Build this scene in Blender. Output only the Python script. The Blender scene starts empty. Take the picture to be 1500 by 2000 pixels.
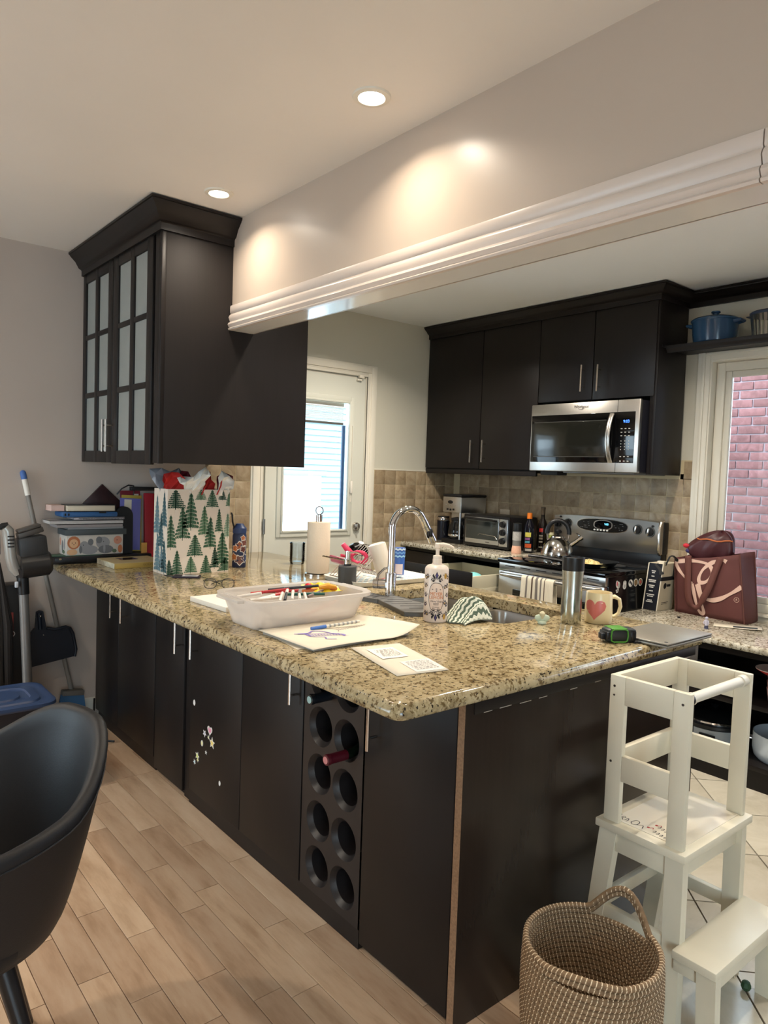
import bpy, bmesh, math, random
from mathutils import Vector, Matrix
random.seed(11)
S = bpy.context.scene
COL = S.collection
PI = math.pi
def lin(v):
    v = v / 255.0
    return v / 12.92 if v <= 0.04045 else ((v + 0.055) / 1.055) ** 2.4
def rgb(r, g, b): return (lin(r), lin(g), lin(b), 1.0)
# ---------------------------------------------------------------- camera
cam_d = bpy.data.cameras.new('camera'); cam = bpy.data.objects.new('camera', cam_d); COL.objects.link(cam)
def aim(loc, yaw, pitch, roll):
    y, p, r = (math.radians(a) for a in (yaw, pitch, roll))
    f = Vector((-math.sin(y) * math.cos(p), math.cos(y) * math.cos(p), math.sin(p)))
    r0 = Vector((math.cos(y), math.sin(y), 0)); u0 = r0.cross(f)
    rr = math.cos(r) * r0 + math.sin(r) * u0; uu = -math.sin(r) * r0 + math.cos(r) * u0
    m = Matrix((rr, uu, -f)).transposed().to_4x4(); m.translation = Vector(loc)
    return m
cam.matrix_world = aim((-1.041, -1.181, 1.408), -39.668, -3.126, 1.982)
cam_d.sensor_fit = 'VERTICAL'; cam_d.sensor_height = 36.0; cam_d.lens = 1400.6 / 2000 * 36.0
cam_d.clip_start = 0.02
S.camera = cam
# ---------------------------------------------------------------- sky, exposure
W = bpy.data.worlds.new('World'); S.world = W; W.use_nodes = True
W.node_tree.nodes['Background'].inputs[0].default_value = (0.66, 0.86, 1.0, 1)
W.node_tree.nodes['Background'].inputs[1].default_value = 8.0
S.view_settings.view_transform = 'Standard'; S.view_settings.look = 'None'
S.view_settings.gamma = 1.0; S.view_settings.use_curve_mapping = False
S.view_settings.exposure = 0.45
S.cycles.use_denoising = True
S.cycles.max_bounces = 7; S.cycles.diffuse_bounces = 4; S.cycles.glossy_bounces = 4; S.cycles.transparent_max_bounces = 12
S.cycles.sample_clamp_indirect = 6.0
# ---------------------------------------------------------------- materials
MATS = {}
def mat(name, col=(0.8, 0.8, 0.8, 1), rough=0.5, metal=0.0, spec=0.5, coat=0.0, noise=0.0, nscale=40.0, bump=0.0, bscale=200.0, emit=None, estr=0.0, trans=0.0, ior=1.45, rand=0.0, sheen=0.0, stretch=None):
    if name in MATS: return MATS[name]
    m = bpy.data.materials.new(name); m.use_nodes = True; MATS[name] = m
    nt = m.node_tree; N = nt.nodes; L = nt.links; b = N['Principled BSDF']
    b.inputs['Base Color'].default_value = col; b.inputs['Roughness'].default_value = rough; b.inputs['Metallic'].default_value = metal
    b.inputs['Specular IOR Level'].default_value = spec; b.inputs['Coat Weight'].default_value = coat; b.inputs['IOR'].default_value = ior
    b.inputs['Transmission Weight'].default_value = trans; b.inputs['Sheen Weight'].default_value = sheen
    if emit: b.inputs['Emission Color'].default_value = emit; b.inputs['Emission Strength'].default_value = estr
    src = None
    if noise or bump:
        tc = N.new('ShaderNodeTexCoord'); vec = tc.outputs['Object']
        if stretch:
            mp = N.new('ShaderNodeMapping'); mp.inputs['Scale'].default_value = stretch; L.new(vec, mp.inputs[0]); vec = mp.outputs[0]
    if noise or rand:
        hs = N.new('ShaderNodeHueSaturation'); hs.inputs['Color'].default_value = col
        val = None
        if noise:
            nz = N.new('ShaderNodeTexNoise'); nz.inputs['Scale'].default_value = nscale; nz.inputs['Detail'].default_value = 5; L.new(vec, nz.inputs['Vector'])
            mr = N.new('ShaderNodeMapRange'); mr.inputs[1].default_value = 0.25; mr.inputs[2].default_value = 0.75; mr.inputs[3].default_value = 1 - noise; mr.inputs[4].default_value = 1 + noise
            L.new(nz.outputs[0], mr.inputs[0]); val = mr.outputs[0]
        if rand:
            oi = N.new('ShaderNodeObjectInfo'); mr2 = N.new('ShaderNodeMapRange'); mr2.inputs[3].default_value = 1 - rand; mr2.inputs[4].default_value = 1 + rand
            L.new(oi.outputs['Random'], mr2.inputs[0])
            if val:
                mu = N.new('ShaderNodeMath'); mu.operation = 'MULTIPLY'; L.new(val, mu.inputs[0]); L.new(mr2.outputs[0], mu.inputs[1]); val = mu.outputs[0]
            else: val = mr2.outputs[0]
        L.new(val, hs.inputs['Value']); L.new(hs.outputs[0], b.inputs['Base Color'])
    if bump:
        nb = N.new('ShaderNodeTexNoise'); nb.inputs['Scale'].default_value = bscale; nb.inputs['Detail'].default_value = 3; L.new(vec, nb.inputs['Vector'])
        bp = N.new('ShaderNodeBump'); bp.inputs['Strength'].default_value = bump; bp.inputs['Distance'].default_value = 0.002
        L.new(nb.outputs[0], bp.inputs['Height']); L.new(bp.outputs[0], b.inputs['Normal'])
    return m
def ramp(N, stops):
    r = N.new('ShaderNodeValToRGB'); e = r.color_ramp.elements
    while len(e) < len(stops): e.new(0.5)
    for i, (p, c) in enumerate(stops): e[i].position = p; e[i].color = c
    return r
def mixcol(N, L, a, b, fac, mode='MIX'):
    x = N.new('ShaderNodeMix'); x.data_type = 'RGBA'; x.blend_type = mode
    for sock, v in ((x.inputs[6], a), (x.inputs[7], b), (x.inputs[0], fac)):
        if hasattr(v, 'links') or hasattr(v, 'is_linked'): L.new(v, sock)
        else: sock.default_value = v
    return x.outputs[2]
def granite(name, base, dark, pale, fleck):
    m = bpy.data.materials.new(name); m.use_nodes = True; MATS[name] = m
    nt = m.node_tree; N = nt.nodes; L = nt.links; b = N['Principled BSDF']; b.inputs['Roughness'].default_value = 0.09
    tc = N.new('ShaderNodeTexCoord')
    def nz(scale, det, rough=0.6):
        n = N.new('ShaderNodeTexNoise'); n.inputs['Scale'].default_value = scale; n.inputs['Detail'].default_value = det; n.inputs['Roughness'].default_value = rough
        L.new(tc.outputs['Object'], n.inputs['Vector']); return n.outputs[0]
    r1 = ramp(N, [(0.30, dark), (0.46, base), (0.62, pale)]); L.new(nz(16, 6, 0.75), r1.inputs[0])
    r2 = ramp(N, [(0.53, (0, 0, 0, 1)), (0.62, (1, 1, 1, 1))]); L.new(nz(75, 3), r2.inputs[0])
    c = mixcol(N, L, r1.outputs[0], pale, r2.outputs[0])
    r4 = ramp(N, [(0.40, (1, 1, 1, 1)), (0.45, (0, 0, 0, 1))]); L.new(nz(64, 4, 0.62), r4.inputs[0])
    c = mixcol(N, L, c, (base[0] * 0.42, base[1] * 0.36, base[2] * 0.28, 1), r4.outputs[0])
    r3 = ramp(N, [(0.355, (1, 1, 1, 1)), (0.40, (0, 0, 0, 1))]); L.new(nz(100, 3, 0.55), r3.inputs[0])
    c = mixcol(N, L, c, fleck, r3.outputs[0])
    L.new(c, b.inputs['Base Color'])
    return m
M_granite = granite('granite', (0.33, 0.255, 0.135, 1), (0.15, 0.11, 0.058, 1), (0.46, 0.37, 0.215, 1), (0.022, 0.016, 0.012, 1))
M_granite2 = granite('granite_grey', (0.40, 0.36, 0.27, 1), (0.24, 0.20, 0.15, 1), (0.62, 0.58, 0.48, 1), (0.035, 0.03, 0.025, 1))
def wood_floor():
    m = bpy.data.materials.new('maple_floor'); m.use_nodes = True
    nt = m.node_tree; N = nt.nodes; L = nt.links; b = N['Principled BSDF']; b.inputs['Roughness'].default_value = 0.30
    tc = N.new('ShaderNodeTexCoord'); mp = N.new('ShaderNodeMapping'); mp.inputs['Scale'].default_value = (9, 1.6, 1); L.new(tc.outputs['Object'], mp.inputs[0])
    oi = N.new('ShaderNodeObjectInfo')
    add = N.new('ShaderNodeVectorMath'); add.operation = 'ADD'; L.new(mp.outputs[0], add.inputs[0])
    sc = N.new('ShaderNodeMath'); sc.operation = 'MULTIPLY'; sc.inputs[1].default_value = 37; L.new(oi.outputs['Random'], sc.inputs[0]); L.new(sc.outputs[0], add.inputs[1])
    n = N.new('ShaderNodeTexNoise'); n.inputs['Scale'].default_value = 2.2; n.inputs['Detail'].default_value = 7; n.inputs['Roughness'].default_value = 0.62; L.new(add.outputs[0], n.inputs['Vector'])
    r = ramp(N, [(0.25, (0.36, 0.235, 0.145, 1)), (0.5, (0.53, 0.38, 0.26, 1)), (0.76, (0.62, 0.48, 0.35, 1))]); L.new(n.outputs[0], r.inputs[0])
    r2 = ramp(N, [(0.0, (0.80, 0.74, 0.70, 1)), (1.0, (1.12, 1.10, 1.06, 1))]); L.new(oi.outputs['Random'], r2.inputs[0])
    L.new(mixcol(N, L, r.outputs[0], r2.outputs[0], 1.0, 'MULTIPLY'), b.inputs['Base Color'])
    return m
M_floor = wood_floor()
def travertine(name, c0, c1, c2, rough, scale=14.0):
    m = bpy.data.materials.new(name); m.use_nodes = True
    nt = m.node_tree; N = nt.nodes; L = nt.links; b = N['Principled BSDF']; b.inputs['Roughness'].default_value = rough
    tc = N.new('ShaderNodeTexCoord'); oi = N.new('ShaderNodeObjectInfo')
    sc = N.new('ShaderNodeMath'); sc.operation = 'MULTIPLY'; sc.inputs[1].default_value = 53; L.new(oi.outputs['Random'], sc.inputs[0])
    add = N.new('ShaderNodeVectorMath'); add.operation = 'ADD'; L.new(tc.outputs['Object'], add.inputs[0]); L.new(sc.outputs[0], add.inputs[1])
    n = N.new('ShaderNodeTexNoise'); n.inputs['Scale'].default_value = scale; n.inputs['Detail'].default_value = 6; n.inputs['Roughness'].default_value = 0.65; n.inputs['Distortion'].default_value = 0.8; L.new(add.outputs[0], n.inputs['Vector'])
    r = ramp(N, [(0.3, c0), (0.5, c1), (0.7, c2)]); L.new(n.outputs[0], r.inputs[0])
    r2 = ramp(N, [(0.0, (0.78, 0.76, 0.74, 1)), (1.0, (1.12, 1.12, 1.12, 1))]); L.new(oi.outputs['Random'], r2.inputs[0])
    L.new(mixcol(N, L, r.outputs[0], r2.outputs[0], 1.0, 'MULTIPLY'), b.inputs['Base Color'])
    return m
M_btile = travertine('travertine', (0.25, 0.175, 0.10, 1), (0.37, 0.28, 0.175, 1), (0.46, 0.37, 0.25, 1), 0.42)
M_ftile = travertine('floor_tile', (0.50, 0.45, 0.35, 1), (0.60, 0.55, 0.44, 1), (0.66, 0.61, 0.51, 1), 0.22, 5.0)
M_brick = travertine('brick', (0.13, 0.050, 0.048, 1), (0.175, 0.068, 0.066, 1), (0.23, 0.10, 0.10, 1), 0.85, 22.0)
def espresso(name, col, rough):
    m = bpy.data.materials.new(name); m.use_nodes = True
    nt = m.node_tree; N = nt.nodes; L = nt.links; b = N['Principled BSDF']; b.inputs['Roughness'].default_value = rough; b.inputs['Specular IOR Level'].default_value = 0.30
    tc = N.new('ShaderNodeTexCoord'); mp = N.new('ShaderNodeMapping'); mp.inputs['Scale'].default_value = (60, 60, 2.5); L.new(tc.outputs['Object'], mp.inputs[0])
    n = N.new('ShaderNodeTexNoise'); n.inputs['Scale'].default_value = 1.6; n.inputs['Detail'].default_value = 5; L.new(mp.outputs[0], n.inputs['Vector'])
    r = ramp(N, [(0.3, tuple(c * 0.93 for c in col[:3]) + (1,)), (0.7, tuple(c * 1.07 for c in col[:3]) + (1,))]); L.new(n.outputs[0], r.inputs[0]); L.new(r.outputs[0], b.inputs['Base Color'])
    return m
M_esp = espresso('espresso_wood', (0.0095, 0.0070, 0.0064, 1), 0.42)
M_esp2 = espresso('espresso_panel', (0.0125, 0.0092, 0.0078, 1), 0.6)
M_wall = mat('wall_paint', rgb(186, 172, 160), 0.55, noise=0.03, nscale=3)
M_wallk = mat('kitchen_paint', rgb(204, 200, 184), 0.5, noise=0.02, nscale=3)
M_ceil = mat('ceiling_paint', rgb(232, 226, 217), 0.6, noise=0.02, nscale=2)
M_trim = mat('white_trim', rgb(226, 220, 205), 0.32)
M_trimb = mat('beam_trim_paint', rgb(214, 200, 188), 0.28)
M_door = mat('door_paint', rgb(214, 214, 202), 0.35)
M_grout = mat('grout', rgb(196, 180, 146), 0.9)
M_dgrout = mat('dark_gap', rgb(52, 40, 30), 0.9)
M_steel = mat('brushed_steel', (0.52, 0.50, 0.47, 1), 0.3, 1.0, noise=0.06, nscale=30, stretch=(1, 40, 1))
M_nickel = mat('nickel', (0.62, 0.58, 0.54, 1), 0.22, 1.0)
M_chrome = mat('chrome', (0.78, 0.78, 0.78, 1), 0.05, 1.0)
M_sink = mat('sink_steel', (0.42, 0.40, 0.37, 1), 0.28, 1.0)
M_black = mat('black_plastic', rgb(20, 20, 22), 0.35)
M_blackg = mat('black_gloss', rgb(8, 8, 9), 0.06)
M_blackm = mat('black_matte', rgb(22, 22, 24), 0.7)
M_white = mat('white_plastic', rgb(232, 226, 214), 0.35)
M_paper = mat('paper', rgb(216, 206, 186), 0.75)
M_wpaint = mat('white_wood_paint', rgb(222, 214, 192), 0.38, noise=0.03, nscale=12)
M_red = mat('red', rgb(168, 30, 34), 0.5)
M_greyp = mat('grey_plastic', rgb(96, 94, 90), 0.45)
def glass_mat(name, tint=(1, 1, 1, 1), refl=0.06, rough=0.0):
    m = bpy.data.materials.new(name); m.use_nodes = True; MATS[name] = m
    nt = m.node_tree; N = nt.nodes; L = nt.links
    for n in list(N):
        if n.type != 'OUTPUT_MATERIAL': N.remove(n)
    t = N.new('ShaderNodeBsdfTransparent'); t.inputs[0].default_value = tint
    g = N.new('ShaderNodeBsdfGlossy'); g.inputs['Roughness'].default_value = rough
    f = N.new('ShaderNodeFresnel'); f.inputs[0].default_value = 1.45
    mr = N.new('ShaderNodeMapRange'); mr.inputs[3].default_value = refl * 0.3; mr.inputs[4].default_value = 1.0; L.new(f.outputs[0], mr.inputs[0])
    x = N.new('ShaderNodeMixShader'); L.new(mr.outputs[0], x.inputs[0]); L.new(t.outputs[0], x.inputs[1]); L.new(g.outputs[0], x.inputs[2])
    L.new(x.outputs[0], N['Material Output'].inputs[0]); return m
M_glass = glass_mat('clear_glass')
M_dglass = mat('dark_glass', rgb(14, 15, 14), 0.04)
M_frost = mat('frosted_glass', rgb(146, 148, 142), 0.5, spec=0.4, noise=0.05, nscale=9)
# ---------------------------------------------------------------- mesh helper
class B:
    def __init__(s, M=None): s.v = []; s.f = []; s.mi = []; s.cur = 0; s.M = M
    def add(s, vs, fs):
        o = len(s.v)
        s.v += [(s.M @ Vector(p)) if s.M else Vector(p) for p in vs]
        s.f += [tuple(i + o for i in f) for f in fs]; s.mi += [s.cur] * len(fs); return s
    def box(s, x0, y0, z0, x1, y1, z1, b=0.0):
        x0, x1 = min(x0, x1), max(x0, x1); y0, y1 = min(y0, y1), max(y0, y1); z0, z1 = min(z0, z1), max(z0, z1)
        b = min(b, (x1 - x0) * .45, (y1 - y0) * .45, (z1 - z0) * .45)
        if b <= 0:
            return s.add([(x0, y0, z0), (x1, y0, z0), (x1, y1, z0), (x0, y1, z0), (x0, y0, z1), (x1, y0, z1), (x1, y1, z1), (x0, y1, z1)],
                         [(0, 3, 2, 1), (4, 5, 6, 7), (0, 1, 5, 4), (1, 2, 6, 5), (2, 3, 7, 6), (3, 0, 4, 7)])
        bm = bmesh.new(); bmesh.ops.create_cube(bm, size=1.0)
        for v in bm.verts: v.co = Vector(((x0 + x1) / 2 + v.co.x * (x1 - x0), (y0 + y1) / 2 + v.co.y * (y1 - y0), (z0 + z1) / 2 + v.co.z * (z1 - z0)))
        bmesh.ops.bevel(bm, geom=bm.edges[:], offset=b, segments=2, affect='EDGES', profile=0.5)
        s.bm(bm); bm.free(); return s
    def bm(s, bm):
        bm.verts.index_update(); s.add([v.co.copy() for v in bm.verts], [tuple(v.index for v in f.verts) for f in bm.faces])
    def cyl(s, p0, p1, r0, r1=None, n=16, caps=True):
        r1 = r0 if r1 is None else r1; p0 = Vector(p0); p1 = Vector(p1); d = (p1 - p0).normalized()
        a = d.orthogonal().normalized(); c = d.cross(a); vs = []
        for p, r in ((p0, r0), (p1, r1)):
            for i in range(n): t = 2 * PI * i / n; vs.append(p + a * (r * math.cos(t)) + c * (r * math.sin(t)))
        fs = [(i, (i + 1) % n, n + (i + 1) % n, n + i) for i in range(n)]
        if caps: fs += [tuple(range(n - 1, -1, -1)), tuple(range(n, 2 * n))]
        return s.add(vs, fs)
    def lathe(s, x, y, prof, n=32, M=None, sx=1.0, sy=1.0):
        vs = []; fs = []
        for r, z in prof:
            for i in range(n):
                t = 2 * PI * i / n; p = Vector((x + sx * r * math.cos(t), y + sy * r * math.sin(t), z)); vs.append(M @ p if M else p)
        for j in range(len(prof) - 1):
            for i in range(n): k = (i + 1) % n; fs.append((j * n + i, j * n + k, (j + 1) * n + k, (j + 1) * n + i))
        if prof[0][0] > 1e-6: fs.append(tuple(range(n - 1, -1, -1)))
        if prof[-1][0] > 1e-6: m = (len(prof) - 1) * n; fs.append(tuple(range(m, m + n)))
        return s.add(vs, fs)
    def tube(s, pts, r, n=8, closed=False, caps=True, flat=1.0, up=None):
        pts = [Vector(p) for p in pts]; k = len(pts); rs = r if isinstance(r, (list, tuple)) else [r] * k
        vs = []; fs = []; prev = None
        for i, p in enumerate(pts):
            a = pts[(i - 1) % k] if closed or i > 0 else p; c = pts[(i + 1) % k] if closed or i < k - 1 else p
            d = (c - a).normalized()
            if up is not None: nrm = Vector(up) - d * d.dot(Vector(up)); nrm.normalize()
            elif prev is None: nrm = d.orthogonal().normalized()
            else: nrm = (prev - d * d.dot(prev)).normalized()
            prev = nrm; bi = d.cross(nrm)
            for j in range(n): t = 2 * PI * j / n; vs.append(p + nrm * (rs[i] * math.cos(t)) + bi * (rs[i] * flat * math.sin(t)))
        m = k if closed else k - 1
        for i in range(m):
            for j in range(n): a = i * n; c = ((i + 1) % k) * n; fs.append((a + j, a + (j + 1) % n, c + (j + 1) % n, c + j))
        if caps and not closed: fs += [tuple(range(n - 1, -1, -1)), tuple(range((k - 1) * n, k * n))]
        return s.add(vs, fs)
    def prism(s, poly, z0, z1, T=None):
        n = len(poly); vs = [Vector((x, y, z0)) for x, y in poly] + [Vector((x, y, z1)) for x, y in poly]
        if T: vs = [T @ v for v in vs]
        fs = [(i, (i + 1) % n, n + (i + 1) % n, n + i) for i in range(n)] + [tuple(range(n - 1, -1, -1)), tuple(range(n, 2 * n))]
        return s.add(vs, fs)
    def grid(s, fn, nu, nv, cu=False):
        vs = [fn(i / (nu if cu else nu - 1), j / (nv - 1)) for j in range(nv) for i in range(nu)]; fs = []
        for j in range(nv - 1):
            for i in range(nu if cu else nu - 1): k = (i + 1) % nu; fs.append((j * nu + i, j * nu + k, (j + 1) * nu + k, (j + 1) * nu + i))
        return s.add(vs, fs)
    def ball(s, c, rx, ry=None, rz=None, n=16, m=10):
        ry = ry or rx; rz = rz or rx; c = Vector(c)
        return s.grid(lambda u, v: c + Vector((rx * math.cos(2 * PI * u) * math.sin(PI * v), ry * math.sin(2 * PI * u) * math.sin(PI * v), -rz * math.cos(PI * v))), n, m, True)
    def sweep(s, path, prof, side=1, closed=False):
        # profile (offset, z) swept along a level path; offset points to the left of the path times side
        P = [Vector((x, y)) for x, y in path]; k = len(P); vs = []; n = len(prof)
        for i, p in enumerate(P):
            ds = []
            if i > 0 or closed: ds.append((p - P[i - 1]).normalized())
            if i < k - 1 or closed: ds.append((P[(i + 1) % k] - p).normalized())
            ns = [Vector((-d.y, d.x)) * side for d in ds]
            if len(ns) == 2: b = (ns[0] + ns[1]).normalized(); b = b / max(0.2, b.dot(ns[0]))
            else: b = ns[0]
            for o, z in prof: vs.append((p.x + b.x * o, p.y + b.y * o, z))
        fs = []
        for i in range(k if closed else k - 1):
            for j in range(n): a = i * n; c = ((i + 1) % k) * n; fs.append((a + j, a + (j + 1) % n, c + (j + 1) % n, c + j))
        if not closed: fs += [tuple(range(n - 1, -1, -1)), tuple(range((k - 1) * n, k * n))]
        return s.add(vs, fs)
    def mesh(s, name, mats, off, smooth=35):
        me = bpy.data.meshes.new(name); me.from_pydata([tuple(v - off) for v in s.v], [], s.f)
        for m in (mats if isinstance(mats, (list, tuple)) else [mats]): me.materials.append(m)
        me.polygons.foreach_set('material_index', s.mi)
        bm = bmesh.new(); bm.from_mesh(me); bmesh.ops.recalc_face_normals(bm, faces=bm.faces[:]); bm.to_mesh(me); bm.free()
        if smooth: me.shade_smooth(); me.set_sharp_from_angle(angle=math.radians(smooth))
        me.update(); return me
def origin(o):
    v = Vector((0, 0, 0))
    while o: v += o.location; o = o.parent
    return v
def obj(name, b, mats, parent=None, at=None, smooth=35, kind=None):
    off = origin(parent) if parent else Vector(at or (0, 0, 0))
    o = bpy.data.objects.new(name, b.mesh(name, mats, off, smooth)); COL.objects.link(o)
    if parent: o.parent = parent
    else: o.location = off
    if kind: o['kind'] = kind
    return o
def tag(o, label, cat, group=None):
    o['label'] = label; o['category'] = cat
    if group: o['group'] = group
    return o
def thing(name, label, cat, loc, group=None):
    o = bpy.data.objects.new(name, None); o.empty_display_size = 0.05; COL.objects.link(o); o.location = loc
    return tag(o, label, cat, group)
def struct(name, b, mats, smooth=35): return obj(name, b, mats, None, None, smooth, 'structure')
def dup(root, loc, label=None, rz=None):
    r = root.copy(); COL.objects.link(r); r.location = loc
    if rz is not None: r.rotation_euler.z = rz
    if label: r['label'] = label
    for ch in list(root.children):
        c = ch.copy(); COL.objects.link(c); c.parent = r
        for g in list(ch.children):
            d = g.copy(); COL.objects.link(d); d.parent = c
    return r
def text_geo(txt, size, ex=0.0004, font=None, align='CENTER', shear=0.0):
    cu = bpy.data.curves.new('t', 'FONT'); cu.body = txt; cu.size = size; cu.extrude = ex; cu.align_x = align; cu.align_y = 'CENTER'; cu.resolution_u = 3; cu.shear = shear
    o = bpy.data.objects.new('t', cu); COL.objects.link(o)
    dg = bpy.context.evaluated_depsgraph_get(); me = bpy.data.meshes.new_from_object(o.evaluated_get(dg))
    vs = [v.co.copy() for v in me.vertices]; fs = [tuple(p.vertices) for p in me.polygons]
    bpy.data.objects.remove(o); bpy.data.curves.remove(cu); bpy.data.meshes.remove(me); return vs, fs
def frame(o, xd, yd):
    # matrix with local x along xd, local y along yd, local z out of the face
    x = Vector(xd).normalized(); y = Vector(yd).normalized(); z = x.cross(y)
    m = Matrix((x, y, z)).transposed().to_4x4(); m.translation = Vector(o); return m
def text(b, txt, size, T, **k):
    vs, fs = text_geo(txt, size, **k); return b.add([T @ v for v in vs], fs)
def bar_handle(parent, x, y, z0, z1, nx, ny, out=0.034, r=0.0055):
    b = B(); b.cyl((x + nx * out, y + ny * out, z0), (x + nx * out, y + ny * out, z1), r, n=10)
    d = (z1 - z0) * 0.18
    for z in (z0 + d, z1 - d): b.cyl((x, y, z), (x + nx * out, y + ny * out, z), r * 0.75, n=8)
    return obj('handle', b, M_nickel, parent)
# ================================================================ the setting
ZC = 2.492; YW = 2.79; XW = 2.948
b = B(); b.box(-3.1, -3.5, -0.06, 0.52, 2.9, -0.013)
floor = struct('floor', b, M_dgrout, 0)
b = B(); b.box(0.52, -3.5, -0.06, 3.05, 2.9, -0.006); obj('tile_bed', b, mat('tile_grout', rgb(78, 66, 52), 0.9), floor, smooth=0)
b = B(); b.box(-3.0, -3.4, -0.013, 0.518, -1.0, -0.0005); b.box(-3.0, -1.0, -0.013, -1.33, YW, -0.0005); obj('plank_field', b, M_floor, floor, smooth=0)
known = {-7: [], -6: [0.752], -5: [1.05], -4: [0.863], -3: [1.559, 0.571], -2: [1.178, 0.882], -1: [0.963, 0.366], 0: [1.255, 0.662], 1: [1.06, 1.957]}
PW = 0.0868
for k in range(-16, 6):
    x0 = 0.0665 + k * PW; x1 = x0 + PW
    x0 = max(x0, -1.33); x1 = min(x1, 0.52)
    if x1 - x0 < 0.01: continue
    js = sorted(known.get(k, []))
    if not js: js = [random.uniform(0.2, 0.9)]
    while js[-1] < YW - 0.3: js.append(js[-1] + random.uniform(0.42, 0.72))
    while js[0] > -0.75: js.insert(0, js[0] - random.uniform(0.42, 0.72))
    js = [j for j in js if -0.95 < j < YW - 0.1]
    ys = [-1.0] + js + [YW]
    for y0, y1 in zip(ys, ys[1:]):
        g = 0.0010; b = B(); b.box(x0 + g, y0 + g, -0.013, x1 - g, y1 - g, 0.0, 0.0009)
        obj('plank', b, M_floor, floor, smooth=0)
def clip(poly, a, bb, c):        # keep a*x+b*y<=c
    out = []
    for i, p in enumerate(poly):
        q = poly[(i + 1) % len(poly)]; dp = a * p[0] + bb * p[1] - c; dq = a * q[0] + bb * q[1] - c
        if dp <= 0: out.append(p)
        if dp * dq < 0: t = dp / (dp - dq); out.append((p[0] + t * (q[0] - p[0]), p[1] + t * (q[1] - p[1])))
    return out
TP = 0.489; tg = 0.004
for i in range(-8, 9):
    for j in range(-8, 9):
        s0 = 1.725 + i * TP; d0 = 1.862 + j * TP
        pl = [((s + d) / 2, (s - d) / 2) for s, d in ((s0 + tg, d0 + tg), (s0 + TP - tg, d0 + tg), (s0 + TP - tg, d0 + TP - tg), (s0 + tg, d0 + TP - tg))]
        for a_, b_, c_ in ((-1, 0, -0.523), (1, 0, 2.42), (0, -1, 1.25), (0, 1, 1.75)): pl = clip(pl, a_, b_, c_) if pl else pl
        if len(pl) < 3: continue
        ar = abs(sum(pl[n][0] * pl[(n + 1) % len(pl)][1] - pl[(n + 1) % len(pl)][0] * pl[n][1] for n in range(len(pl)))) / 2
        if ar < 0.0008: continue
        b = B(); b.prism(pl, -0.006, 0.0); obj('floor_tile', b, M_ftile, floor, smooth=0)
b = B(); b.box(0.524, -3.4, -0.006, XW, -1.255, -0.0004); b.box(0.524, 1.755, -0.006, XW, YW, -0.0004); b.box(2.425, -1.25, -0.006, XW, 1.75, -0.0004); obj('tile_field', b, M_ftile, floor, smooth=0)
b = B(); b.box(-3.1, -3.5, ZC, 0.53, 2.9, ZC + 0.08); struct('ceiling', b, M_ceil, 0)
b = B(); b.box(0.53, -3.5, ZC, 3.05, 2.9, ZC + 0.08); struct('ceiling_kitchen', b, mat('ceiling_daylit', rgb(236, 238, 238), 0.6), 0)  # whiter, cooler colour stands in for daylight on the kitchen ceiling
# far wall of the dining side, far wall of the kitchen with the door opening
b = B(); b.box(-3.1, YW, -0.05, 0.9, 2.9, ZC); wall_far = struct('wall_far', b, M_wall, 0)
DX0, DX1, DZ = 1.255, 2.043, 2.058
b = B(); b.box(0.9, YW, -0.05, DX0, 2.9, ZC); b.box(DX1, YW, -0.05, 3.05, 2.9, ZC); b.box(DX0, YW, DZ, DX1, 2.9, ZC)
wall_kfar = struct('wall_kitchen_far', b, M_wallk, 0)
WY0, WY1, WZ0, WZ1 = -2.60, 0.795, 0.715, 2.10  # unseen near part of the opening lengthened to let in more daylight
b = B(); b.box(XW, -3.5, -0.05, 3.05, WY0, ZC); b.box(XW, WY1, -0.05, 3.05, 2.9, ZC); b.box(XW, WY0, WZ1, 3.05, WY1, ZC); b.box(XW, WY0, -0.05, 3.05, WY1, WZ0)
wall_right = struct('wall_right', b, M_wallk, 0)
# rest of the dining room behind the camera: left wall and near wall, each with an unseen window added to supply daylight
LY0, LY1, LZ0, LZ1 = 1.45, 2.5, 0.3, 2.15
b = B(); b.box(-3.1, -3.5, -0.05, -3.0, LY0, ZC); b.box(-3.1, LY1, -0.05, -3.0, 2.9, ZC); b.box(-3.1, LY0, LZ1, -3.0, LY1, ZC); b.box(-3.1, LY0, -0.05, -3.0, LY1, LZ0)
struct('wall_left', b, M_wall, 0)
b = B(); b.box(-3.1, -3.5, -0.05, -2.8, -3.4, ZC); b.box(-1.2, -3.5, -0.05, 3.05, -3.4, ZC); b.box(-2.8, -3.5, 2.1, -1.2, -3.4, ZC); b.box(-2.8, -3.5, -0.05, -1.2, -3.4, 0.05); struct('wall_near', b, M_wall, 0)
def plain_window(name, fn, u0, u1, z0, z1):
    b = B()
    for u in (u0, (u0 + u1) / 2 - 0.02, u1 - 0.05): fn(b, u, u + 0.05, z0, z1)
    fn(b, u0, u1, z0, z0 + 0.05); fn(b, u0, u1, z1 - 0.05, z1)
    return struct(name, b, M_trim, 0)
plain_window('window_added_left', lambda b, u0, u1, z0, z1: b.box(-3.06, u0, z0, -3.01, u1, z1), LY0, LY1, LZ0, LZ1)
plain_window('window_added_near', lambda b, u0, u1, z0, z1: b.box(u0, -3.46, z0, u1, -3.41, z1), -2.8, -1.2, 0.05, 2.1)
def portal(loc, rot, sx, sy):
    l = bpy.data.lights.new('portal', 'AREA'); l.shape = 'RECTANGLE'; l.size = sx; l.size_y = sy; l.cycles.is_portal = True
    o = bpy.data.objects.new('window_portal', l); COL.objects.link(o); o.location = loc; o.rotation_euler = rot; return o
portal((-3.08, 1.975, 1.225), (0, -PI / 2, 0), 1.85, 1.05)
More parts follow.
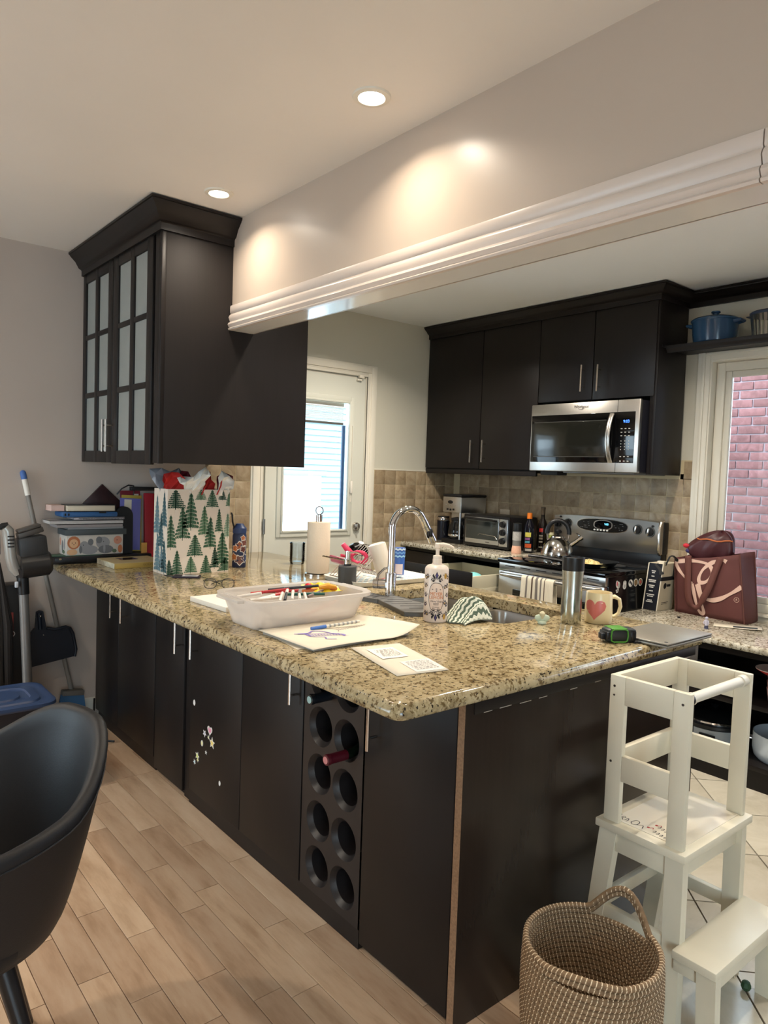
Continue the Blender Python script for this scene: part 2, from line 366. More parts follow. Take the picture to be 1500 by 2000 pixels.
portal((-2.0, -3.48, 1.075), (PI / 2, 0, 0), 1.6, 2.05)
portal((3.045, -0.90, 1.41), (0, PI / 2, 0), 1.39, 3.4)
portal((1.65, 2.885, 1.45), (-PI / 2, 0, 0), 0.6, 0.95)
# beam between dining room and kitchen with its moulding
BX0, BX1, BZ, BE = 0.476, 0.575, 2.015, 1.752
b = B(); b.box(BX0, -3.4, BZ + 0.004, BX1, BE, ZC + 0.001); beam = struct('wall_beam', b, mat('beam_paint', rgb(192, 176, 160), 0.33, noise=0.02, nscale=4), 0)
prof = [(0.0, BZ + 0.108), (0.008, BZ + 0.108), (0.010, BZ + 0.100), (0.010, BZ + 0.076), (0.006, BZ + 0.072), (0.012, BZ + 0.066), (0.017, BZ + 0.056), (0.012, BZ + 0.042), (0.010, BZ + 0.036), (0.017, BZ + 0.032), (0.021, BZ + 0.024), (0.016, BZ + 0.014), (0.013, BZ + 0.012), (0.019, BZ + 0.006), (0.016, BZ), (0.0, BZ)]
for y0, y1 in ((BE, -0.512), (-0.515, -3.4)):
    b = B(); b.sweep([(BX0, y0), (BX0, y1)], prof, -1); obj('moulding', b, M_trimb, beam, smooth=50)
b = B(); b.box(BX0, -3.4, BZ, BX1 + 0.004, BE, BZ + 0.006); obj('soffit_board', b, mat('soffit_paint', rgb(222, 220, 214), 0.14), beam, smooth=0)
b = B(); b.box(BX1 - 0.002, -3.4, BZ, BX1 + 0.012, BE, BZ + 0.09, 0.003); obj('kitchen_fascia', b, M_trimb, beam)
# baseboards
bprof = [(0, 0), (0.014, 0), (0.014, 0.085), (0.010, 0.098), (0.012, 0.106), (0.005, 0.125), (0, 0.128)]
b = B(); b.sweep([(0.237, YW), (-3.0, YW)], bprof, 1); struct('baseboard_far', b, M_trim, 50)
b = B(); b.sweep([(-3.0, YW), (-3.0, -3.4)], bprof, 1); struct('baseboard_left', b, M_trim, 50)
# backsplash tiles
TPZ = 0.1035; tb = B(); tb.box(-0.0488, 0, -0.0505, 0.0488, 0.008, 0.0505, 0.0015)
proto = None
def btile(parent, loc, rz):
    global proto
    if proto is None: proto = obj('wall_tile', tb, M_btile, None, (0, 0, 0)); o = proto
    else: o = proto.copy(); COL.objects.link(o)
    o.parent = parent; o.location = loc; o.rotation_euler = (0, random.choice((0, PI)), rz) if rz == 0 else (0, 0, rz)
b = B(); b.box(0.9, YW - 0.0062, 0.70, 1.16, YW, 1.43); b.box(2.145, YW - 0.0062, 0.70, XW, YW, 1.43); obj('tile_grout', b, M_grout, wall_kfar, smooth=0)
for r in range(5):
    z = 1.428 - TPZ * (r + 0.5)
    for c in range(8): btile(wall_kfar, (2.197 + 0.1 * c, YW - 0.008, z), 0)
    for c in range(3): btile(wall_kfar, (1.108 - 0.1 * c, YW - 0.008, z), 0)
b = B(); b.box(2.141, YW - 0.010, 1.428, XW, YW, 1.434, 0.001); obj('tile_edge', b, M_trim, wall_kfar)
b = B(); b.box(XW - 0.0062, 0.866, 0.69, XW, YW, 1.46); b.box(XW - 0.0062, 0.866, 1.4, XW, 0.938, 1.54); obj('tile_grout', b, M_grout, wall_right, smooth=0)
for r in range(-1, 5):
    z = 1.431 - TPZ * (r + 0.5)
    for c in range(-1, 19):
        y = 0.969 + 0.1 * c
        if r < 0 and c >= 0: continue
        if y > YW - 0.06: continue
        btile(wall_right, (XW - 0.008, y, z), -PI / 2)
# ---------------------------------------------------------------- kitchen window
win = B()
def ring(b, x0, x1, y0, y1, z0, z1, w, bev=0.003):
    b.box(x0, y0, z0, x1, y0 + w, z1, bev); b.box(x0, y1 - w, z0, x1, y1, z1, bev); b.box(x0, y0 + w, z1 - w, x1, y1 - w, z1, bev); b.box(x0, y0 + w, z0, x1, y1 - w, z0 + w, bev)
ring(win, XW - 0.018, XW, WY0 - 0.07, 0.866, 0.60, 2.171, 0.073, 0.004)
window1 = struct('window_1', win, M_trim)
b = B(); ring(b, XW - 0.026, XW - 0.016, WY0 - 0.04, 0.838, 0.62, 2.143, 0.018, 0.004); obj('casing_bead', b, M_trim, window1)
b = B(); ring(b, XW - 0.01, 3.045, WY0 - 0.002, WY1 + 0.002, WZ0 - 0.004, WZ1 + 0.002, 0.012, 0); obj('jamb', b, M_trim, window1, smooth=0)
b = B(); ring(b, 2.99, 3.035, WY0 + 0.01, WY1 - 0.012, WZ0 + 0.008, WZ1 - 0.012, 0.048, 0.004); obj('sash_frame', b, M_trim, window1)
b = B(); ring(b, 3.0, 3.03, WY0 + 0.058, WY1 - 0.060, WZ0 + 0.056, WZ1 - 0.060, 0.034, 0.006); obj('sash', b, M_trim, window1)
b = B(); b.box(3.014, WY0 + 0.09, WZ0 + 0.09, 3.018, WY1 - 0.094, WZ1 - 0.094); obj('pane', b, M_glass, window1, smooth=0)
# ---------------------------------------------------------------- door
YD = YW - 0.012
b = B()
for x0, x1, z0, z1 in ((1.262, 1.372, 0.01, 2.05), (1.92, 2.036, 0.01, 2.05), (1.372, 1.92, 1.895, 2.05), (1.372, 1.92, 0.01, 0.992)): b.box(x0, YD, z0, x1, YW + 0.035, z1)
door1 = struct('door_1', b, M_door, 0)
b = B()
for o, w, y in ((0.0, 0.030, 0.010), (0.030, 0.014, 0.018)):
    x0, x1, z0, z1 = 1.345 + o, 1.943 - o, 0.970 + o, 1.914 - o; y0 = YD - y
    b.box(x0, y0, z0, x0 + w, YD + .01, z1, 0.004); b.box(x1 - w, y0, z0, x1, YD + .01, z1, 0.004); b.box(x0 + w, y0, z0, x1 - w, YD + .01, z0 + w, 0.004); b.box(x0 + w, y0, z1 - w, x1 - w, YD + .01, z1, 0.004)
obj('glazing_frame', b, M_door, door1)
b = B(); b.box(1.385, YW + 0.010, 1.010, 1.90, YW + 0.014, 1.875); obj('pane', b, M_glass, door1, smooth=0)
b = B(); b.box(1.385, YW + 0.002, 1.845, 1.87, YW + 0.012, 1.875, 0.002); obj('blind_headrail', b, M_white, door1)
for k in range(9):
    z = 1.838 - k * 0.0112; b = B(); b.box(-0.236, -0.0055, -0.0006, 0.236, 0.0055, 0.0006); 
    b.M = None
    bb = B(Matrix.Translation((1.628, YW + 0.004, z)) @ Matrix.Rotation(0.9, 4, 'X')); bb.box(-0.238, -0.0055, -0.0005, 0.238, 0.0055, 0.0005); obj('blind_slat', bb, mat('blind_white', rgb(205, 210, 212), 0.4), door1, smooth=0)
b = B(); b.box(1.39, YW - 0.002, 1.722, 1.866, YW + 0.009, 1.738, 0.003); obj('blind_rail', b, M_greyp, door1)
b = B(); b.box(1.862, YW - 0.004, 1.01, 1.882, YW + 0.016, 1.72, 0.002); obj('frame_edge_strip', b, mat('strip_blue', rgb(52, 86, 128), 0.4), door1)  # dark strip painted for the frame edge reflected in the glass
b = B(); b.box(1.918, YD - 0.024, 1.26, 1.936, YD, 1.345, 0.004); b.box(1.925, YD - 0.016, 1.20, 1.929, YD, 1.26); b.box(1.925, YD - 0.0185, 1.345, 1.928, YD, 1.72); obj('blind_slider', b, M_white, door1)
b = B(); b.cyl((1.988, YD, 1.029), (1.988, YD - 0.018, 1.029), 0.031, 0.027, 24); b.box(1.981, YD - 0.036, 1.008, 1.994, YD - 0.018, 1.05, 0.004); obj('deadbolt', b, M_nickel, door1)
b = B(); b.cyl((1.992, YD, 0.885), (1.992, YD - 0.014, 0.885), 0.030, 0.028, 24); b.cyl((1.992, YD - 0.014, 0.885), (1.992, YD - 0.04, 0.885), 0.012, 0.012, 12); b.ball((1.992, YD - 0.055, 0.885), 0.027); obj('doorknob', b, M_nickel, door1)
b = B(); b.cyl((1.2575, YD - 0.006, 0.995), (1.2575, YD - 0.006, 1.09), 0.008, n=10); obj('hinge', b, mat('dull_metal', (0.25, 0.24, 0.22, 1), 0.4, 1.0), door1)
b = B(); b.box(1.955, YD - 0.02, 2.032, 1.995, YD + 0.01, 2.046, 0.003); b.box(1.965, YD - 0.03, 2.05, 2.005, YD - 0.006, 2.072, 0.003); obj('top_latch', b, M_trim, door1)
b = B()
for o, w, y in ((0.0, 0.082, 0.012), (0.012, 0.040, 0.020), (0.066, 0.016, 0.016)):
    x0, x1, z1 = 1.160 + o, 2.141 - o, 2.148 - o
    b.box(x0, YW - y, 0.0, x0 + w, YW, z1, 0.003); b.box(x1 - w, YW - y, 0.0, x1, YW, z1, 0.003); b.box(x0 + w, YW - y, z1 - w, x1 - w, YW, z1, 0.003)
struct('trim_1', b, M_trim)
b = B(); b.box(DX0 - 0.02, YW + 0.002, 0, DX0 + 0.006, YW + 0.10, DZ); b.box(DX1 - 0.006, YW + 0.002, 0, DX1 + 0.02, YW + 0.10, DZ); b.box(DX0, YW + 0.002, DZ - 0.007, DX1, YW + 0.10, DZ + 0.02); struct('trim_2', b, M_trim, 0)
# ---------------------------------------------------------------- outside
b = B(); b.box(-14, -14, -0.5, 16, 16, -0.35); struct('ground', b, mat('concrete', rgb(196, 198, 200), 0.9, noise=0.1, nscale=2), 0)
b = B(); b.box(4.612, -5.6, -0.4, 4.9, 3.4, 2.55); brickwall = struct('wall_neighbour', b, mat('mortar', rgb(176, 160, 168), 0.95), 0)
bk = B(); bk.box(-0.012, -0.0965, -0.0285, 0.006, 0.0965, 0.0285, 0.003)
bp = None
for r in range(31):
    z = 0.42 + r * 0.0672
    for c in range(9):
        y = 0.36 + c * 0.204 + (0.102 if r % 2 else 0) + random.uniform(-0.004, 0.004)
        if bp is None: bp = obj('brick', bk, M_brick, None, (0, 0, 0)); o = bp
        else: o = bp.copy(); COL.objects.link(o)
        o.parent = brickwall; o.location = (4.610 + random.uniform(-0.002, 0.002), y, z)
b = B(); b.box(2.6, 8.52, -0.35, 9.5, 9.2, 5.2); house = tag(obj('neighbour_house', b, mat('siding_back', rgb(170, 180, 184), 0.7), None, (6, 8.52, -0.35), 0), 'pale sided house seen through the back door glass', 'house')
for k in range(36):
    z = -0.3 + 0.095 * k; b = B(); b.add([(2.6, 8.52, z + 0.097), (9.5, 8.52, z + 0.097), (9.5, 8.494, z), (2.6, 8.494, z), (2.6, 8.52, z), (9.5, 8.52, z)], [(0, 1, 2, 3), (3, 2, 5, 4)]); obj('siding_board', b, mat('siding', rgb(128, 146, 148), 0.6), house, smooth=0)
b = B(); b.box(4.62, 8.44, 1.56, 4.97, 8.50, 2.2, 0.01); w_ = obj('house_window', b, M_white, house); b = B(); b.box(4.68, 8.43, 1.62, 4.91, 8.445, 2.14); obj('window_pane', b, mat('blue_pane', rgb(70, 120, 160), 0.1), w_, smooth=0)
b = B(); b.box(2.4, 7.0, -0.35, 4.60, 7.7, 1.33); shed = tag(obj('garden_shed', b, mat('vinyl_white', rgb(226, 232, 236), 0.5), None, (3.5, 7.35, -0.35), 0), 'low white vinyl shed outside the back door', 'shed')
b = B(); b.box(2.35, 6.95, 1.33, 4.66, 7.75, 1.40, 0.01); obj('lid', b, mat('shed_lid', rgb(120, 142, 158), 0.5), shed)
# ---------------------------------------------------------------- recessed lights
def pot(x, y, label, power, group='recessed ceiling lights', col=(1.0, 0.86, 0.70), spread=140):
    t = thing('recessed_light', label, 'ceiling light', (x, y, ZC))
    b = B(); b.lathe(x, y, [(0.036, ZC + 0.004), (0.036, ZC - 0.003), (0.040, ZC - 0.007), (0.054, ZC - 0.005), (0.057, ZC), (0.057, ZC + 0.004)], 40); obj('trim_ring', b, M_trim, t)
    b = B(); b.lathe(x, y, [(0, ZC - 0.004), (0.0365, ZC - 0.004), (0.0365, ZC - 0.001), (0, ZC - 0.001)], 32); obj('lens', b, mat('lamp_lens', (1, 1, 1, 1), 0.5, emit=(1, 0.93, 0.82, 1), estr=14.0), t)
    l = bpy.data.lights.new('lamp', 'AREA'); l.shape = 'DISK'; l.size = 0.072; l.energy = power; l.color = col; l.spread = math.radians(spread)
    o = bpy.data.objects.new('lamp', l); COL.objects.link(o); o.parent = t; o.location = (0, 0, -0.009)
pot(0.262, 0.511, 'larger looking round recessed light nearest the viewer, in the dining ceiling', 2.7)
pot(0.275, 1.498, 'smaller looking round recessed light above the glass door cabinet', 2.7)
for (x, y, l) in ((-1.6, 1.2, 'added unseen light over the dining chair'), (-1.6, -1.4, 'added unseen light at the back of the dining room'), (-1.6, 2.2, 'added unseen light near the far left wall')): pot(x, y, l, 9.0, spread=118)  # unseen lamps added to brighten the wood floor
for (x, y, l, p) in ((0.82, 1.05, 'kitchen recessed light over the sink', 5.5), (1.70, 0.75, 'kitchen recessed light in front of the stove', 13.0), (0.85, -0.35, 'kitchen recessed light over the step stool', 4.0), (1.70, 1.95, 'kitchen recessed light by the back door', 15.0), (1.70, -0.7, 'kitchen recessed light past the window', 8.0)): pot(x, y, l, p, 'kitchen recessed lights', (1.0, 0.90, 0.77))
# ================================================================ peninsula cabinets (dining side)
XF = 0.237; ZT = 0.888; ZB = 0.846
def door_slab(parent, y0, y1, z0, z1, x=XF, hy=None, hz=None, t=0.019, nx=-1, name='door'):
    b = B(); b.box(x, y0 + 0.0018, z0, x + t * -nx, y1 - 0.0018, z1, 0.0015); d = obj(name, b, M_esp, parent)
    if hy is not None: bar_handle(d, x, hy, hz[0], hz[1], nx, 0)
    return d
def carcass(name, label, y0, y1, x0=XF + 0.02, x1=0.80, base=True):
    t = thing(name, label, 'cabinet', ((x0 + x1) / 2, (y0 + y1) / 2, 0), 'lower cabinets of the peninsula')
    b = B(); b.box(x0, y0 + 0.0005, 0.0, x1, y1 - 0.0005, ZB - 0.001); obj('body', b, M_esp, t, smooth=0)
    return t
c1 = carcass('base_cabinet', 'two door dark base cabinet at the far end, against the broom wall', 1.96, YW - 0.002)
door_slab(c1, 2.44, 2.782, 0.065, 0.835, hy=2.468, hz=(0.625, 0.80)); door_slab(c1, 1.963, 2.44, 0.065, 0.835, hy=2.318, hz=(0.625, 0.80))
b = B(); b.box(XF + 0.012, 1.962, 0.0, XF + 0.02, 2.74, 0.062); obj('kickboard', b, M_esp, c1, smooth=0)
c2 = carcass('base_cabinet', 'narrow single door dark base cabinet left of the stickered door', 1.585, 1.959)
door_slab(c2, 1.648, 1.957, 0.022, 0.835, hy=1.672, hz=(0.615, 0.80))
b = B(); b.box(XF + 0.010, 1.586, 0.0, XF + 0.02, 1.645, 0.84); obj('filler_strip', b, M_esp, c2, smooth=0)
c3 = carcass('base_cabinet', 'two door dark base cabinet with star and heart stickers low on its left door', 0.732, 1.584)
d4 = door_slab(c3, 1.144, 1.583, 0.058, 0.835, hy=1.52, hz=(0.625, 0.80)); door_slab(c3, 0.735, 1.144, 0.058, 0.835, hy=0.768, hz=(0.645, 0.81))
b = B(); b.box(XF + 0.003, 0.732, 0.0, XF + 0.02, 1.584, 0.056); obj('kickboard', b, M_esp, c3, smooth=0)
# stickers on the left door
def star(cx, cy, r, n=5, k=0.45, a0=0.3): return [(cx + (r if i % 2 == 0 else r * k) * math.cos(a0 + PI * i / n), cy + (r if i % 2 == 0 else r * k) * math.sin(a0 + PI * i / n)) for i in range(2 * n)]
def heart(cx, cy, r): return [(cx + r * 0.0625 * 16 * math.sin(t) ** 3, cy + r * 0.0625 * (13 * math.cos(t) - 5 * math.cos(2 * t) - 2 * math.cos(3 * t) - math.cos(4 * t))) for t in [2 * PI * i / 20 for i in range(20)]]
def oval(cx, cy, rx, ry, n=14): return [(cx + rx * math.cos(2 * PI * i / n), cy + ry * math.sin(2 * PI * i / n)) for i in range(n)]
FD = frame((XF - 0.0004, 0, 0), (0, -1, 0), (0, 0, 1))
M_stw = mat('sticker_white', rgb(226, 222, 214), 0.5)
STK = [('star', -1.3757, 0.3165, 0.020, rgb(232, 205, 120)), ('heart', -1.397, 0.3610, 0.017, rgb(222, 150, 170)), ('star', -1.443, 0.335, 0.013, rgb(190, 184, 200)), ('star', -1.408, 0.330, 0.008, rgb(220, 214, 160)), ('oval', -1.4645, 0.288, 0.010, rgb(222, 214, 150)),
       ('star', -1.427, 0.262, 0.0075, rgb(215, 216, 214)), ('star', -1.505, 0.222, 0.015, rgb(205, 212, 120)), ('star', -1.500, 0.208, 0.009, rgb(226, 214, 130)), ('star', -1.530, 0.189, 0.010, rgb(190, 220, 225)), ('oval', -1.543, 0.434, 0.010, rgb(225, 222, 220)), ('oval', -1.3043, 0.1795, 0.008, rgb(222, 222, 222))]
for i, (k, x, z, r, c) in enumerate(STK):
    f = {'star': lambda q: star(x, z, q, a0=0.3 + i), 'heart': lambda q: heart(x, z, q), 'oval': lambda q: oval(x, z, q * 0.75, q)}[k]
    b = B(FD); b.prism(f(r * 1.25), -0.0002, 0.0006); b.cur = 1; b.prism(f(r * 0.85), 0.0006, 0.0009); obj('sticker', b, [M_stw, mat('sticker_%d' % i, c, 0.5)], d4, smooth=0)
# wine rack
c4 = thing('wine_rack', 'dark wine rack cabinet with two columns of round bottle holes', 'wine rack', (0.5, 0.573, 0))
cells = [(0.636, z) for z in (0.152, 0.300, 0.452, 0.604, 0.752)] + [(0.5, z) for z in (0.147, 0.297, 0.450, 0.602, 0.752)]
bm = bmesh.new(); R0, R1 = 0.0635, 0.050
def plate():
    vs = []; fs = []
    ys = [0.434 - 0.0005, 0.5 + 0.068, 0.7285]; 
    zs = [0.06, 0.226, 0.376, 0.528, 0.678, 0.835]
    b = B(); n = 32
    for ci, cy in enumerate((0.5, 0.636)):
        for ri in range(5):
            cz = sorted(z for y, z in cells if y == cy)[ri]
            y0, y1, z0, z1 = ys[ci], ys[ci + 1], zs[ri], zs[ri + 1]
            if ci == 0: y0 = 0.416
            pts = []
            for i in range(n):
                t = 2 * PI * i / n; dy, dz = math.cos(t), math.sin(t)
                k = min(((y1 - cy) / dy if dy > 1e-9 else (y0 - cy) / dy if dy < -1e-9 else 9), ((z1 - cz) / dz if dz > 1e-9 else (z0 - cz) / dz if dz < -1e-9 else 9))
                pts.append((dy, dz, k))
            # add exact corners by snapping the nearest ray to each corner
            out = [[cy + p[0] * p[2], cz + p[1] * p[2]] for p in pts]
            for cyy, czz in ((y0, z0), (y0, z1), (y1, z0), (y1, z1)):
                j = min(range(n), key=lambda q: (out[q][0] - cyy) ** 2 + (out[q][1] - czz) ** 2); out[j] = [cyy, czz]
            V = []
            for i in range(n):
                dy, dz, k = pts[i]
                V += [(XF, out[i][0], out[i][1]), (XF, cy + R0 * dy, cz + R0 * dz), (XF + 0.004, cy + (R0 - 0.004) * dy, cz + (R0 - 0.004) * dz), (XF + 0.016, cy + R1 * dy, cz + R1 * dz), (XF + 0.022, cy + R1 * dy, cz + R1 * dz), (XF + 0.30, cy + R1 * dy, cz + R1 * dz)]
            F = []
            for i in range(n):
                k = (i + 1) % n
                for s in range(5): F.append((i * 6 + s, k * 6 + s, k * 6 + s + 1, i * 6 + s + 1))
            F.append(tuple(i * 6 + 5 for i in range(n)))
            b.add(V, F)
    return b
obj('face_plate', plate(), mat('rack_face', rgb(30, 26, 26), 0.38), c4, smooth=30)
b = B(); b.box(XF + 0.002, 0.4135, 0, XF + 0.02, 0.7315, 0.058); b.box(XF + 0.31, 0.4135, 0, 0.8, 0.7315, ZB - 0.001); b.box(XF + 0.02, 0.4135, 0.0, 0.6, 0.4155, ZB - 0.001); b.box(XF + 0.02, 0.729, 0.0, 0.6, 0.7315, ZB - 0.001); obj('body', b, M_esp, c4, smooth=0)
def wine(y, z, label, foil, tipc, out):
    t = thing('wine_bottle', label, 'bottle', (XF + 0.05, y, z - 0.02))
    T = Matrix.Translation((XF - out, y, z)) @ Matrix.Rotation(PI / 2, 4, 'Y') @ Matrix.Rotation(0.0, 4, 'X')
    b = B(T); b.lathe(0, 0, [(0, 0.0), (0.0155, 0.001), (0.0165, 0.003), (0.0165, 0.012), (0.0150, 0.014), (0.0150, 0.075), (0, 0.075)], 24); obj('foil_capsule', b, foil, t)
    b = B(T); b.lathe(0, 0, [(0, -0.0012), (0.011, -0.0010), (0.011, 0.0004), (0, 0.0004)], 20); obj('cap_disc', b, tipc, t)
    b = B(T); b.lathe(0, 0, [(0.0140, 0.075), (0.0145, 0.10), (0.022, 0.125), (0.036, 0.15), (0.037, 0.31), (0, 0.315)], 24); obj('glass_body', b, mat('bottle_glass', rgb(12, 20, 12), 0.08), t)
wine(0.588, 0.717, 'dark capped wine bottle in the top left hole of the rack', mat('navy_foil', rgb(16, 20, 26), 0.3), mat('cap_pale', rgb(165, 195, 190), 0.4), 0.078)
wine(0.495, 0.562, 'burgundy capped wine bottle poking from a right column hole', mat('burgundy_foil', rgb(74, 14, 26), 0.35), mat('cap_pink', rgb(190, 120, 120), 0.4), 0.078)
c5 = carcass('base_cabinet', 'single door dark base cabinet at the near corner with raw edged end panel', 0.042, 0.4125)
door_slab(c5, 0.043, 0.411, 0.022, 0.835, hy=0.358, hz=(0.625, 0.82))
b = B(); b.box(XF + 0.0005, 0.0185, 0.0, 1.405, 0.0415, ZB - 0.001, 0.001); obj('end_panel', b, espresso('espresso_gloss', (0.020, 0.0135, 0.010, 1), 0.27), c5)
b = B(); b.box(XF - 0.0002, 0.0187, 0.0, XF + 0.0004, 0.0413, ZB - 0.001); obj('raw_edge', b, mat('chipboard', rgb(138, 108, 82), 0.9, noise=0.25, nscale=160), c5, smooth=0)
b = B(); b.box(XF + 0.03, 0.0150, ZB - 0.032, 1.38, 0.0187, ZB - 0.002, 0.001); obj('top_batten', b, M_esp, c5)
b = B()
for x in [0.30, 0.36, 0.44, 0.52, 0.66, 0.78, 0.86, 0.97, 1.12, 1.24, 1.30]:
    w = random.uniform(0.012, 0.05); z = ZB - 0.033 - random.uniform(-0.002, 0.002); b.box(x, 0.0146, z, x + w, 0.0150, z + 0.0018)
obj('chipped_paint', b, mat('chip_white', rgb(170, 160, 148), 0.8), c5, smooth=0, kind='stuff')
# kitchen side of the peninsula
c6 = thing('sink_cabinet', 'dark sink base cabinet on the kitchen side of the peninsula', 'cabinet', (1.1, 1.3, 0))
b = B(); b.box(0.802, 0.043, 0.0, 1.39, 0.44, ZB - 0.001); b.box(0.802, 1.23, 0, 1.24, 2.7, ZB - 0.001); b.box(0.802, 0.44, 0.0, 1.39, 1.23, 0.62); b.box(1.315, 0.44, 0.62, 1.39, 1.23, ZB - 0.001); b.box(0.802, 0.44, 0.62, 0.83, 1.23, ZB - 0.001); obj('body', b, M_esp, c6, smooth=0)
for y0, y1 in ((0.05, 0.45), (0.45, 0.84), (0.84, 1.22)): b = B(); b.box(1.39, y0 + .002, 0.1, 1.409, y1 - .002, 0.83, 0.002); obj('door', b, M_esp, c6)
# ---------------------------------------------------------------- countertops
def slab(name, outline, hole, z0, z1, m, parent=None, at=None, r=0.017, notch=True):
    # rounded nosing all round the outline, flat top with an optional rectangular hole
    n = len(outline); P = [Vector(p) for p in outline]
    def inset(d):
        out = []
        for i in range(n):
            a = (P[i] - P[i - 1]).normalized(); c = (P[(i + 1) % n] - P[i]).normalized(); na = Vector((-a.y, a.x)); nc = Vector((-c.y, c.x)); bb = (na + nc).normalized(); out.append(P[i] + bb * (d / max(0.3, bb.dot(na))))
        return out
    th = z1 - z0; prof = [(0.018, z0), (0.010, z0 + 0.001), (0.003, z0 + 0.005), (0.0, z0 + 0.012)]
    if notch: prof += [(0.0, z1 - 0.020), (0.003, z1 - 0.015), (0.0045, z1 - 0.0125), (0.0055, z1 - 0.0110), (0.008, z1 - 0.0050), (0.013, z1 - 0.0015), (0.020, z1)]
    else: prof += [(0.0, z1 - 0.012), (0.003, z1 - 0.005), (0.010, z1 - 0.001), (0.018, z1)]
    bm = bmesh.new(); rows = []
    for d, z in prof: rows.append([bm.verts.new((p.x, p.y, z)) for p in inset(d)])
    for a, c in zip(rows, rows[1:]):
        for i in range(n): k = (i + 1) % n; bm.faces.new((a[i], a[k], c[k], c[i]))
    def cap(row, z, flip):
        edges = [bm.edges.get((row[i], row[(i + 1) % n])) for i in range(n)]
        if hole:
            hv = [bm.verts.new((x, y, z)) for x, y in hole]; edges += [bm.edges.new((hv[i], hv[(i + 1) % len(hv)])) for i in range(len(hv))]
            bmesh.ops.triangle_fill(bm, use_beauty=True, use_dissolve=False, edges=edges); return hv
        bmesh.ops.triangle_fill(bm, use_beauty=True, use_dissolve=False, edges=edges)
    h1 = cap(rows[-1], z1, False); h0 = cap(rows[0], z0, True)
    if hole:
        for i in range(len(h1)): k = (i + 1) % len(h1); bm.faces.new((h1[i], h1[k], h0[k], h0[i]))
    b = B(); b.bm(bm); bm.free()
    return obj(name, b, m, parent, at, 40)
def arc(cx, cy, r, a0, a1, n=6): return [(cx + r * math.cos(math.radians(a0 + (a1 - a0) * i / n)), cy + r * math.sin(math.radians(a0 + (a1 - a0) * i / n))) for i in range(n + 1)]
SX0, SX1, SY0, SY1 = 0.885, 1.285, 0.475, 1.205
sink_hole = arc(SX1 - .05, SY1 - .05, .05, 0, 90) + arc(SX0 + .05, SY1 - .05, .05, 90, 180) + arc(SX0 + .05, SY0 + .05, .05, 180, 270) + arc(SX1 - .05, SY0 + .05, .05, 270, 360)
outl = arc(0.035, 0.035, 0.035, 180, 270, 5) + arc(1.386, 0.05, 0.05, 270, 360, 6) + [(1.436, 0.5), (1.436, 0.95), (1.43, 1.15), (1.41, 1.35), (1.37, 1.6), (1.32, 1.95), (1.285, 2.3), (1.262, YW - 0.03)] + [(0.005, YW - 0.03), (-0.012, 2.6), (-0.006, 2.3), (0.0, 1.9), (0.0, 1.0)]
ct = slab('peninsula_countertop', outl, sink_hole, ZB, ZT, M_granite, None, (0.7, 1.4, ZB)); tag(ct, 'long speckled beige granite countertop of the peninsula', 'countertop')
# ---------------------------------------------------------------- sink
sk = thing('sink', 'stainless steel double bowl sink set into the peninsula countertop', 'sink', (1.085, 0.84, ZB - 0.2))
def bowl(x0, x1, y0, y1):
    b = B(); q = [(0.012, ZB - 0.0005), (-0.004, ZB - 0.0015), (-0.008, ZB - 0.01), (-0.016, ZB - 0.18), (-0.05, ZB - 0.2)]; rows = []
    for d, z in q:
        r = 0.05; rows.append(arc(x1 - r, y1 - r, r + d, 0, 90) + arc(x0 + r, y1 - r, r + d, 90, 180) + arc(x0 + r, y0 + r, r + d, 180, 270) + arc(x1 - r, y0 + r, r + d, 270, 360))
    vs = [(x, y, q[i][1]) for i, row in enumerate(rows) for x, y in row]; n = len(rows[0])
    fs = [(j * n + i, j * n + (i + 1) % n, (j + 1) * n + (i + 1) % n, (j + 1) * n + i) for j in range(len(q) - 1) for i in range(n)] + [tuple(range((len(q) - 1) * n, len(q) * n))]
    b.add(vs, fs); return b
obj('bowl', bowl(SX0, SX1, SY0, 0.83), M_sink, sk, smooth=50); obj('bowl', bowl(SX0, SX1, 0.855, SY1), M_sink, sk, smooth=50)
for y in (0.65, 1.03): b = B(); b.lathe(1.08, y, [(0.0, ZB - 0.1985), (0.03, ZB - 0.198), (0.042, ZB - 0.1995)], 24); obj('drain', b, M_chrome, sk)
# ================================================================ glass door wall cabinet
gx, gy, gz0 = 0.151, 1.753, 1.414
gc = thing('wall_cabinet', 'dark wall cabinet with frosted glass doors hung over the peninsula', 'cabinet', (0.5, 2.27, gz0))
b = B(); b.box(gx + 0.02, gy + 0.0, gz0 + 0.006, 0.880, YW, 2.402, 0.0015); obj('body', b, M_esp2, gc)
b = B(); b.box(gx - 0.001, gy - 0.002, gz0, gx + 0.02, gy + 0.018, 2.40, 0.002); b.box(gx + 0.004, gy + 0.022, gz0 + .002, gx + 0.02, gy + 0.075, 2.40, 0.001); obj('corner_post', b, M_esp, gc)
def glass_door(y0, y1, z0, z1, cols, rows, hy):
    b = B(); x = gx; xt = gx + 0.02
    ys = [y0] + [v for c in cols for v in c] + [y1]; zs = [z0] + [v for r in rows for v in r] + [z1]
    for i in range(0, len(ys), 2): b.box(x, ys[i], z0, xt, ys[i + 1], z1, 0.003)
    for j in range(0, len(zs), 2): b.box(x + 0.0006, y0 + 0.004, zs[j], xt, y1 - 0.004, zs[j + 1], 0.003)
    d = obj('door', b, M_esp, gc)
    for c in cols:
        for r in rows: p = B(); p.box(x + 0.009, c[0] - 0.004, r[0] - 0.004, x + 0.013, c[1] + 0.004, r[1] + 0.004); obj('pane', p, M_frost, d, smooth=0)
    bar_handle(d, gx, hy, 1.463, 1.618, -1, 0)
rows = ((1.470, 1.741), (1.768, 2.042), (2.066, 2.333))
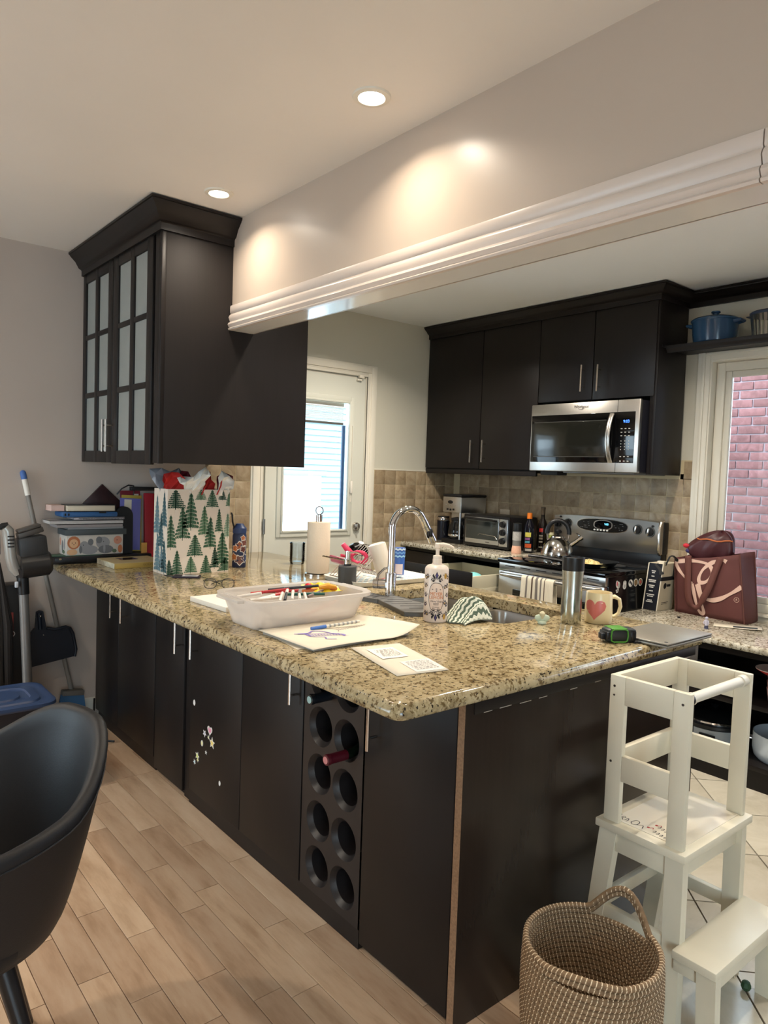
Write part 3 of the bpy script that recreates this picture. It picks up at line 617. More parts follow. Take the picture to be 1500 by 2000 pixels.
glass_door(2.338, 2.786, gz0 - 0.002, 2.398, ((2.402, 2.547), (2.593, 2.738)), rows, 2.360)
glass_door(1.849, 2.333, gz0 - 0.006, 2.392, ((1.912, 2.062), (2.108, 2.262)), rows, 2.310)
b = B(); b.box(gx + 0.014, 1.925, 1.475, gx + 0.0165, 2.05, 1.66); obj('red_tin', b, mat('red_behind', rgb(170, 80, 84), 0.6), gc, smooth=0)
def crown_prof(z0, z1, d): return [(-0.004, z0), (0.010, z0), (0.010, z0 + 0.028), (0.016, z0 + 0.034), (0.024, z0 + 0.037), (d * 0.55, z0 + (z1 - z0) * 0.62), (d * 0.9, z1 - 0.016), (d * 0.92, z1 - 0.011), (d, z1 - 0.009), (d, z1), (-0.004, z1)]
b = B(); b.sweep([(gx, YW - 0.001), (gx, gy), (BX0 + 0.0, gy)], crown_prof(2.378, 2.487, 0.076), -1); obj('crown', b, M_esp, gc, smooth=40)
# ================================================================ kitchen wall cabinets
XU = 2.628; UZ = 1.459
u1 = thing('upper_cabinet', 'two door dark upper cabinet left of the microwave', 'cabinet', (2.79, 2.26, 1.42))
b = B(); b.box(XU + 0.02, 1.7485, 1.44, XW - 0.010, YW - 0.004, 2.43); obj('body', b, M_esp, u1, smooth=0)
door_slab(u1, 2.236, YW - 0.012, UZ, 2.412, XU, 2.292, (1.50, 1.655)); door_slab(u1, 1.7485, 2.234, UZ, 2.412, XU, 2.182, (1.503, 1.655))
b = B(); b.box(XU + 0.012, 1.7485, 1.418, XU + 0.032, YW - 0.004, 1.456, 0.003); obj('light_rail', b, M_esp, u1)
u2 = thing('upper_cabinet', 'short two door dark upper cabinet above the microwave with long side panel', 'cabinet', (2.79, 1.35, 1.45))
b = B(); b.box(XU + 0.02, 0.963, 1.884, XW - 0.010, 1.7475, 2.43); obj('body', b, M_esp, u2, smooth=0)
door_slab(u2, 1.350, 1.7475, 1.886, 2.43, XU, 1.409, (1.932, 2.09)); door_slab(u2, 0.950, 1.348, 1.884, 2.43, XU, 1.297, (1.926, 2.083))
b = B(); b.box(XU + 0.006, 0.940, 1.450, XW - 0.010, 0.9615, 2.43, 0.001); b.box(XU + 0.022, 0.9615, 1.4505, XW - 0.010, 0.985, 1.884); obj('side_panel', b, M_esp, u2)
b = B(); b.sweep([(XU, YW - 0.012), (XU, 0.940), (XW - 0.012, 0.940), (XW - 0.012, -3.3)], crown_prof(2.405, 2.487, 0.062), -1); struct('trim_3', b, M_esp, 40)
# ================================================================ microwave
mx, my0, my1, mz0, mz1 = 2.568, 0.992, 1.7465, 1.452, 1.866
mw = thing('microwave', 'stainless steel over-the-range microwave with curved handle', 'microwave', (2.75, 1.37, mz0))
b = B(); b.box(mx + 0.03, my0 + 0.002, mz0 + 0.006, XW - 0.011, my1 - 0.002, mz1 - 0.004, 0.003); obj('body', b, mat('dark_casing', rgb(38, 38, 46), 0.3), mw)
b = B(); b.box(mx, my0, mz0 + 0.002, mx + 0.03, my1, mz1, 0.006); obj('front_frame', b, M_steel, mw)
b = B(); b.box(mx - 0.0015, 1.018, 1.509, mx + 0.004, 1.752 - 0.012, 1.797, 0.003); obj('black_glass', b, M_blackg, mw)
b = B(); b.box(mx - 0.0022, 1.20, 1.545, mx + 0.002, 1.715, 1.752, 0.001); obj('window', b, mat('micro_window', rgb(28, 28, 24), 0.12), mw)
b = B()
for y0, y1, z0, z1 in ((1.200, 1.715, 1.752, 1.756), (1.2, 1.715, 1.541, 1.545)): b.box(mx - 0.0025, y0, z0, mx, y1, z1)
obj('window_edge', b, mat('edge_grey', rgb(60, 60, 56), 0.3), mw, smooth=0)
b = B(); b.box(mx - 0.0006, 1.130, 1.797, mx + 0.002, 1.1325, mz1); b.box(mx - 0.0006, 1.130, mz0, mx + 0.002, 1.1325, 1.509); obj('door_gap', b, M_blackm, mw, smooth=0)
b = B(); n = 14; b.tube([(mx - 0.006 - 0.040 * math.sin(PI * i / n) ** 0.8, 1.162, 1.512 + 0.276 * i / n) for i in range(n + 1)], 0.0155, 12, flat=0.45, up=(0, 1, 0)); hb = obj('handle', b, M_steel, mw)
TM = frame((mx - 0.001, 0, 0), (0, -1, 0), (0, 0, 1))
b = B(); text(b, 'Whirlpool', 0.024, TM @ Matrix.Translation((-1.377, 1.838, 0))); b.tube([(mx - 0.0013, 1.377 + 0.02 * math.cos(t), 1.832 + 0.010 * math.sin(t)) for t in [PI + 0.2 + 2.6 * i / 10 for i in range(11)]], 0.0012, 5); obj('maker_mark', b, M_blackm, mw, smooth=0)
b = B(); text(b, '9:03', 0.023, TM @ Matrix.Translation((-1.072, 1.742, 0.001))); obj('clock_digits', b, mat('blue_led', rgb(20, 60, 255), 0.4, emit=(0.08, 0.28, 1.0, 1), estr=2.2), mw, smooth=0)
M_key = mat('key_print', rgb(170, 170, 165), 0.6)
for r, z in enumerate((1.702, 1.682, 1.662, 1.633, 1.617, 1.601, 1.585, 1.545, 1.52)):
    for c in range(3):
        y = 1.100 - 0.024 * c; w = 0.0055 if r in (0, 1, 2, 7, 8) else 0.0024; b = B(); b.box(mx - 0.0021, y - w, z - 0.0024, mx - 0.0014, y + w, z + 0.0024); obj('key', b, M_key, mw, smooth=0)
b = B(); b.box(mx + 0.03, 1.55, mz0 - 0.022, mx + 0.13, 1.68, mz0 + 0.006, 0.004); obj('vent_box', b, M_blackm, mw)
b = B(); b.box(mx + 0.02, 1.02, mz0 - 0.006, XW - 0.03, 1.5, mz0 + 0.006, 0.002); obj('underside', b, M_greyp, mw)
# ================================================================ kitchen base run with open drawer
kb = thing('base_cabinet', 'dark kitchen base cabinet left of the stove with an open drawer', 'cabinet', (2.69, 2.27, 0))
b = B(); b.box(2.46, 1.7495, 0.0, XW - 0.01, 1.775, 0.876); b.box(2.46, 2.76, 0, XW - 0.01, YW - 0.014, 0.876); b.box(2.9, 1.775, 0, XW - 0.01, 2.76, 0.876); b.box(2.46, 1.775, 0.0, 2.9, 2.76, 0.66); b.box(2.46, 1.775, 0.852, 2.9, 2.76, 0.876); b.box(2.46, 2.345, 0.66, 2.9, 2.365, 0.852); obj('body', b, M_esp, kb, smooth=0)
door_slab(kb, 1.752, 2.35, 0.1, 0.655, 2.44); door_slab(kb, 2.352, YW - 0.016, 0.1, 0.85, 2.44)
dx = 2.08
b = B(); b.box(dx, 1.755, 0.665, dx + 0.02, 2.348, 0.83, 0.002); dr = obj('drawer', b, M_esp, kb)
M_melam = mat('drawer_side', rgb(206, 200, 176), 0.4)
b = B()
for y in (1.785, 2.318): b.box(dx + 0.02, y, 0.69, 2.60, y + 0.014, 0.80, 0.004); b.box(dx + 0.02, y - 0.006, 0.685, 2.60, y + 0.02, 0.722, 0.004)
b.box(dx + 0.02, 1.79, 0.684, 2.60, 2.33, 0.69); b.box(2.59, 1.79, 0.69, 2.60, 2.33, 0.80); obj('drawer_box', b, M_melam, dr)
bar_handle(dr, dx, 2.15, 0.72, 0.79, -1, 0)
tl = B(); tl.ball((2.30, 1.93, 0.745), 0.055, 0.07, 0.054); o = tag(obj('teal_bowl', tl, mat('teal', rgb(130, 205, 205), 0.4), None, (2.30, 1.93, 0.69)), 'small teal tub inside the open kitchen drawer', 'bowl')
kt = slab('kitchen_countertop', [(2.412, 1.7495), (XW - 0.01, 1.7495), (XW - 0.01, YW - 0.011), (2.412, YW - 0.011)], None, 0.877, 0.914, M_granite2, None, (2.68, 2.27, 0.877), notch=False); tag(kt, 'granite countertop under the toaster oven and coffee maker', 'countertop')
# ================================================================ stove
sy0, sy1, sx = 0.990, 1.747, 2.318
st = thing('stove', 'black and stainless electric stove with a tall control panel', 'stove', (2.62, 1.37, 0))
b = B(); b.box(sx + 0.03, sy0, 0.02, 2.935, sy1, 0.893, 0.002); obj('body', b, mat('stove_black', rgb(10, 10, 11), 0.18), st)
b = B(); b.box(sx - 0.012, sy0 - 0.004, 0.886, 2.80, sy1 + 0.001, 0.912, 0.006); obj('cooktop', b, M_blackg, st)
b = B(); b.box(sx + 0.004, sy0 + 0.004, 0.838, sx + 0.032, sy1 - 0.004, 0.886, 0.002); obj('front_strip', b, M_steel, st)
b = B()
for k in range(6): y = sy0 + 0.045 + k * 0.117; b.box(sx + 0.0025, y, 0.866, sx + 0.006, y + 0.075, 0.871)
obj('vent_slot', b, M_blackm, st, smooth=0)
b = B(); b.box(sx, sy0 + 0.006, 0.26, sx + 0.03, sy1 - 0.006, 0.835, 0.004); od = obj('oven_door', b, M_steel, st)
b = B(); b.box(sx - 0.003, sy0 + 0.12, 0.40, sx + 0.004, sy1 - 0.12, 0.735, 0.012); obj('oven_window', b, mat('oven_glass', rgb(24, 28, 28), 0.07), od)
b = B(); b.tube([(sx + 0.002, sy1 - 0.03, 0.822), (sx - 0.028, sy1 - 0.05, 0.820), (sx - 0.038, sy1 - 0.12, 0.820), (sx - 0.040, (sy0 + sy1) / 2, 0.820), (sx - 0.038, sy0 + 0.12, 0.820), (sx - 0.028, sy0 + 0.05, 0.820), (sx + 0.002, sy0 + 0.03, 0.822)], [0.010, 0.013, 0.0135, 0.0135, 0.0135, 0.013, 0.010], 12); obj('oven_handle', b, M_steel, od)
b = B(); b.box(sx, sy0 + 0.006, 0.06, sx + 0.03, sy1 - 0.006, 0.25, 0.004); obj('warming_drawer', b, M_steel, st)
for x, y, r in ((2.45, 1.19, 0.10), (2.45, 1.55, 0.08), (2.68, 1.19, 0.08), (2.68, 1.55, 0.10)): b = B(); b.lathe(x, y, [(r - 0.004, 0.9122), (r, 0.9124)], 32); obj('burner_ring', b, mat('burner_grey', rgb(60, 60, 60), 0.3), st)
def conx(z): return 2.865 - 0.020 * math.sin(max(0.0, min(1.0, (z - 0.975) / 0.20)) * PI * 0.75)
b = B(); b.box(2.875, sy0 + 0.004, 0.90, 2.938, sy1 - 0.004, 1.0, 0.003); b.box(2.885, sy0 - 0.002, 0.985, 2.940, sy0 + 0.02, 1.172, 0.006); b.box(2.80, sy0, 0.90, 2.938, sy1, 0.914, 0.002); obj('console_back', b, M_black, st)
b = B(); zs = [0.985 + 0.195 * i / 10 for i in range(11)]
def cony(y): return 0.010 * ((y - (sy0 + sy1) / 2) / 0.38) ** 2
def confn(u, v):
    z = 0.982 + 0.198 * v; y = sy0 + 0.002 + (sy1 - sy0 - 0.004) * u; return Vector((conx(z) + cony(y) * 0.5, y, z - 0.010 * ((u - 0.5) * 2) ** 4 * (1 if v > 0.5 else -0.4)))
g = B(); g.grid(confn, 25, 11); 
vs = [confn(u / 24, v / 10) for v in range(11) for u in range(25)]
k = 25; bk_ = [Vector((2.938, p.y, p.z)) for p in vs]
edge = [i for i in range(k)] + [j * k + k - 1 for j in range(1, 11)] + [10 * k + i for i in range(k - 2, -1, -1)] + [j * k for j in range(9, 0, -1)]
g.add([vs[i] for i in edge] + [bk_[i] for i in edge], [(i, (i + 1) % len(edge), len(edge) + (i + 1) % len(edge), len(edge) + i) for i in range(len(edge))] )
cons = obj('control_panel', g, mat('console_steel', (0.46, 0.445, 0.42, 1), 0.30, 1.0), st, smooth=40)
b = B(); b.tube([(2.90, sy0 + 0.010, 1.183), (2.862, sy0 + 0.007, 1.172), (2.846, sy0 + 0.006, 1.14), (2.842, sy0 + 0.006, 1.07), (2.850, sy0 + 0.007, 1.0), (2.868, sy0 + 0.008, 0.985)], 0.009, 10); obj('end_trim', b, M_nickel, cons)
def onface(y, z, out): return Vector((conx(z) + cony(y) * 0.5 - out, y, z))
def patch(b, poly, out, thick=0.0012):
    n = len(poly); c = (sum(p[0] for p in poly) / n, sum(p[1] for p in poly) / n); vs = []; R = (0, 0.35, 0.7, 1.0)
    vs = [onface(c[0], c[1], out)]; fs = []
    for r in R[1:]: vs += [onface(c[0] + (p[0] - c[0]) * r, c[1] + (p[1] - c[1]) * r, out) for p in poly]
    vs += [onface(p[0], p[1], -0.002) for p in poly]
    for i in range(n):
        k = (i + 1) % n; fs.append((0, 1 + i, 1 + k))
        for j in range(3): fs.append((1 + j * n + i, 1 + j * n + k, 1 + (j + 1) * n + k, 1 + (j + 1) * n + i))
    b.add(vs, fs)
def lens(cy, cz, a, h, n=40): return [(cy + a * math.copysign(abs(math.cos(t)) ** 0.8, math.cos(t)), cz + h * math.copysign(abs(math.sin(t)) ** 0.75, math.sin(t))) for t in [2 * PI * i / n for i in range(n)]]
b = B(); patch(b, lens(1.381, 1.127, 0.185, 0.043), 0.0012); obj('panel_rim', b, M_nickel, cons, smooth=60)
b = B(); patch(b, lens(1.381, 1.127, 0.179, 0.039), 0.0020); obj('key_panel', b, mat('panel_black', rgb(14, 14, 14), 0.2), cons, smooth=60)
b = B(); patch(b, lens(1.371, 1.132, 0.068, 0.030), 0.0026); obj('display_ring', b, M_nickel, cons, smooth=60)
b = B(); patch(b, lens(1.371, 1.132, 0.060, 0.025), 0.0034); obj('display', b, M_blackg, cons, smooth=60)
b = B(); T = frame(onface(1.345, 1.137, 0.0045), (0, -1, 0), (0, 0, 1)); text(b, '9:03', 0.017, T); obj('clock_digits', b, mat('cyan_led', rgb(80, 200, 255), 0.4, emit=(0.2, 0.7, 1.0, 1), estr=1.6), cons, smooth=0)
for i in range(5): b = B(); p = onface(1.428 - i * 0.0225, 1.0985, 0.0035); b.ball(p, 0.003, 0.008, 0.0052, 10, 6); obj('button', b, mat('button_pale', rgb(205, 205, 200), 0.4), cons)
for i in range(22):
    y = 1.381 + random.choice((-1, 1)) * random.uniform(0.085, 0.15); z = 1.127 + random.choice((-0.018, -0.006, 0.006, 0.017)); b = B(); p = onface(y, z, 0.0023); b.box(p.x, y - 0.0045, z - 0.0015, p.x + 0.001, y + 0.0045, z + 0.0015); obj('key_mark', b, mat('key_grey', rgb(92, 92, 92), 0.6), cons, smooth=0)
for (y, z) in ((1.708, 1.119), (1.634, 1.124), (1.135, 1.122), (1.054, 1.115)):
    p = onface(y, z, 0); b = B(); b.cyl(p, p - Vector((0.005, 0, 0)), 0.031, 0.030, 28); kn = obj('knob_plate', b, mat('console_dark', (0.2, 0.2, 0.19, 1), 0.35, 1.0), cons)
    b = B(); b.cyl(p - Vector((0.005, 0, 0)), p - Vector((0.014, 0, 0)), 0.0255, 0.0235, 28); obj('knob', b, M_black, cons)
    b = B(Matrix.Translation(p - Vector((0.020, 0, 0))) @ Matrix.Rotation(0.15, 4, 'X')); b.box(-0.010, -0.0058, -0.022, 0.010, 0.0058, 0.022, 0.004); obj('knob_grip', b, M_nickel if y < 1.5 else M_black, cons)
for (y, z) in ((1.695, 1.163), (1.04, 1.150)): p = onface(y, z, 0.001); b = B(); b.ball(p, 0.003, 0.010, 0.0065, 12, 6); obj('vent_lamp', b, M_blackm, cons)
# stickers on the stove side
FS = frame((0, sy0 - 0.0008, 0), (1, 0, 0), (0, 0, 1))
pal = {'w': M_stw, 'r': mat('st_red', rgb(196, 66, 80), 0.5), 'g': mat('st_grey', rgb(60, 60, 64), 0.5), 'b': mat('st_brown', rgb(120, 96, 60), 0.5), 'k': mat('st_pale', rgb(180, 176, 170), 0.5)}
def sticker(shapes):
    b = B(FS); ms = []
    for i, (poly, c) in enumerate(shapes): b.cur = i; ms.append(pal[c]); b.prism(poly, 0.0002 * i, 0.0002 * i + 0.0005)
    obj('sticker', b, ms, st, smooth=0)
sticker([(oval(2.437, 0.840, 0.018, 0.020), 'w'), (oval(2.424, 0.848, 0.010, 0.018), 'w'), (oval(2.426, 0.848, 0.006, 0.013), 'r'), (oval(2.442, 0.838, 0.010, 0.012), 'k')])
sticker([(oval(2.500, 0.830, 0.017, 0.018), 'w'), (oval(2.490, 0.846, 0.0045, 0.013), 'w'), (oval(2.501, 0.849, 0.0045, 0.013), 'w'), (oval(2.511, 0.845, 0.0045, 0.012), 'w'), (oval(2.50, 0.830, 0.009, 0.010), 'k')])
sticker([(oval(2.560, 0.842, 0.021, 0.021), 'w'), (oval(2.554, 0.848, 0.008, 0.009), 'g'), (oval(2.568, 0.838, 0.007, 0.010), 'g')])
sticker([(oval(2.612, 0.842, 0.021, 0.022), 'w'), (oval(2.612, 0.842, 0.017, 0.018), 'b')])
sticker([(oval(2.660, 0.842, 0.021, 0.022), 'w'), (oval(2.660, 0.842, 0.017, 0.018), 'b'), (star(2.66, 0.842, 0.011), 'r')])
sticker([([(2.416, 0.815), (2.444, 0.818), (2.438, 0.800), (2.422, 0.798)], 'w'), (oval(2.430, 0.809, 0.006, 0.004), 'g')])
# towel hanging over the oven handle
tw = thing('dish_towel', 'cream towel with grey and brown stripes hanging on the oven handle', 'towel', (sx - 0.06, 1.40, 0.70))
def towel(front):
    def fn(u, v):
        y = 1.520 - 0.235 * u; w = 0.006 * math.sin(u * 21) + 0.004 * math.sin(u * 9 + 1)
        L = 0.22 if front else 0.18
        if v < 0.25: a = v / 0.25 * PI / 2; x = -0.0175 * math.sin(a); z = 0.0175 * math.cos(a)
        else: x = -0.0175 - w * (v - 0.25) / 0.75 - 0.006 * (v - .25); z = -L * (v - 0.25) / 0.75
        if not front: x = -x * 0.9
        return Vector((sx - 0.040 + x, y + 0.006 * math.sin(v * 5) * (u - 0.5), 0.820 + z))
    return fn
M_tow = [mat('towel_cream', rgb(222, 212, 190), 0.95, bump=0.6, bscale=500), mat('towel_grey', rgb(120, 112, 106), 0.95, bump=0.6, bscale=500), mat('towel_brown', rgb(84, 66, 54), 0.95)]
cols = [0] * 40
for i in list(range(6, 8)): cols[i] = 1
for i in (13, 14): cols[i] = 2
for i in (18, 19, 20, 24, 25): cols[i] = 1
cols[29] = 2; cols[10] = 0
for fr in (True, False):
    b = B(); f = towel(fr)
    for i in range(40): b.cur = cols[i]; b.grid(lambda u, v, i=i: f((i + u) / 40, v), 2, 14)
    o = obj('towel_front' if fr else 'towel_back', b, M_tow, tw, smooth=80)
    s = o.modifiers.new('s', 'SOLIDIFY'); s.thickness = 0.004
# kettle
kx, ky, kz = 2.63, 1.545, 0.9125
kt_ = thing('kettle', 'shiny steel dome kettle with black arched handle on the stove', 'kettle', (kx, ky, kz))
b = B(); b.lathe(kx, ky, [(0, kz), (0.093, kz), (0.100, kz + 0.010), (0.101, kz + 0.030), (0.097, kz + 0.055), (0.086, kz + 0.085), (0.070, kz + 0.110), (0.050, kz + 0.128), (0.042, kz + 0.132)], 40); obj('body', b, mat('kettle_steel', (0.60, 0.58, 0.55, 1), 0.12, 1.0), kt_, smooth=50)
b = B(); b.lathe(kx, ky, [(0.043, kz + 0.131), (0.040, kz + 0.140), (0.020, kz + 0.147), (0, kz + 0.148)], 32); ld = obj('lid', b, M_nickel, kt_); b = B(); b.lathe(kx, ky, [(0.006, kz + 0.147), (0.006, kz + 0.155), (0.020, kz + 0.160), (0.022, kz + 0.172), (0.014, kz + 0.180), (0, kz + 0.181)], 20); obj('lid_knob', b, M_black, ld)
hd = Vector((0.55, -0.83, 0)).normalized()
b = B(); cc = Vector((kx, ky, kz + 0.165)); b.tube([cc + hd * (0.066 * math.cos(a)) + Vector((0, 0, 0.072 * math.sin(a))) for a in [PI * (-0.05 + 1.10 * i / 16) for i in range(17)]], 0.011, 10, flat=1.3); obj('handle', b, M_black, kt_)
b = B(); 
for s in (-1, 1): b.tube([cc + hd * s * 0.066 + Vector((0, 0, -0.005)), cc + hd * s * 0.062 + Vector((0, 0, -0.045)), cc + hd * s * 0.055 + Vector((0, 0, -0.058))], 0.005, 8)
obj('handle_bracket', b, M_nickel, kt_)
p0 = Vector((kx, ky, kz + 0.085)) + hd * 0.075; b = B(); b.cyl(p0, p0 + hd * 0.055 + Vector((0, 0, 0.045)), 0.016, 0.012, 16); p1 = p0 + hd * 0.055 + Vector((0, 0, 0.045)); b.cyl(p1, p1 + hd * 0.016 + Vector((0, 0, 0.013)), 0.015, 0.015, 16); b.tube([p1, p1 + Vector((0, 0, 0.02)), p1 - hd * 0.02 + Vector((0, 0, 0.034))], 0.004, 6); obj('spout', b, M_chrome, kt_)
# pan with food
px, py, pz = 2.50, 1.235, 0.9128
pn = thing('griddle_pan', 'black square pan holding pale shredded food on the stove', 'pan', (px, py, pz))
b = B(); q = [(-0.02, 0.0), (0.0, 0.003), (0.025, 0.028), (0.030, 0.030), (0.026, 0.028), (0.0, 0.006), (-0.10, 0.005)]
h0 = 0.115; rows = []
for d, z in q:
    r = max(0.02, 0.03 + d); h = h0 + d; rows.append([(x + px, y + py, z + pz) for x, y in arc(h - r, h - r, r, 0, 90, 4) + arc(-h + r, h - r, r, 90, 180, 4) + arc(-h + r, -h + r, r, 180, 270, 4) + arc(h - r, -h + r, r, 270, 360, 4)])
n = len(rows[0]); b.add([p for r in rows for p in r], [(j * n + i, j * n + (i + 1) % n, (j + 1) * n + (i + 1) % n, (j + 1) * n + i) for j in range(len(q) - 1) for i in range(n)] + [tuple(range(n - 1, -1, -1)), tuple(range((len(q) - 1) * n, len(q) * n))]); obj('pan_body', b, mat('pan_black', rgb(26, 28, 30), 0.4), pn, smooth=50)
b = B(); b.tube([(px - 0.13, py + 0.06, pz + 0.028), (px - 0.16, py + 0.12, pz + 0.036), (px - 0.19, py + 0.20, pz + 0.042), (px - 0.21, py + 0.26, pz + 0.042)], 0.010, 10, flat=0.6); obj('pan_handle', b, M_black, pn)
b = B()
def food(u, v):
    r = 0.095 * v; a = 2 * PI * u; k = 1 + 0.25 * math.sin(3 * a) + 0.1 * math.sin(7 * a + v * 9)
    return Vector((px - 0.01 + r * k * math.cos(a), py - 0.02 + r * k * math.sin(a) * 0.95, pz + 0.006 + 0.034 * (1 - v) ** 0.9 + 0.004 * math.sin(a * 9 + v * 20) * (1 - v)))
b.grid(food, 40, 12, True)
for i in range(160):
    a = random.uniform(0, 2 * PI); v = random.uniform(0.1, 0.9); p = food(a / 2 / PI, v); d = random.uniform(0, PI); L = 0.008; b.tube([p + Vector((L * math.cos(d), L * math.sin(d), 0.001)), p + Vector((0, 0, 0.0035)), p - Vector((L * math.cos(d), L * math.sin(d), -0.001))], 0.0014, 5)
fo = obj('shredded_food', b, mat('food', rgb(226, 208, 150), 0.8, noise=0.12, nscale=90), None, (px, py, pz + 0.006), kind='stuff'); tag(fo, 'pale yellow shredded food heaped in the black pan', 'food')
# ================================================================ toaster oven
to = thing('toaster_oven', 'black toaster oven with silver front and three knobs', 'toaster oven', (2.78, 2.15, 0.914))
tx, ty0, ty1 = 2.632, 1.940, 2.362
b = B(); b.box(tx + 0.012, ty0, 0.924, 2.925, ty1, 1.140, 0.012); obj('body', b, M_black, to)
b = B(); b.box(tx, ty0 + 0.002, 0.922, tx + 0.02, ty1 - 0.002, 1.141, 0.008); obj('front_bezel', b, M_black, to)
M_bsteel = mat('cool_steel', (0.66, 0.68, 0.70, 1), 0.28, 1.0)
b = B(); b.box(tx - 0.003, ty0 + 0.012, 0.940, tx + 0.006, ty0 + 0.088, 1.124, 0.004); obj('knob_panel', b, M_bsteel, to)
b = B(); b.box(tx - 0.004, ty0 + 0.091, 0.944, tx + 0.006, ty1 - 0.022, 1.124, 0.004); dd = obj('oven_door', b, M_bsteel, to)
b = B(); b.box(tx - 0.0055, ty0 + 0.094, 0.973, tx, ty1 - 0.028, 1.106, 0.002); obj('door_glass', b, mat('toaster_glass', rgb(58, 62, 60), 0.08), dd)
b = B(); b.tube([(tx - 0.0062, ty0 + 0.10, 0.985), (tx - 0.0062, ty0 + 0.12, 1.004), (tx - 0.0062, ty0 + 0.26, 1.012), (tx - 0.0062, ty0 + 0.275, 1.0)], 0.0016, 6); obj('oven_rack', b, M_nickel, dd)
b = B(); b.tube([(tx, ty1 - 0.03, 1.114), (tx - 0.024, ty1 - 0.034, 1.116), (tx - 0.026, ty1 - 0.06, 1.116), (tx - 0.026, ty0 + 0.13, 1.112), (tx - 0.024, ty0 + 0.115, 1.110), (tx, ty0 + 0.11, 1.108)], 0.008, 10); obj('handle', b, M_black, dd)
b = B(); b.box(tx - 0.0048, ty0 + 0.17, 0.955, tx - 0.004, ty0 + 0.205, 0.960); obj('maker_mark', b, M_greyp, dd, smooth=0)
for z in (1.090, 1.035, 0.978):
    b = B(); b.cyl((tx - 0.003, ty0 + 0.050, z), (tx - 0.022, ty0 + 0.050, z), 0.0225, 0.020, 24); kk = obj('knob', b, M_black, to); b = B(); b.box(tx - 0.027, ty0 + 0.0465, z - 0.019, tx - 0.02, ty0 + 0.0535, z + 0.019, 0.003); obj('knob_grip', b, M_blackm, kk)
for x in (tx + 0.04, 2.90):
    for y in (ty0 + 0.04, ty1 - 0.04): b = B(); b.cyl((x, y, 0.9142), (x, y, 0.926), 0.012, n=12); obj('foot', b, M_blackm, to)
# ================================================================ coffee maker
cm = thing('coffee_maker', 'steel and black drip coffee maker with glass carafe', 'coffee maker', (2.78, 2.51, 0.914))
cx0, cy0, cy1 = 2.66, 2.420, 2.605
b = B(); b.box(cx0 - 0.004, cy0 - 0.004, 0.9145, 2.925, cy1 + 0.004, 0.946, 0.008); obj('base', b, M_black, cm)
b = B(); b.box(cx0 + 0.09, cy0 + 0.002, 0.946, 2.925, cy1 - 0.002, 1.247, 0.004); obj('tower', b, M_bsteel, cm)
b = B(); b.box(cx0, cy0 - 0.002, 1.137, 2.90, cy1 + 0.002, 1.252, 0.007); obj('brew_head', b, M_bsteel, cm)
b = B(); b.box(cx0 - 0.003, cy0 - 0.004, 1.252, 2.925, cy1 + 0.004, 1.270, 0.007); obj('top_lid', b, M_black, cm)
b = B(); b.cyl((cx0 + 0.004, cy0 + 0.008, 0.946), (cx0 + 0.004, cy0 + 0.008, 1.14), 0.009, n=12); obj('side_post', b, M_bsteel, cm)
b = B(); b.ball((cx0 - 0.001, cy0 + 0.108, 1.213), 0.003, 0.027, 0.0125, 20, 8); obj('badge', b, M_black, cm)
for y, z in ((0.135, 1.160), (0.075, 1.160), (0.105, 1.158)): b = B(); b.box(cx0 - 0.002, cy0 + y - 0.010, z - 0.007, cx0 + 0.002, cy0 + y + 0.010, z + 0.007, 0.002); obj('button', b, M_black, cm)
for y, z in ((0.155, 1.190), (0.12, 1.182), (0.107, 1.186), (0.09, 1.182), (0.055, 1.190)): b = B(); b.ball((cx0, cy0 + y, z), 0.002, 0.003, 0.003, 8, 6); obj('indicator', b, M_chrome, cm)
cf = 0.9465; b = B(); b.lathe(cx0 + 0.055, cy0 + 0.088, [(0, cf), (0.050, cf), (0.060, cf + 0.02), (0.062, cf + 0.05), (0.055, cf + 0.09), (0.040, cf + 0.125), (0.042, cf + 0.135)], 32); ca = obj('carafe', b, mat('carafe_glass', rgb(26, 26, 26), 0.05), cm)
b = B(); b.lathe(cx0 + 0.055, cy0 + 0.088, [(0.045, cf + 0.133), (0.046, cf + 0.15), (0, cf + 0.158)], 24); obj('carafe_lid', b, M_black, ca)
b = B(); b.tube([(cx0 + 0.02, cy0 + 0.145, cf + 0.13), (cx0 + 0.0, cy0 + 0.165, cf + 0.12), (cx0 - 0.004, cy0 + 0.17, cf + 0.06), (cx0 + 0.005, cy0 + 0.16, cf + 0.02)], 0.007, 8); obj('carafe_handle', b, M_black, ca)
b = B(); b.lathe(cx0 + 0.055, cy0 + 0.088, [(0.0605, cf + 0.018), (0.0628, cf + 0.022), (0.0628, cf + 0.03), (0.0615, cf + 0.034)], 32); obj('carafe_band', b, M_chrome, ca)
# canister
cn = thing('canister', 'dark navy canister with a steel top in the kitchen corner', 'canister', (2.80, 2.735, 0.914))
b = B(); b.lathe(2.80, 2.735, [(0, 0.9145), (0.047, 0.9145), (0.048, 0.918), (0.048, 1.062)], 28); obj('body', b, mat('navy', rgb(20, 22, 34), 0.35), cn)
b = B(); b.lathe(2.80, 2.735, [(0.048, 1.062), (0.049, 1.066), (0.049, 1.080), (0.046, 1.086), (0.0, 1.086)], 28); obj('steel_band', b, M_nickel, cn)
b = B(); b.lathe(2.80, 2.735, [(0.045, 1.086), (0.044, 1.094), (0, 1.096)], 28); obj('lid', b, M_black, cn)
# outlet cover above the toaster
b = B(); b.box(XW - 0.016, 2.20, 1.11, XW - 0.009, 2.29, 1.175, 0.003); ol = tag(obj('outlet_cover', b, mat('outlet_beige', rgb(198, 182, 158), 0.4), None, (XW - 0.01, 2.245, 1.14)), 'beige outlet plate on the tiles above the toaster oven', 'outlet')
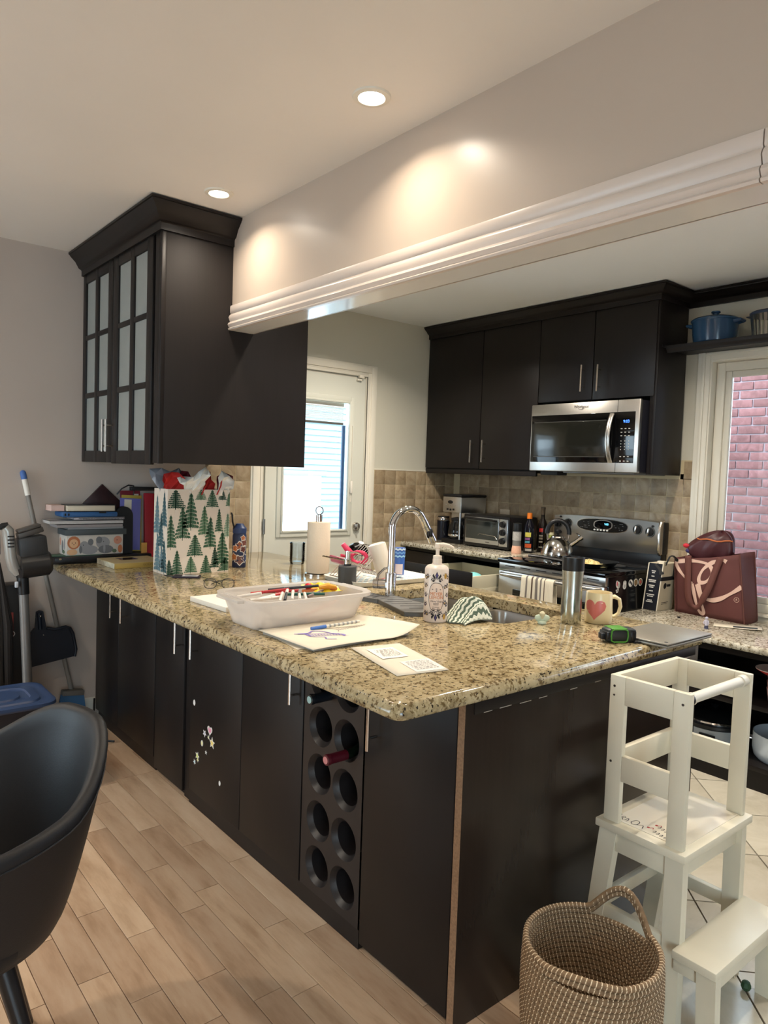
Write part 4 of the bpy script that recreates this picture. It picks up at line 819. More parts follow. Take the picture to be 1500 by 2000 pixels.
# grinder and bottles
gr = thing('salt_grinder', 'clear salt grinder with black top half full of pink salt', 'grinder', (2.60, 1.846, 0.9145)); X, Y, Z = 2.60, 1.846, 0.9145
b = B(); b.lathe(X, Y, [(0, Z), (0.031, Z), (0.033, Z + 0.006), (0.031, Z + 0.03), (0.0275, Z + 0.05)], 24); obj('salt', b, mat('pink_salt', rgb(226, 176, 150), 0.8, noise=0.1, nscale=160), gr)
b = B(); b.lathe(X, Y, [(0.0276, Z + 0.05), (0.0272, Z + 0.09), (0.0272, Z + 0.145)], 24); obj('glass_body', b, mat('hazy_glass', rgb(120, 118, 114), 0.12), gr)
b = B(); b.lathe(X, Y, [(0.0282, Z + 0.085), (0.0282, Z + 0.14)], 24); obj('label', b, mat('label_grey', rgb(176, 172, 166), 0.5, noise=0.2, nscale=120), gr)
b = B(); b.lathe(X, Y, [(0.029, Z + 0.145), (0.0295, Z + 0.15), (0.028, Z + 0.196), (0, Z + 0.2)], 24); obj('cap', b, M_black, gr)
o1 = thing('sauce_bottle', 'dark sauce bottle with bright orange cap beside the stove', 'bottle', (2.72, 1.845, 0.9145)); X, Y, Z = 2.72, 1.845, 0.9145
b = B(); b.lathe(X, Y, [(0, Z), (0.034, Z), (0.036, Z + 0.005), (0.036, Z + 0.155), (0.030, Z + 0.185), (0.015, Z + 0.215), (0.014, Z + 0.226)], 24); obj('glass_body', b, mat('dark_bottle', rgb(16, 16, 26), 0.12), o1)
b = B(); b.lathe(X, Y, [(0.017, Z + 0.224), (0.0175, Z + 0.23), (0.0165, Z + 0.262), (0, Z + 0.264)], 20); obj('cap', b, mat('orange', rgb(226, 120, 30), 0.4), o1)
for z0, z1, c, a0, a1 in ((0.105, 0.135, rgb(206, 196, 90), 2.6, 3.7), (0.085, 0.100, rgb(150, 90, 150), 2.6, 3.5), (0.065, 0.08, rgb(90, 170, 190), 2.6, 3.5), (0.035, 0.06, rgb(226, 100, 50), 2.6, 3.8), (0.012, 0.028, rgb(205, 200, 190), 2.7, 3.9)):
    b = B(); b.grid(lambda u, v: Vector((X + 0.0364 * math.cos(a0 + (a1 - a0) * u + .5), Y + 0.0364 * math.sin(a0 + (a1 - a0) * u + .5), Z + z0 + (z1 - z0) * v)), 8, 2); obj('label_band', b, mat('band%d' % int(z0 * 1000), c, 0.5), o1)
o2 = thing('oil_bottle', 'tall slim dark oil bottle with a red mark, behind the kettle', 'bottle', (2.85, 1.838, 0.9145)); X, Y, Z = 2.85, 1.838, 0.9145
b = B(); b.lathe(X, Y, [(0, Z), (0.033, Z), (0.035, Z + 0.005), (0.034, Z + 0.16), (0.028, Z + 0.195), (0.014, Z + 0.225), (0.0125, Z + 0.255)], 24); obj('glass_body', b, mat('dark_bottle2', rgb(22, 16, 14), 0.12), o2)
b = B(); b.lathe(X, Y, [(0.0145, Z + 0.25), (0.0145, Z + 0.285), (0.0155, Z + 0.288), (0.0155, Z + 0.30), (0, Z + 0.302)], 20); obj('cap', b, mat('cap_brown', rgb(88, 74, 56), 0.4), o2)
for z0, z1, c in ((0.135, 0.16, rgb(190, 50, 44)), (0.105, 0.115, rgb(170, 165, 150)), (0.085, 0.098, rgb(150, 140, 120)), (0.065, 0.075, rgb(170, 165, 150)), (0.03, 0.038, rgb(170, 165, 150))):
    b = B(); b.grid(lambda u, v: Vector((X + 0.0354 * math.cos(3.2 + 0.7 * u), Y + 0.0354 * math.sin(3.2 + 0.7 * u), Z + z0 + (z1 - z0) * v)), 6, 2); obj('label_band', b, mat('oband%d' % int(z0 * 1000), c, 0.5), o2)
sp = thing('spice_jar', 'small yellow green jar almost hidden behind the kettle', 'jar', (2.86, 1.765, 0.9145)); X, Y, Z = 2.86, 1.770, 0.9145
b = B(); b.lathe(X, Y, [(0, Z), (0.018, Z), (0.018, Z + 0.12)], 20); obj('body', b, mat('jar_green', rgb(160, 170, 90), 0.4), sp); b = B(); b.lathe(X, Y, [(0.0185, Z + 0.12), (0.0185, Z + 0.135), (0, Z + 0.136)], 20); obj('lid', b, mat('jar_cream', rgb(214, 208, 170), 0.4), sp)
# ================================================================ low ledge under the kitchen window
LZ = 0.69
lt = slab('ledge_countertop', [(2.255, -1.2), (XW - 0.012, -1.2), (XW - 0.012, 0.986), (2.29, 0.986), (2.287, 0.6), (2.275, 0.3), (2.262, 0.0)], None, LZ - 0.034, LZ, M_granite2, None, (2.6, 0, LZ - 0.034), notch=False); tag(lt, 'low pale granite ledge running under the kitchen window', 'countertop')
lc = thing('ledge_cabinet', 'low dark open shelf unit under the window ledge', 'shelf unit', (2.65, 0, 0))
b = B(); b.box(2.36, -1.2, LZ - 0.078, 2.38, 0.984, LZ - 0.035); b.box(2.925, -1.2, 0, XW - 0.012, 0.984, LZ - 0.035); b.box(2.36, 0.964, 0, 2.925, 0.984, LZ - 0.035); b.box(2.36, -1.2, 0, 2.925, -1.18, LZ - 0.035); b.box(2.385, -1.18, 0.0, 2.40, 0.964, 0.10); obj('frame', b, M_esp, lc, smooth=0)
for z in (0.402, 0.121): b = B(); b.box(2.36, -1.18, z - 0.022, 2.925, 0.964, z, 0.001); obj('shelf_board', b, M_esp, lc)
def pot_at(t, x, y, z, r, h, m, inner=None):
    b = B(); b.lathe(x, y, [(0, z), (r * 0.86, z), (r * 0.95, z + h * 0.12), (r, z + h * 0.4), (r, z + h), (r - 0.004, z + h), (r - 0.006, z + h * 0.5), (r * 0.85, z + 0.008), (0, z + 0.006)], 40); return obj('body', b, m, t)
wp = thing('saucepan', 'white enamel pot without a lid on the bottom shelf', 'pot', (2.56, 0.125, 0.1215)); pot_at(wp, 2.56, 0.125, 0.1215, 0.155, 0.125, mat('enamel_white', rgb(196, 204, 210), 0.25))
for s in (1,): b = B(); b.tube([(2.50, 0.265, 0.20), (2.485, 0.292, 0.205), (2.515, 0.302, 0.205), (2.535, 0.277, 0.2)], 0.006, 8); obj('handle', b, M_nickel, wp)
sc_ = thing('slow_cooker', 'black and steel slow cooker with glass lid on the bottom shelf', 'cooker', (2.60, 0.50, 0.1215))
b = B(); b.lathe(2.60, 0.50, [(0, 0.1215), (0.135, 0.1215), (0.15, 0.135), (0.152, 0.19)], 40); obj('body', b, mat('cooker_steel', rgb(170, 172, 170), 0.3), sc_)
b = B(); b.lathe(2.60, 0.50, [(0.152, 0.19), (0.160, 0.198), (0.160, 0.212), (0.150, 0.218), (0.14, 0.20), (0, 0.196)], 40); obj('rim', b, M_black, sc_)
b = B(); b.lathe(2.60, 0.50, [(0.150, 0.218), (0.148, 0.228), (0.11, 0.252), (0.05, 0.268), (0, 0.27)], 40); obj('lid', b, mat('lid_glass', rgb(24, 24, 24), 0.05), sc_)
b = B(); b.lathe(2.60, 0.50, [(0.151, 0.216), (0.154, 0.222), (0.150, 0.229)], 40); obj('lid_rim', b, M_chrome, sc_)
b = B(); b.lathe(2.60, 0.50, [(0.012, 0.268), (0.02, 0.285), (0.026, 0.29), (0, 0.293)], 20); obj('lid_knob', b, M_black, sc_)
b = B(); b.box(2.44, 0.42, 0.145, 2.452, 0.50, 0.172, 0.003); obj('control', b, M_black, sc_)
pp = thing('frying_pan', 'dark frying pan in the shadow of the upper shelf', 'pan', (2.62, 0.62, 0.4025)); pot_at(pp, 2.62, 0.62, 0.4025, 0.14, 0.055, M_black)
b = B(); b.tube([(2.50, 0.55, 0.445), (2.45, 0.52, 0.452), (2.40, 0.49, 0.455)], 0.009, 8, flat=0.6); obj('handle', b, M_black, pp)
M_pink = mat('pink', rgb(232, 178, 170), 0.4)
for i, nm in enumerate(('lowest of the three stacked pink cups on the shelf', 'middle of the three stacked pink cups on the shelf', 'topmost of the three stacked pink cups on the shelf')):
    z = 0.403 + 0.032 * i; c = thing('cup', nm, 'cup', (2.455, 0.150, z), 'stacked pink cups'); b = B(); b.lathe(2.455, 0.150, [(0, z), (0.034, z), (0.036, z + 0.003), (0.046, z + 0.072), (0.048, z + 0.074), (0.044, z + 0.074), (0.034, z + 0.006), (0, z + 0.004)], 28); obj('body', b, M_pink, c)
rp = thing('tray', 'red and white shallow tray resting on the pink cups', 'tray', (2.46, 0.155, 0.5415))
b = B(); b.lathe(2.46, 0.155, [(0, 0.5415), (0.06, 0.5415), (0.092, 0.560), (0.094, 0.563), (0.06, 0.546), (0, 0.545)], 36); obj('body', b, mat('tray_red', rgb(178, 52, 50), 0.4), rp); b = B(); b.lathe(2.46, 0.155, [(0.090, 0.5605), (0.0945, 0.563), (0.0945, 0.566), (0.089, 0.564)], 36); obj('rim', b, mat('tray_rim', rgb(224, 200, 196), 0.4), rp)
# ---------------------------------------------------------------- plum tote
M_plum = mat('plum_fabric', rgb(92, 50, 46), 0.75, noise=0.06, nscale=14, bump=0.25, bscale=900)
M_plum2 = mat('plum_strap', rgb(98, 56, 48), 0.7, bump=0.3, bscale=900)
M_logo = mat('logo_pale', rgb(214, 178, 160), 0.6)
tt = thing('tote_bag', 'large plum fabric tote with looping pale script mark, under the window', 'bag', (2.84, 0.63, LZ + 0.001))
bot = [Vector((2.775, 0.835, LZ + .001)), Vector((2.745, 0.440, LZ + .001)), Vector((2.920, 0.452, LZ + .001)), Vector((2.930, 0.835, LZ + .001))]
top = [Vector((2.765, 0.850, 0.992)), Vector((2.752, 0.487, 1.050)), Vector((2.905, 0.480, 1.058)), Vector((2.920, 0.850, 1.0))]
def bulge(u, v): return math.sin(PI * u) * math.sin(PI * min(1, v * 1.1)) * 0.014
def side(i, off=0.0):
    j = (i + 1) % 4; nrm = (bot[j] - bot[i]).cross(Vector((0, 0, 1))).normalized()
    def fn(u, v):
        p = bot[i].lerp(bot[j], u).lerp(top[i].lerp(top[j], u), v); s = -0.010 * math.sin(PI * u) * v if i in (0, 2) else -0.018 * math.sin(PI * u) * v
        return p + nrm * ((bulge(u, v) if i in (0, 2) else -0.012 * math.sin(PI * u) * v + 0.012 * math.sin(PI * u) * (1 - v)) + off) + Vector((0, 0, s if i in (0, 2) else 0))
    return fn
b = B()
for i in range(4): b.grid(side(i), 17, 13)
b.add(bot, [(0, 1, 2, 3)]); o = obj('bag_body', b, M_plum, tt, smooth=40); s = o.modifiers.new('s', 'SOLIDIFY'); s.thickness = 0.0025; s.offset = -1
b = B(); f0 = side(0, 0.0015)
for u in (0.004, 0.996): b.tube([f0(u, v / 10) for v in range(11)], 0.0035, 6)
b.tube([side(1, 0.001)(0.98, v / 10) for v in range(11)], 0.003, 6); obj('seam_piping', b, M_plum2, tt)
def uv(y, z):
    u, v = 0.5, 0.5
    for _ in range(12):
        p = f0(u, v); v += (z - p.z) / 0.33; u -= (y - p.y) / 0.39
        u = min(1, max(0, u)); v = min(1, max(0, v))
    return u, v
def smooth_path(pts, n=5):
    out = []; P = [Vector((p[0], p[1], 0)) for p in pts]
    for i in range(len(P) - 1):
        a = P[max(0, i - 1)]; b_ = P[i]; c = P[i + 1]; d = P[min(len(P) - 1, i + 2)]
        for k in range(n):
            t = k / n; out.append(0.5 * ((2 * b_) + (c - a) * t + (2 * a - 5 * b_ + 4 * c - d) * t * t + (3 * b_ - a - 3 * c + d) * t ** 3))
    out.append(P[-1]); return out
def ribbon(b, pts, w, h):
    Q = smooth_path(pts); vs = []; fs = []
    fo = side(0, h)
    for i, p in enumerate(Q):
        d = (Q[min(i + 1, len(Q) - 1)] - Q[max(i - 1, 0)]).normalized(); nrm = Vector((-d.y, d.x, 0)); ww = w * (0.8 + 0.2 * math.sin(i * 0.35))
        for s in (-1, 0, 1): q = p + nrm * (ww * s); vs.append(fo(*uv(q.x, q.y)))
    for i in range(len(Q) - 1): fs += [(i * 3, i * 3 + 1, i * 3 + 4, i * 3 + 3), (i * 3 + 1, i * 3 + 2, i * 3 + 5, i * 3 + 4)]
    b.add(vs, fs)
b = B()
ribbon(b, [(0.846, 0.968), (0.78, 0.982), (0.732, 0.986), (0.668, 0.981), (0.636, 0.962), (0.624, 0.935), (0.638, 0.902), (0.662, 0.880), (0.690, 0.876), (0.697, 0.900), (0.682, 0.942), (0.655, 0.972), (0.63, 0.990), (0.60, 1.001), (0.572, 1.008), (0.556, 1.002)], 0.0115, 0.0022)
ribbon(b, [(0.846, 0.972), (0.825, 0.935), (0.80, 0.908), (0.772, 0.884), (0.735, 0.862)], 0.0100, 0.0026)
ribbon(b, [(0.735, 0.862), (0.722, 0.82), (0.708, 0.765), (0.694, 0.724), (0.676, 0.707), (0.664, 0.716), (0.672, 0.755), (0.690, 0.81), (0.706, 0.862)], 0.0108, 0.0029)
ribbon(b, [(0.697, 0.868), (0.690, 0.838), (0.674, 0.806), (0.648, 0.791), (0.613, 0.790), (0.57, 0.806), (0.535, 0.829), (0.50, 0.855), (0.468, 0.882)], 0.0125, 0.0032)
obj('script_mark', b, M_logo, tt, smooth=60)
b = B(); p = f0(*uv(0.488, 0.812)); T = frame(p + Vector((-0.003, 0, 0)), (0.03, -0.4, 0.0), (0, 0, 1)); text(b, 'R', 0.016, T); vs = []
for k in range(24): a = 2 * PI * k / 24; vs += [T @ Vector((0.0135 * math.cos(a), 0.0135 * math.sin(a), 0)), T @ Vector((0.0118 * math.cos(a), 0.0118 * math.sin(a), 0))]
b.add(vs, [(2 * k, 2 * ((k + 1) % 24), 2 * ((k + 1) % 24) + 1, 2 * k + 1) for k in range(24)]); obj('registered_mark', b, M_logo, tt, smooth=0)
b = B(); P = smooth_path([(0.768, 1.012), (0.760, 0.93), (0.752, 0.84), (0.738, 0.765), (0.712, 0.738), (0.686, 0.744), (0.655, 0.80), (0.628, 0.865), (0.606, 0.95), (0.588, 1.020)], 4)
vs = []; fs = []
for i, p in enumerate(P):
    d = (P[min(i + 1, len(P) - 1)] - P[max(i - 1, 0)]).normalized(); k = i / (len(P) - 1); nrm = Vector((-d.y, d.x, 0)); w = 0.0175 if abs(k - 0.5) > 0.12 else 0.012
    x = f0(*uv(min(0.84, max(0.45, p.x)), min(1.0, p.y))).x - 0.006 - 0.014 * math.sin(PI * k)
    for s in (-1, 1): q = p + nrm * w * s; vs.append(Vector((x - 0.001 * s, q.x, q.y)))
for i in range(len(P) - 1): fs.append((2 * i, 2 * i + 1, 2 * i + 3, 2 * i + 2))
b.add(vs, fs); o = obj('strap', b, M_plum2, tt, smooth=60); s = o.modifiers.new('s', 'SOLIDIFY'); s.thickness = 0.003
# dark crumpled bag on top of the tote
ib = thing('lunch_bag', 'dark crumpled bag with orange piping stuffed in the top of the tote', 'bag', (2.83, 0.67, 0.99))
def blob(u, v):
    a = 2 * PI * u; t = PI * v; r = math.sin(t) ** 0.75; k = 1 + 0.09 * math.sin(3 * a + 4 * v) + 0.06 * math.sin(7 * a - 5 * v); zz = -math.cos(t)
    lean = 0.055 * max(0, zz)
    return Vector((2.835 + 0.062 * r * k * math.cos(a), 0.680 - lean + 0.128 * r * k * math.sin(a) * (1 - 0.34 * max(0, zz)), 1.062 + 0.092 * zz * (1 + 0.08 * math.sin(5 * a))))
b = B(); b.grid(blob, 40, 20, True); obj('bag_body', b, mat('dark_plum_shiny', rgb(70, 34, 38), 0.38, noise=0.1, nscale=20), ib, smooth=80)
b = B(); b.tube([blob(u, 0.66) + Vector((-0.003, 0, 0.0)) for u in [0.30 + 0.42 * i / 12 for i in range(13)]], 0.0042, 6); obj('piping', b, mat('orange_piping', rgb(186, 104, 60), 0.5), ib)
for i, (y, z, c, r) in enumerate(((0.805, 1.062, rgb(196, 34, 50), 0.016), (0.775, 1.050, rgb(60, 96, 70), 0.017), (0.760, 1.066, rgb(206, 130, 80), 0.015), (0.757, 1.040, rgb(212, 190, 160), 0.016), (0.788, 1.035, rgb(50, 40, 90), 0.017))):
    b = B(); b.ball((2.800, y, z), r * 0.6, r * 1.2, r * 0.8, 10, 7); obj('printed_toggle', b, mat('toggle%d' % i, c, 0.5), ib)
# ---------------------------------------------------------------- black and kraft paper bag
bb_ = thing('paper_bag', 'small paper bag, black gusset with white list, between stove and tote', 'bag', (2.77, 0.92, LZ + 0.001))
sh = Matrix(((1, 0, 0, 0), (0, 1, -0.10, 0.10 * LZ), (0, 0, 1, 0), (0, 0, 0, 1)))
M_kraft = mat('kraft_white', rgb(196, 184, 158), 0.8, noise=0.06, nscale=20)
b = B(sh); b.box(2.668, 0.884, LZ + 0.001, 2.83, 0.975, 0.958); obj('bag_body', b, M_kraft, bb_, smooth=0)
b = B(sh); b.box(2.6665, 0.888, LZ + 0.002, 2.668, 0.970, 0.957); gu = obj('black_gusset', b, mat('bag_black', rgb(16, 18, 28), 0.5), bb_, smooth=0)
b = B(sh)
for z, w in ((0.914, .012), (0.904, .009), (0.884, .009), (0.862, .022), (0.853, .020), (0.832, .018), (0.822, .012), (0.801, .012), (0.780, .024), (0.770, .018), (0.748, .014), (0.739, .020)):
    y = 0.938 - 0.0; y0 = y - w
    while y0 < y + w: l = random.uniform(0.003, 0.007); b.box(2.6660, y0, z - 0.0028, 2.6668, min(y + w, y0 + l), z + 0.0028); y0 += l + 0.0014
obj('printed_list', b, M_stw, gu, smooth=0, kind='stuff')
b = B(sh)
for y in (0.887, 0.972): b.box(2.6655, y - 0.003, LZ + 0.002, 2.669, y + 0.003, 0.957)
obj('white_edge', b, M_paper, bb_, smooth=0)
b = B(sh); b.box(2.6645, 0.8825, 0.862, 2.83, 0.8840, 0.884); b.box(2.6645, 0.8825, 0.862, 2.668, 0.905, 0.884); obj('black_band', b, M_blackm, bb_, smooth=0)
FB = frame((2.6, 0.8835, 0), (1, 0, 0), (0, 0, 1)) 
b = B(sh); b.M = sh @ FB; b.prism(oval(0.112, 0.832, 0.015, 0.017), 0.0, 0.0008); b.box(0.132, 0.826, 0, 0.17, 0.840, 0.0008); b.box(0.10, 0.735, 0, 0.17, 0.738, 0.0006); b.box(0.10, 0.727, 0, 0.16, 0.729, 0.0006); obj('printed_mark', b, M_blackm, bb_, smooth=0, kind='stuff')
b = B(sh); b.tube([(2.69, 0.886, 0.95), (2.695, 0.872, 1.0), (2.72, 0.868, 1.005), (2.76, 0.866, 0.985), (2.78, 0.872, 0.93), (2.78, 0.882, 0.88)], 0.012, 8, flat=0.2); b.tube([(2.669, 0.93, 0.955), (2.665, 0.90, 0.93), (2.662, 0.885, 0.90)], 0.012, 8, flat=0.2); obj('handle', b, M_blackm, bb_)
b = B(sh); b.box(2.675, 0.89, 0.955, 2.70, 0.93, 0.972, 0.002); obj('tissue', b, M_paper, bb_)
# figurine, papers, crumb on the ledge
fg = thing('figurine', 'tiny pale standing toy figure on the window ledge', 'toy', (2.455, 0.500, LZ + 0.001)); X, Y, Z = 2.455, 0.500, LZ + 0.001
b = B(); b.lathe(X, Y, [(0, Z), (0.010, Z), (0.009, Z + 0.003), (0.0075, Z + 0.02), (0.0095, Z + 0.034), (0.007, Z + 0.044), (0.003, Z + 0.047)], 16); b.ball((X, Y, Z + 0.053), 0.0075); b.tube([(X, Y + 0.008, Z + 0.042), (X - 0.003, Y + 0.013, Z + 0.030), (X - 0.003, Y + 0.010, Z + 0.022)], 0.0026, 6); b.tube([(X, Y - 0.008, Z + 0.042), (X - 0.003, Y - 0.013, Z + 0.030), (X - 0.003, Y - 0.010, Z + 0.022)], 0.0026, 6); obj('body', b, mat('fig_lilac', rgb(190, 186, 200), 0.5), fg)
b = B(); b.lathe(X, Y, [(0.0102, Z + 0.001), (0.0085, Z + 0.016), (0.0082, Z + 0.017)], 12); obj('dark_boots', b, mat('fig_dark', rgb(60, 60, 84), 0.5), fg)
T = Matrix.Translation((2.64, 0.43, LZ + 0.001)) @ Matrix.Rotation(-1.15, 4, 'Z')
pf = thing('leaflet', 'folded white leaflet with a dark photo on the window ledge', 'leaflet', (2.64, 0.43, LZ + 0.001))
b = B(T); b.grid(lambda u, v: Vector((-0.11 + 0.22 * u, -0.05 + 0.10 * v, 0.001 + 0.006 * u * u)), 6, 2); o = obj('sheet', b, M_paper, pf); s = o.modifiers.new('s', 'SOLIDIFY'); s.thickness = 0.001; s.offset = 1
b = B(T); b.grid(lambda u, v: Vector((-0.02 + 0.11 * u, -0.035 + 0.04 * v, 0.0034 + 0.004 * u)), 5, 2); obj('photo', b, mat('photo_dark', rgb(60, 70, 72), 0.4), pf)
b = B(); b.ball((2.60, 0.72, LZ + 0.005), 0.009, 0.009, 0.005, 10, 6); tag(obj('raisin', b, M_blackm, None, (2.60, 0.72, LZ)), 'black crumb on the pale window ledge in front of the tote', 'crumb')
# ================================================================ shelf above the window and its pots
ws = thing('wall_shelf', 'long dark narrow shelf above the kitchen window', 'shelf', (2.82, -0.2, 2.125))
b = B(); b.box(2.70, -1.4, 2.143, XW - 0.002, 0.937, 2.163, 0.003); obj('board', b, M_esp, ws); b = B(); b.sweep([(2.708, 0.93), (2.708, -1.4)], [(0, 2.122), (0.004, 2.124), (0.006, 2.135), (0.012, 2.143), (0.014, 2.150), (0.014, 2.163), (0, 2.163)], -1); obj('front_rail', b, M_esp, ws)
b = B(); b.box(2.66, 0.932, 2.152, 2.70, 0.9395, 2.166, 0.002); obj('end_lug', b, M_esp, ws)
dz = 2.1635; X, Y = 2.815, 0.722
do = thing('dutch_oven', 'blue lidded casserole pot on the shelf over the window', 'pot', (X, Y, dz)); M_blue = mat('enamel_blue', rgb(44, 74, 104), 0.18)
b = B(); b.lathe(X, Y, [(0, dz), (0.098, dz), (0.106, dz + 0.008), (0.112, dz + 0.05), (0.118, dz + 0.115)], 44); obj('body', b, M_blue, do)
b = B(); b.lathe(X, Y, [(0.118, dz + 0.115), (0.123, dz + 0.120), (0.123, dz + 0.126), (0.112, dz + 0.134), (0.05, dz + 0.150), (0, dz + 0.153)], 44); ld = obj('lid', b, M_blue, do); b = B(); b.lathe(X, Y, [(0.014, dz + 0.15), (0.016, dz + 0.162), (0.024, dz + 0.168), (0.022, dz + 0.175), (0, dz + 0.177)], 24); obj('lid_knob', b, M_blue, ld)
b = B()
for s in (-1, 1): b.tube([(X - 0.028, Y + s * 0.112, dz + 0.105), (X - 0.024, Y + s * 0.142, dz + 0.110), (X + 0.024, Y + s * 0.142, dz + 0.110), (X + 0.028, Y + s * 0.112, dz + 0.105)], 0.009, 8, flat=1.2)
obj('loop_handles', b, M_blue, do)
X, Y = 2.82, 0.428
gd = thing('glass_casserole', 'clear ribbed glass dish with dark blue lid on the shelf', 'dish', (X, Y, dz))
b = B(); n = 64; b.grid(lambda u, v: Vector((X + (0.088 + 0.014 * v + 0.0022 * math.cos(2 * PI * u * 26)) * math.cos(2 * PI * u), Y + (0.088 + 0.014 * v + 0.0022 * math.cos(2 * PI * u * 26)) * math.sin(2 * PI * u), dz + 0.002 + 0.112 * v)), 156, 4, True); obj('glass_body', b, glass_mat('ribbed_glass', (0.86, 0.87, 0.82, 1), 0.5), gd)
b = B(); b.lathe(X, Y, [(0, dz + 0.0005), (0.088, dz + 0.0005), (0.088, dz + 0.004), (0, dz + 0.004)], 40); obj('glass_base', b, glass_mat('base_glass', (0.8, 0.82, 0.78, 1)), gd)
b = B(); b.lathe(X, Y, [(0.100, dz + 0.112), (0.107, dz + 0.112), (0.108, dz + 0.124), (0.100, dz + 0.130), (0.0, dz + 0.136)], 44); b.box(X - 0.03, Y + 0.10, dz + 0.113, X + 0.01, Y + 0.122, dz + 0.118, 0.002); obj('lid', b, mat('lid_navy', rgb(30, 44, 70), 0.4), gd)
# ================================================================ things on the peninsula
Z0 = ZT + 0.0006
# faucet
X, Y = 0.857, 1.05
fc = thing('faucet', 'tall arched chrome pull-down kitchen faucet behind the sink', 'faucet', (X, Y, ZT))
b = B(); b.lathe(X, Y, [(0, Z0), (0.026, Z0), (0.026, Z0 + 0.004), (0.0225, Z0 + 0.007), (0.0225, Z0 + 0.108), (0.021, Z0 + 0.112), (0, Z0 + 0.112)], 32); obj('base', b, M_chrome, fc)
d = Vector((0.94, -0.10, 0)).normalized(); zc = ZT + 0.292; R = 0.082
pts = [Vector((X, Y, ZT + 0.11 + 0.19 * i / 5)) for i in range(6)] + [Vector((X, Y, zc)) + d * (R - R * math.cos(a)) + Vector((0, 0, R * math.sin(a))) for a in [PI * i / 14 * 0.86 for i in range(1, 15)]]
b = B(); b.tube(pts, 0.0145, 14); obj('spout_neck', b, M_chrome, fc, smooth=60)
e = pts[-1]; dn = (pts[-1] - pts[-2]).normalized(); b = B(); b.cyl(e, e + dn * 0.03, 0.0150, 0.0165, 20); b.cyl(e + dn * 0.031, e + dn * 0.105, 0.0165, 0.0185, 20); hd_ = obj('spray_head', b, M_chrome, fc)
side_ = d.cross(Vector((0, 0, 1))).normalized(); b = B(); q = e + dn * 0.062 + side_ * 0.0165; b.ball(q, 0.008, 0.005, 0.020, 14, 8); q = e + dn * 0.062 + Vector((-0.012, -0.010, -0.006)); b.ball(q, 0.008, 0.008, 0.018, 14, 8); obj('spray_button', b, M_black, hd_)
l = Vector((-0.55, 0.60, 0)).normalized(); c = Vector((X, Y, ZT + 0.062)); b = B(); b.cyl(c + l * 0.018, c + l * 0.050, 0.020, 0.020, 24); b.cyl(c + l * 0.052, c + l * 0.072, 0.020, 0.019, 24); lv = obj('lever_hub', b, M_chrome, fc); b = B(); b.cyl(c + l * 0.050, c + l * 0.052, 0.0185, 0.0185, 24); obj('hub_ring', b, M_blackm, lv)
b = B(); p = c + l * 0.058 + Vector((0, 0, 0.018)); b.tube([p, p + Vector((0.004, -0.006, 0.022)), p + Vector((0.020, -0.022, 0.046)), p + Vector((0.05, -0.05, 0.058))], [0.005, 0.0048, 0.0045, 0.005], 8); obj('lever', b, M_chrome, lv)
# drip tray wrapped round the faucet: two hinged grey panels
dt = thing('drip_tray', 'grey slotted drip tray wrapped around the faucet foot', 'tray', (0.78, 0.95, ZT))
def panel(poly, zt, slots):
    b = B(); b.prism(poly, Z0, zt); n = len(poly); P = [Vector((x, y, zt)) for x, y in poly]
    for i in range(n): b.tube([P[i], P[(i + 1) % n]], 0.003, 6)
    o = obj('tray_panel', b, M_greyp, dt)
    s = B()
    for (x, y, w, a) in slots: s.M = Matrix.Translation((x, y, zt)) @ Matrix.Rotation(a, 4, 'Z'); s.box(-w / 2, -0.0035, -0.002, w / 2, 0.0035, 0.0006)
    obj('slots', s, mat('slot_dark', rgb(44, 42, 40), 0.5), o, smooth=0, kind='stuff')
panel([(0.727, 1.106), (0.757, 1.008), (0.828, 1.030), (0.828, 1.13), (0.785, 1.143)], ZT + 0.016, [(0.79, 1.06, 0.05, 0.4), (0.785, 1.09, 0.05, 0.4), (0.78, 1.115, 0.04, 0.4)])
panel([(0.757, 1.005), (0.679, 0.757), (0.739, 0.713), (0.868, 0.745), (0.872, 1.020), (0.83, 1.026)], ZT + 0.016, [(0.775 + 0.045 * (i % 2), 0.79 + 0.026 * i, 0.065, -0.5) for i in range(8)])
# soap bottle
X, Y = 0.722, 0.640; r = 0.0425
sb = thing('soap_bottle', 'white lemon hand soap bottle with ornate print and pump', 'bottle', (X, Y, Z0)); M_cream = mat('cream_plastic', rgb(224, 208, 190), 0.35)
b = B(); b.lathe(X, Y, [(0, Z0), (r - 0.003, Z0), (r, Z0 + 0.004), (r, Z0 + 0.186), (r - 0.003, Z0 + 0.193), (r - 0.010, Z0 + 0.199), (0.019, Z0 + 0.203), (0.019, Z0 + 0.206)], 40); obj('bottle_body', b, mat('bottle_white', rgb(220, 204, 190), 0.3), sb)
b = B(); b.lathe(X, Y, [(0.0165, Z0 + 0.204), (0.0165, Z0 + 0.221), (0.0155, Z0 + 0.222), (0.0155, Z0 + 0.233), (0.008, Z0 + 0.235), (0.0065, Z0 + 0.236), (0.0065, Z0 + 0.258), (0.0105, Z0 + 0.262), (0.0105, Z0 + 0.276), (0, Z0 + 0.277)], 28); pm = obj('pump', b, M_cream, sb)
nz_ = Vector((0.78, -0.62, 0)); c = Vector((X, Y, Z0 + 0.271)); b = B(); b.tube([c - nz_ * 0.008, c + nz_ * 0.02 + Vector((0, 0, 0.002)), c + nz_ * 0.040 + Vector((0, 0, -0.001)), c + nz_ * 0.057 + Vector((0, 0, -0.009))], [0.0085, 0.0075, 0.006, 0.0045], 10); obj('nozzle', b, M_cream, pm)
A0 = math.atan2(-1.181 - Y, -1.041 - X) + 0.12      # label faces the room
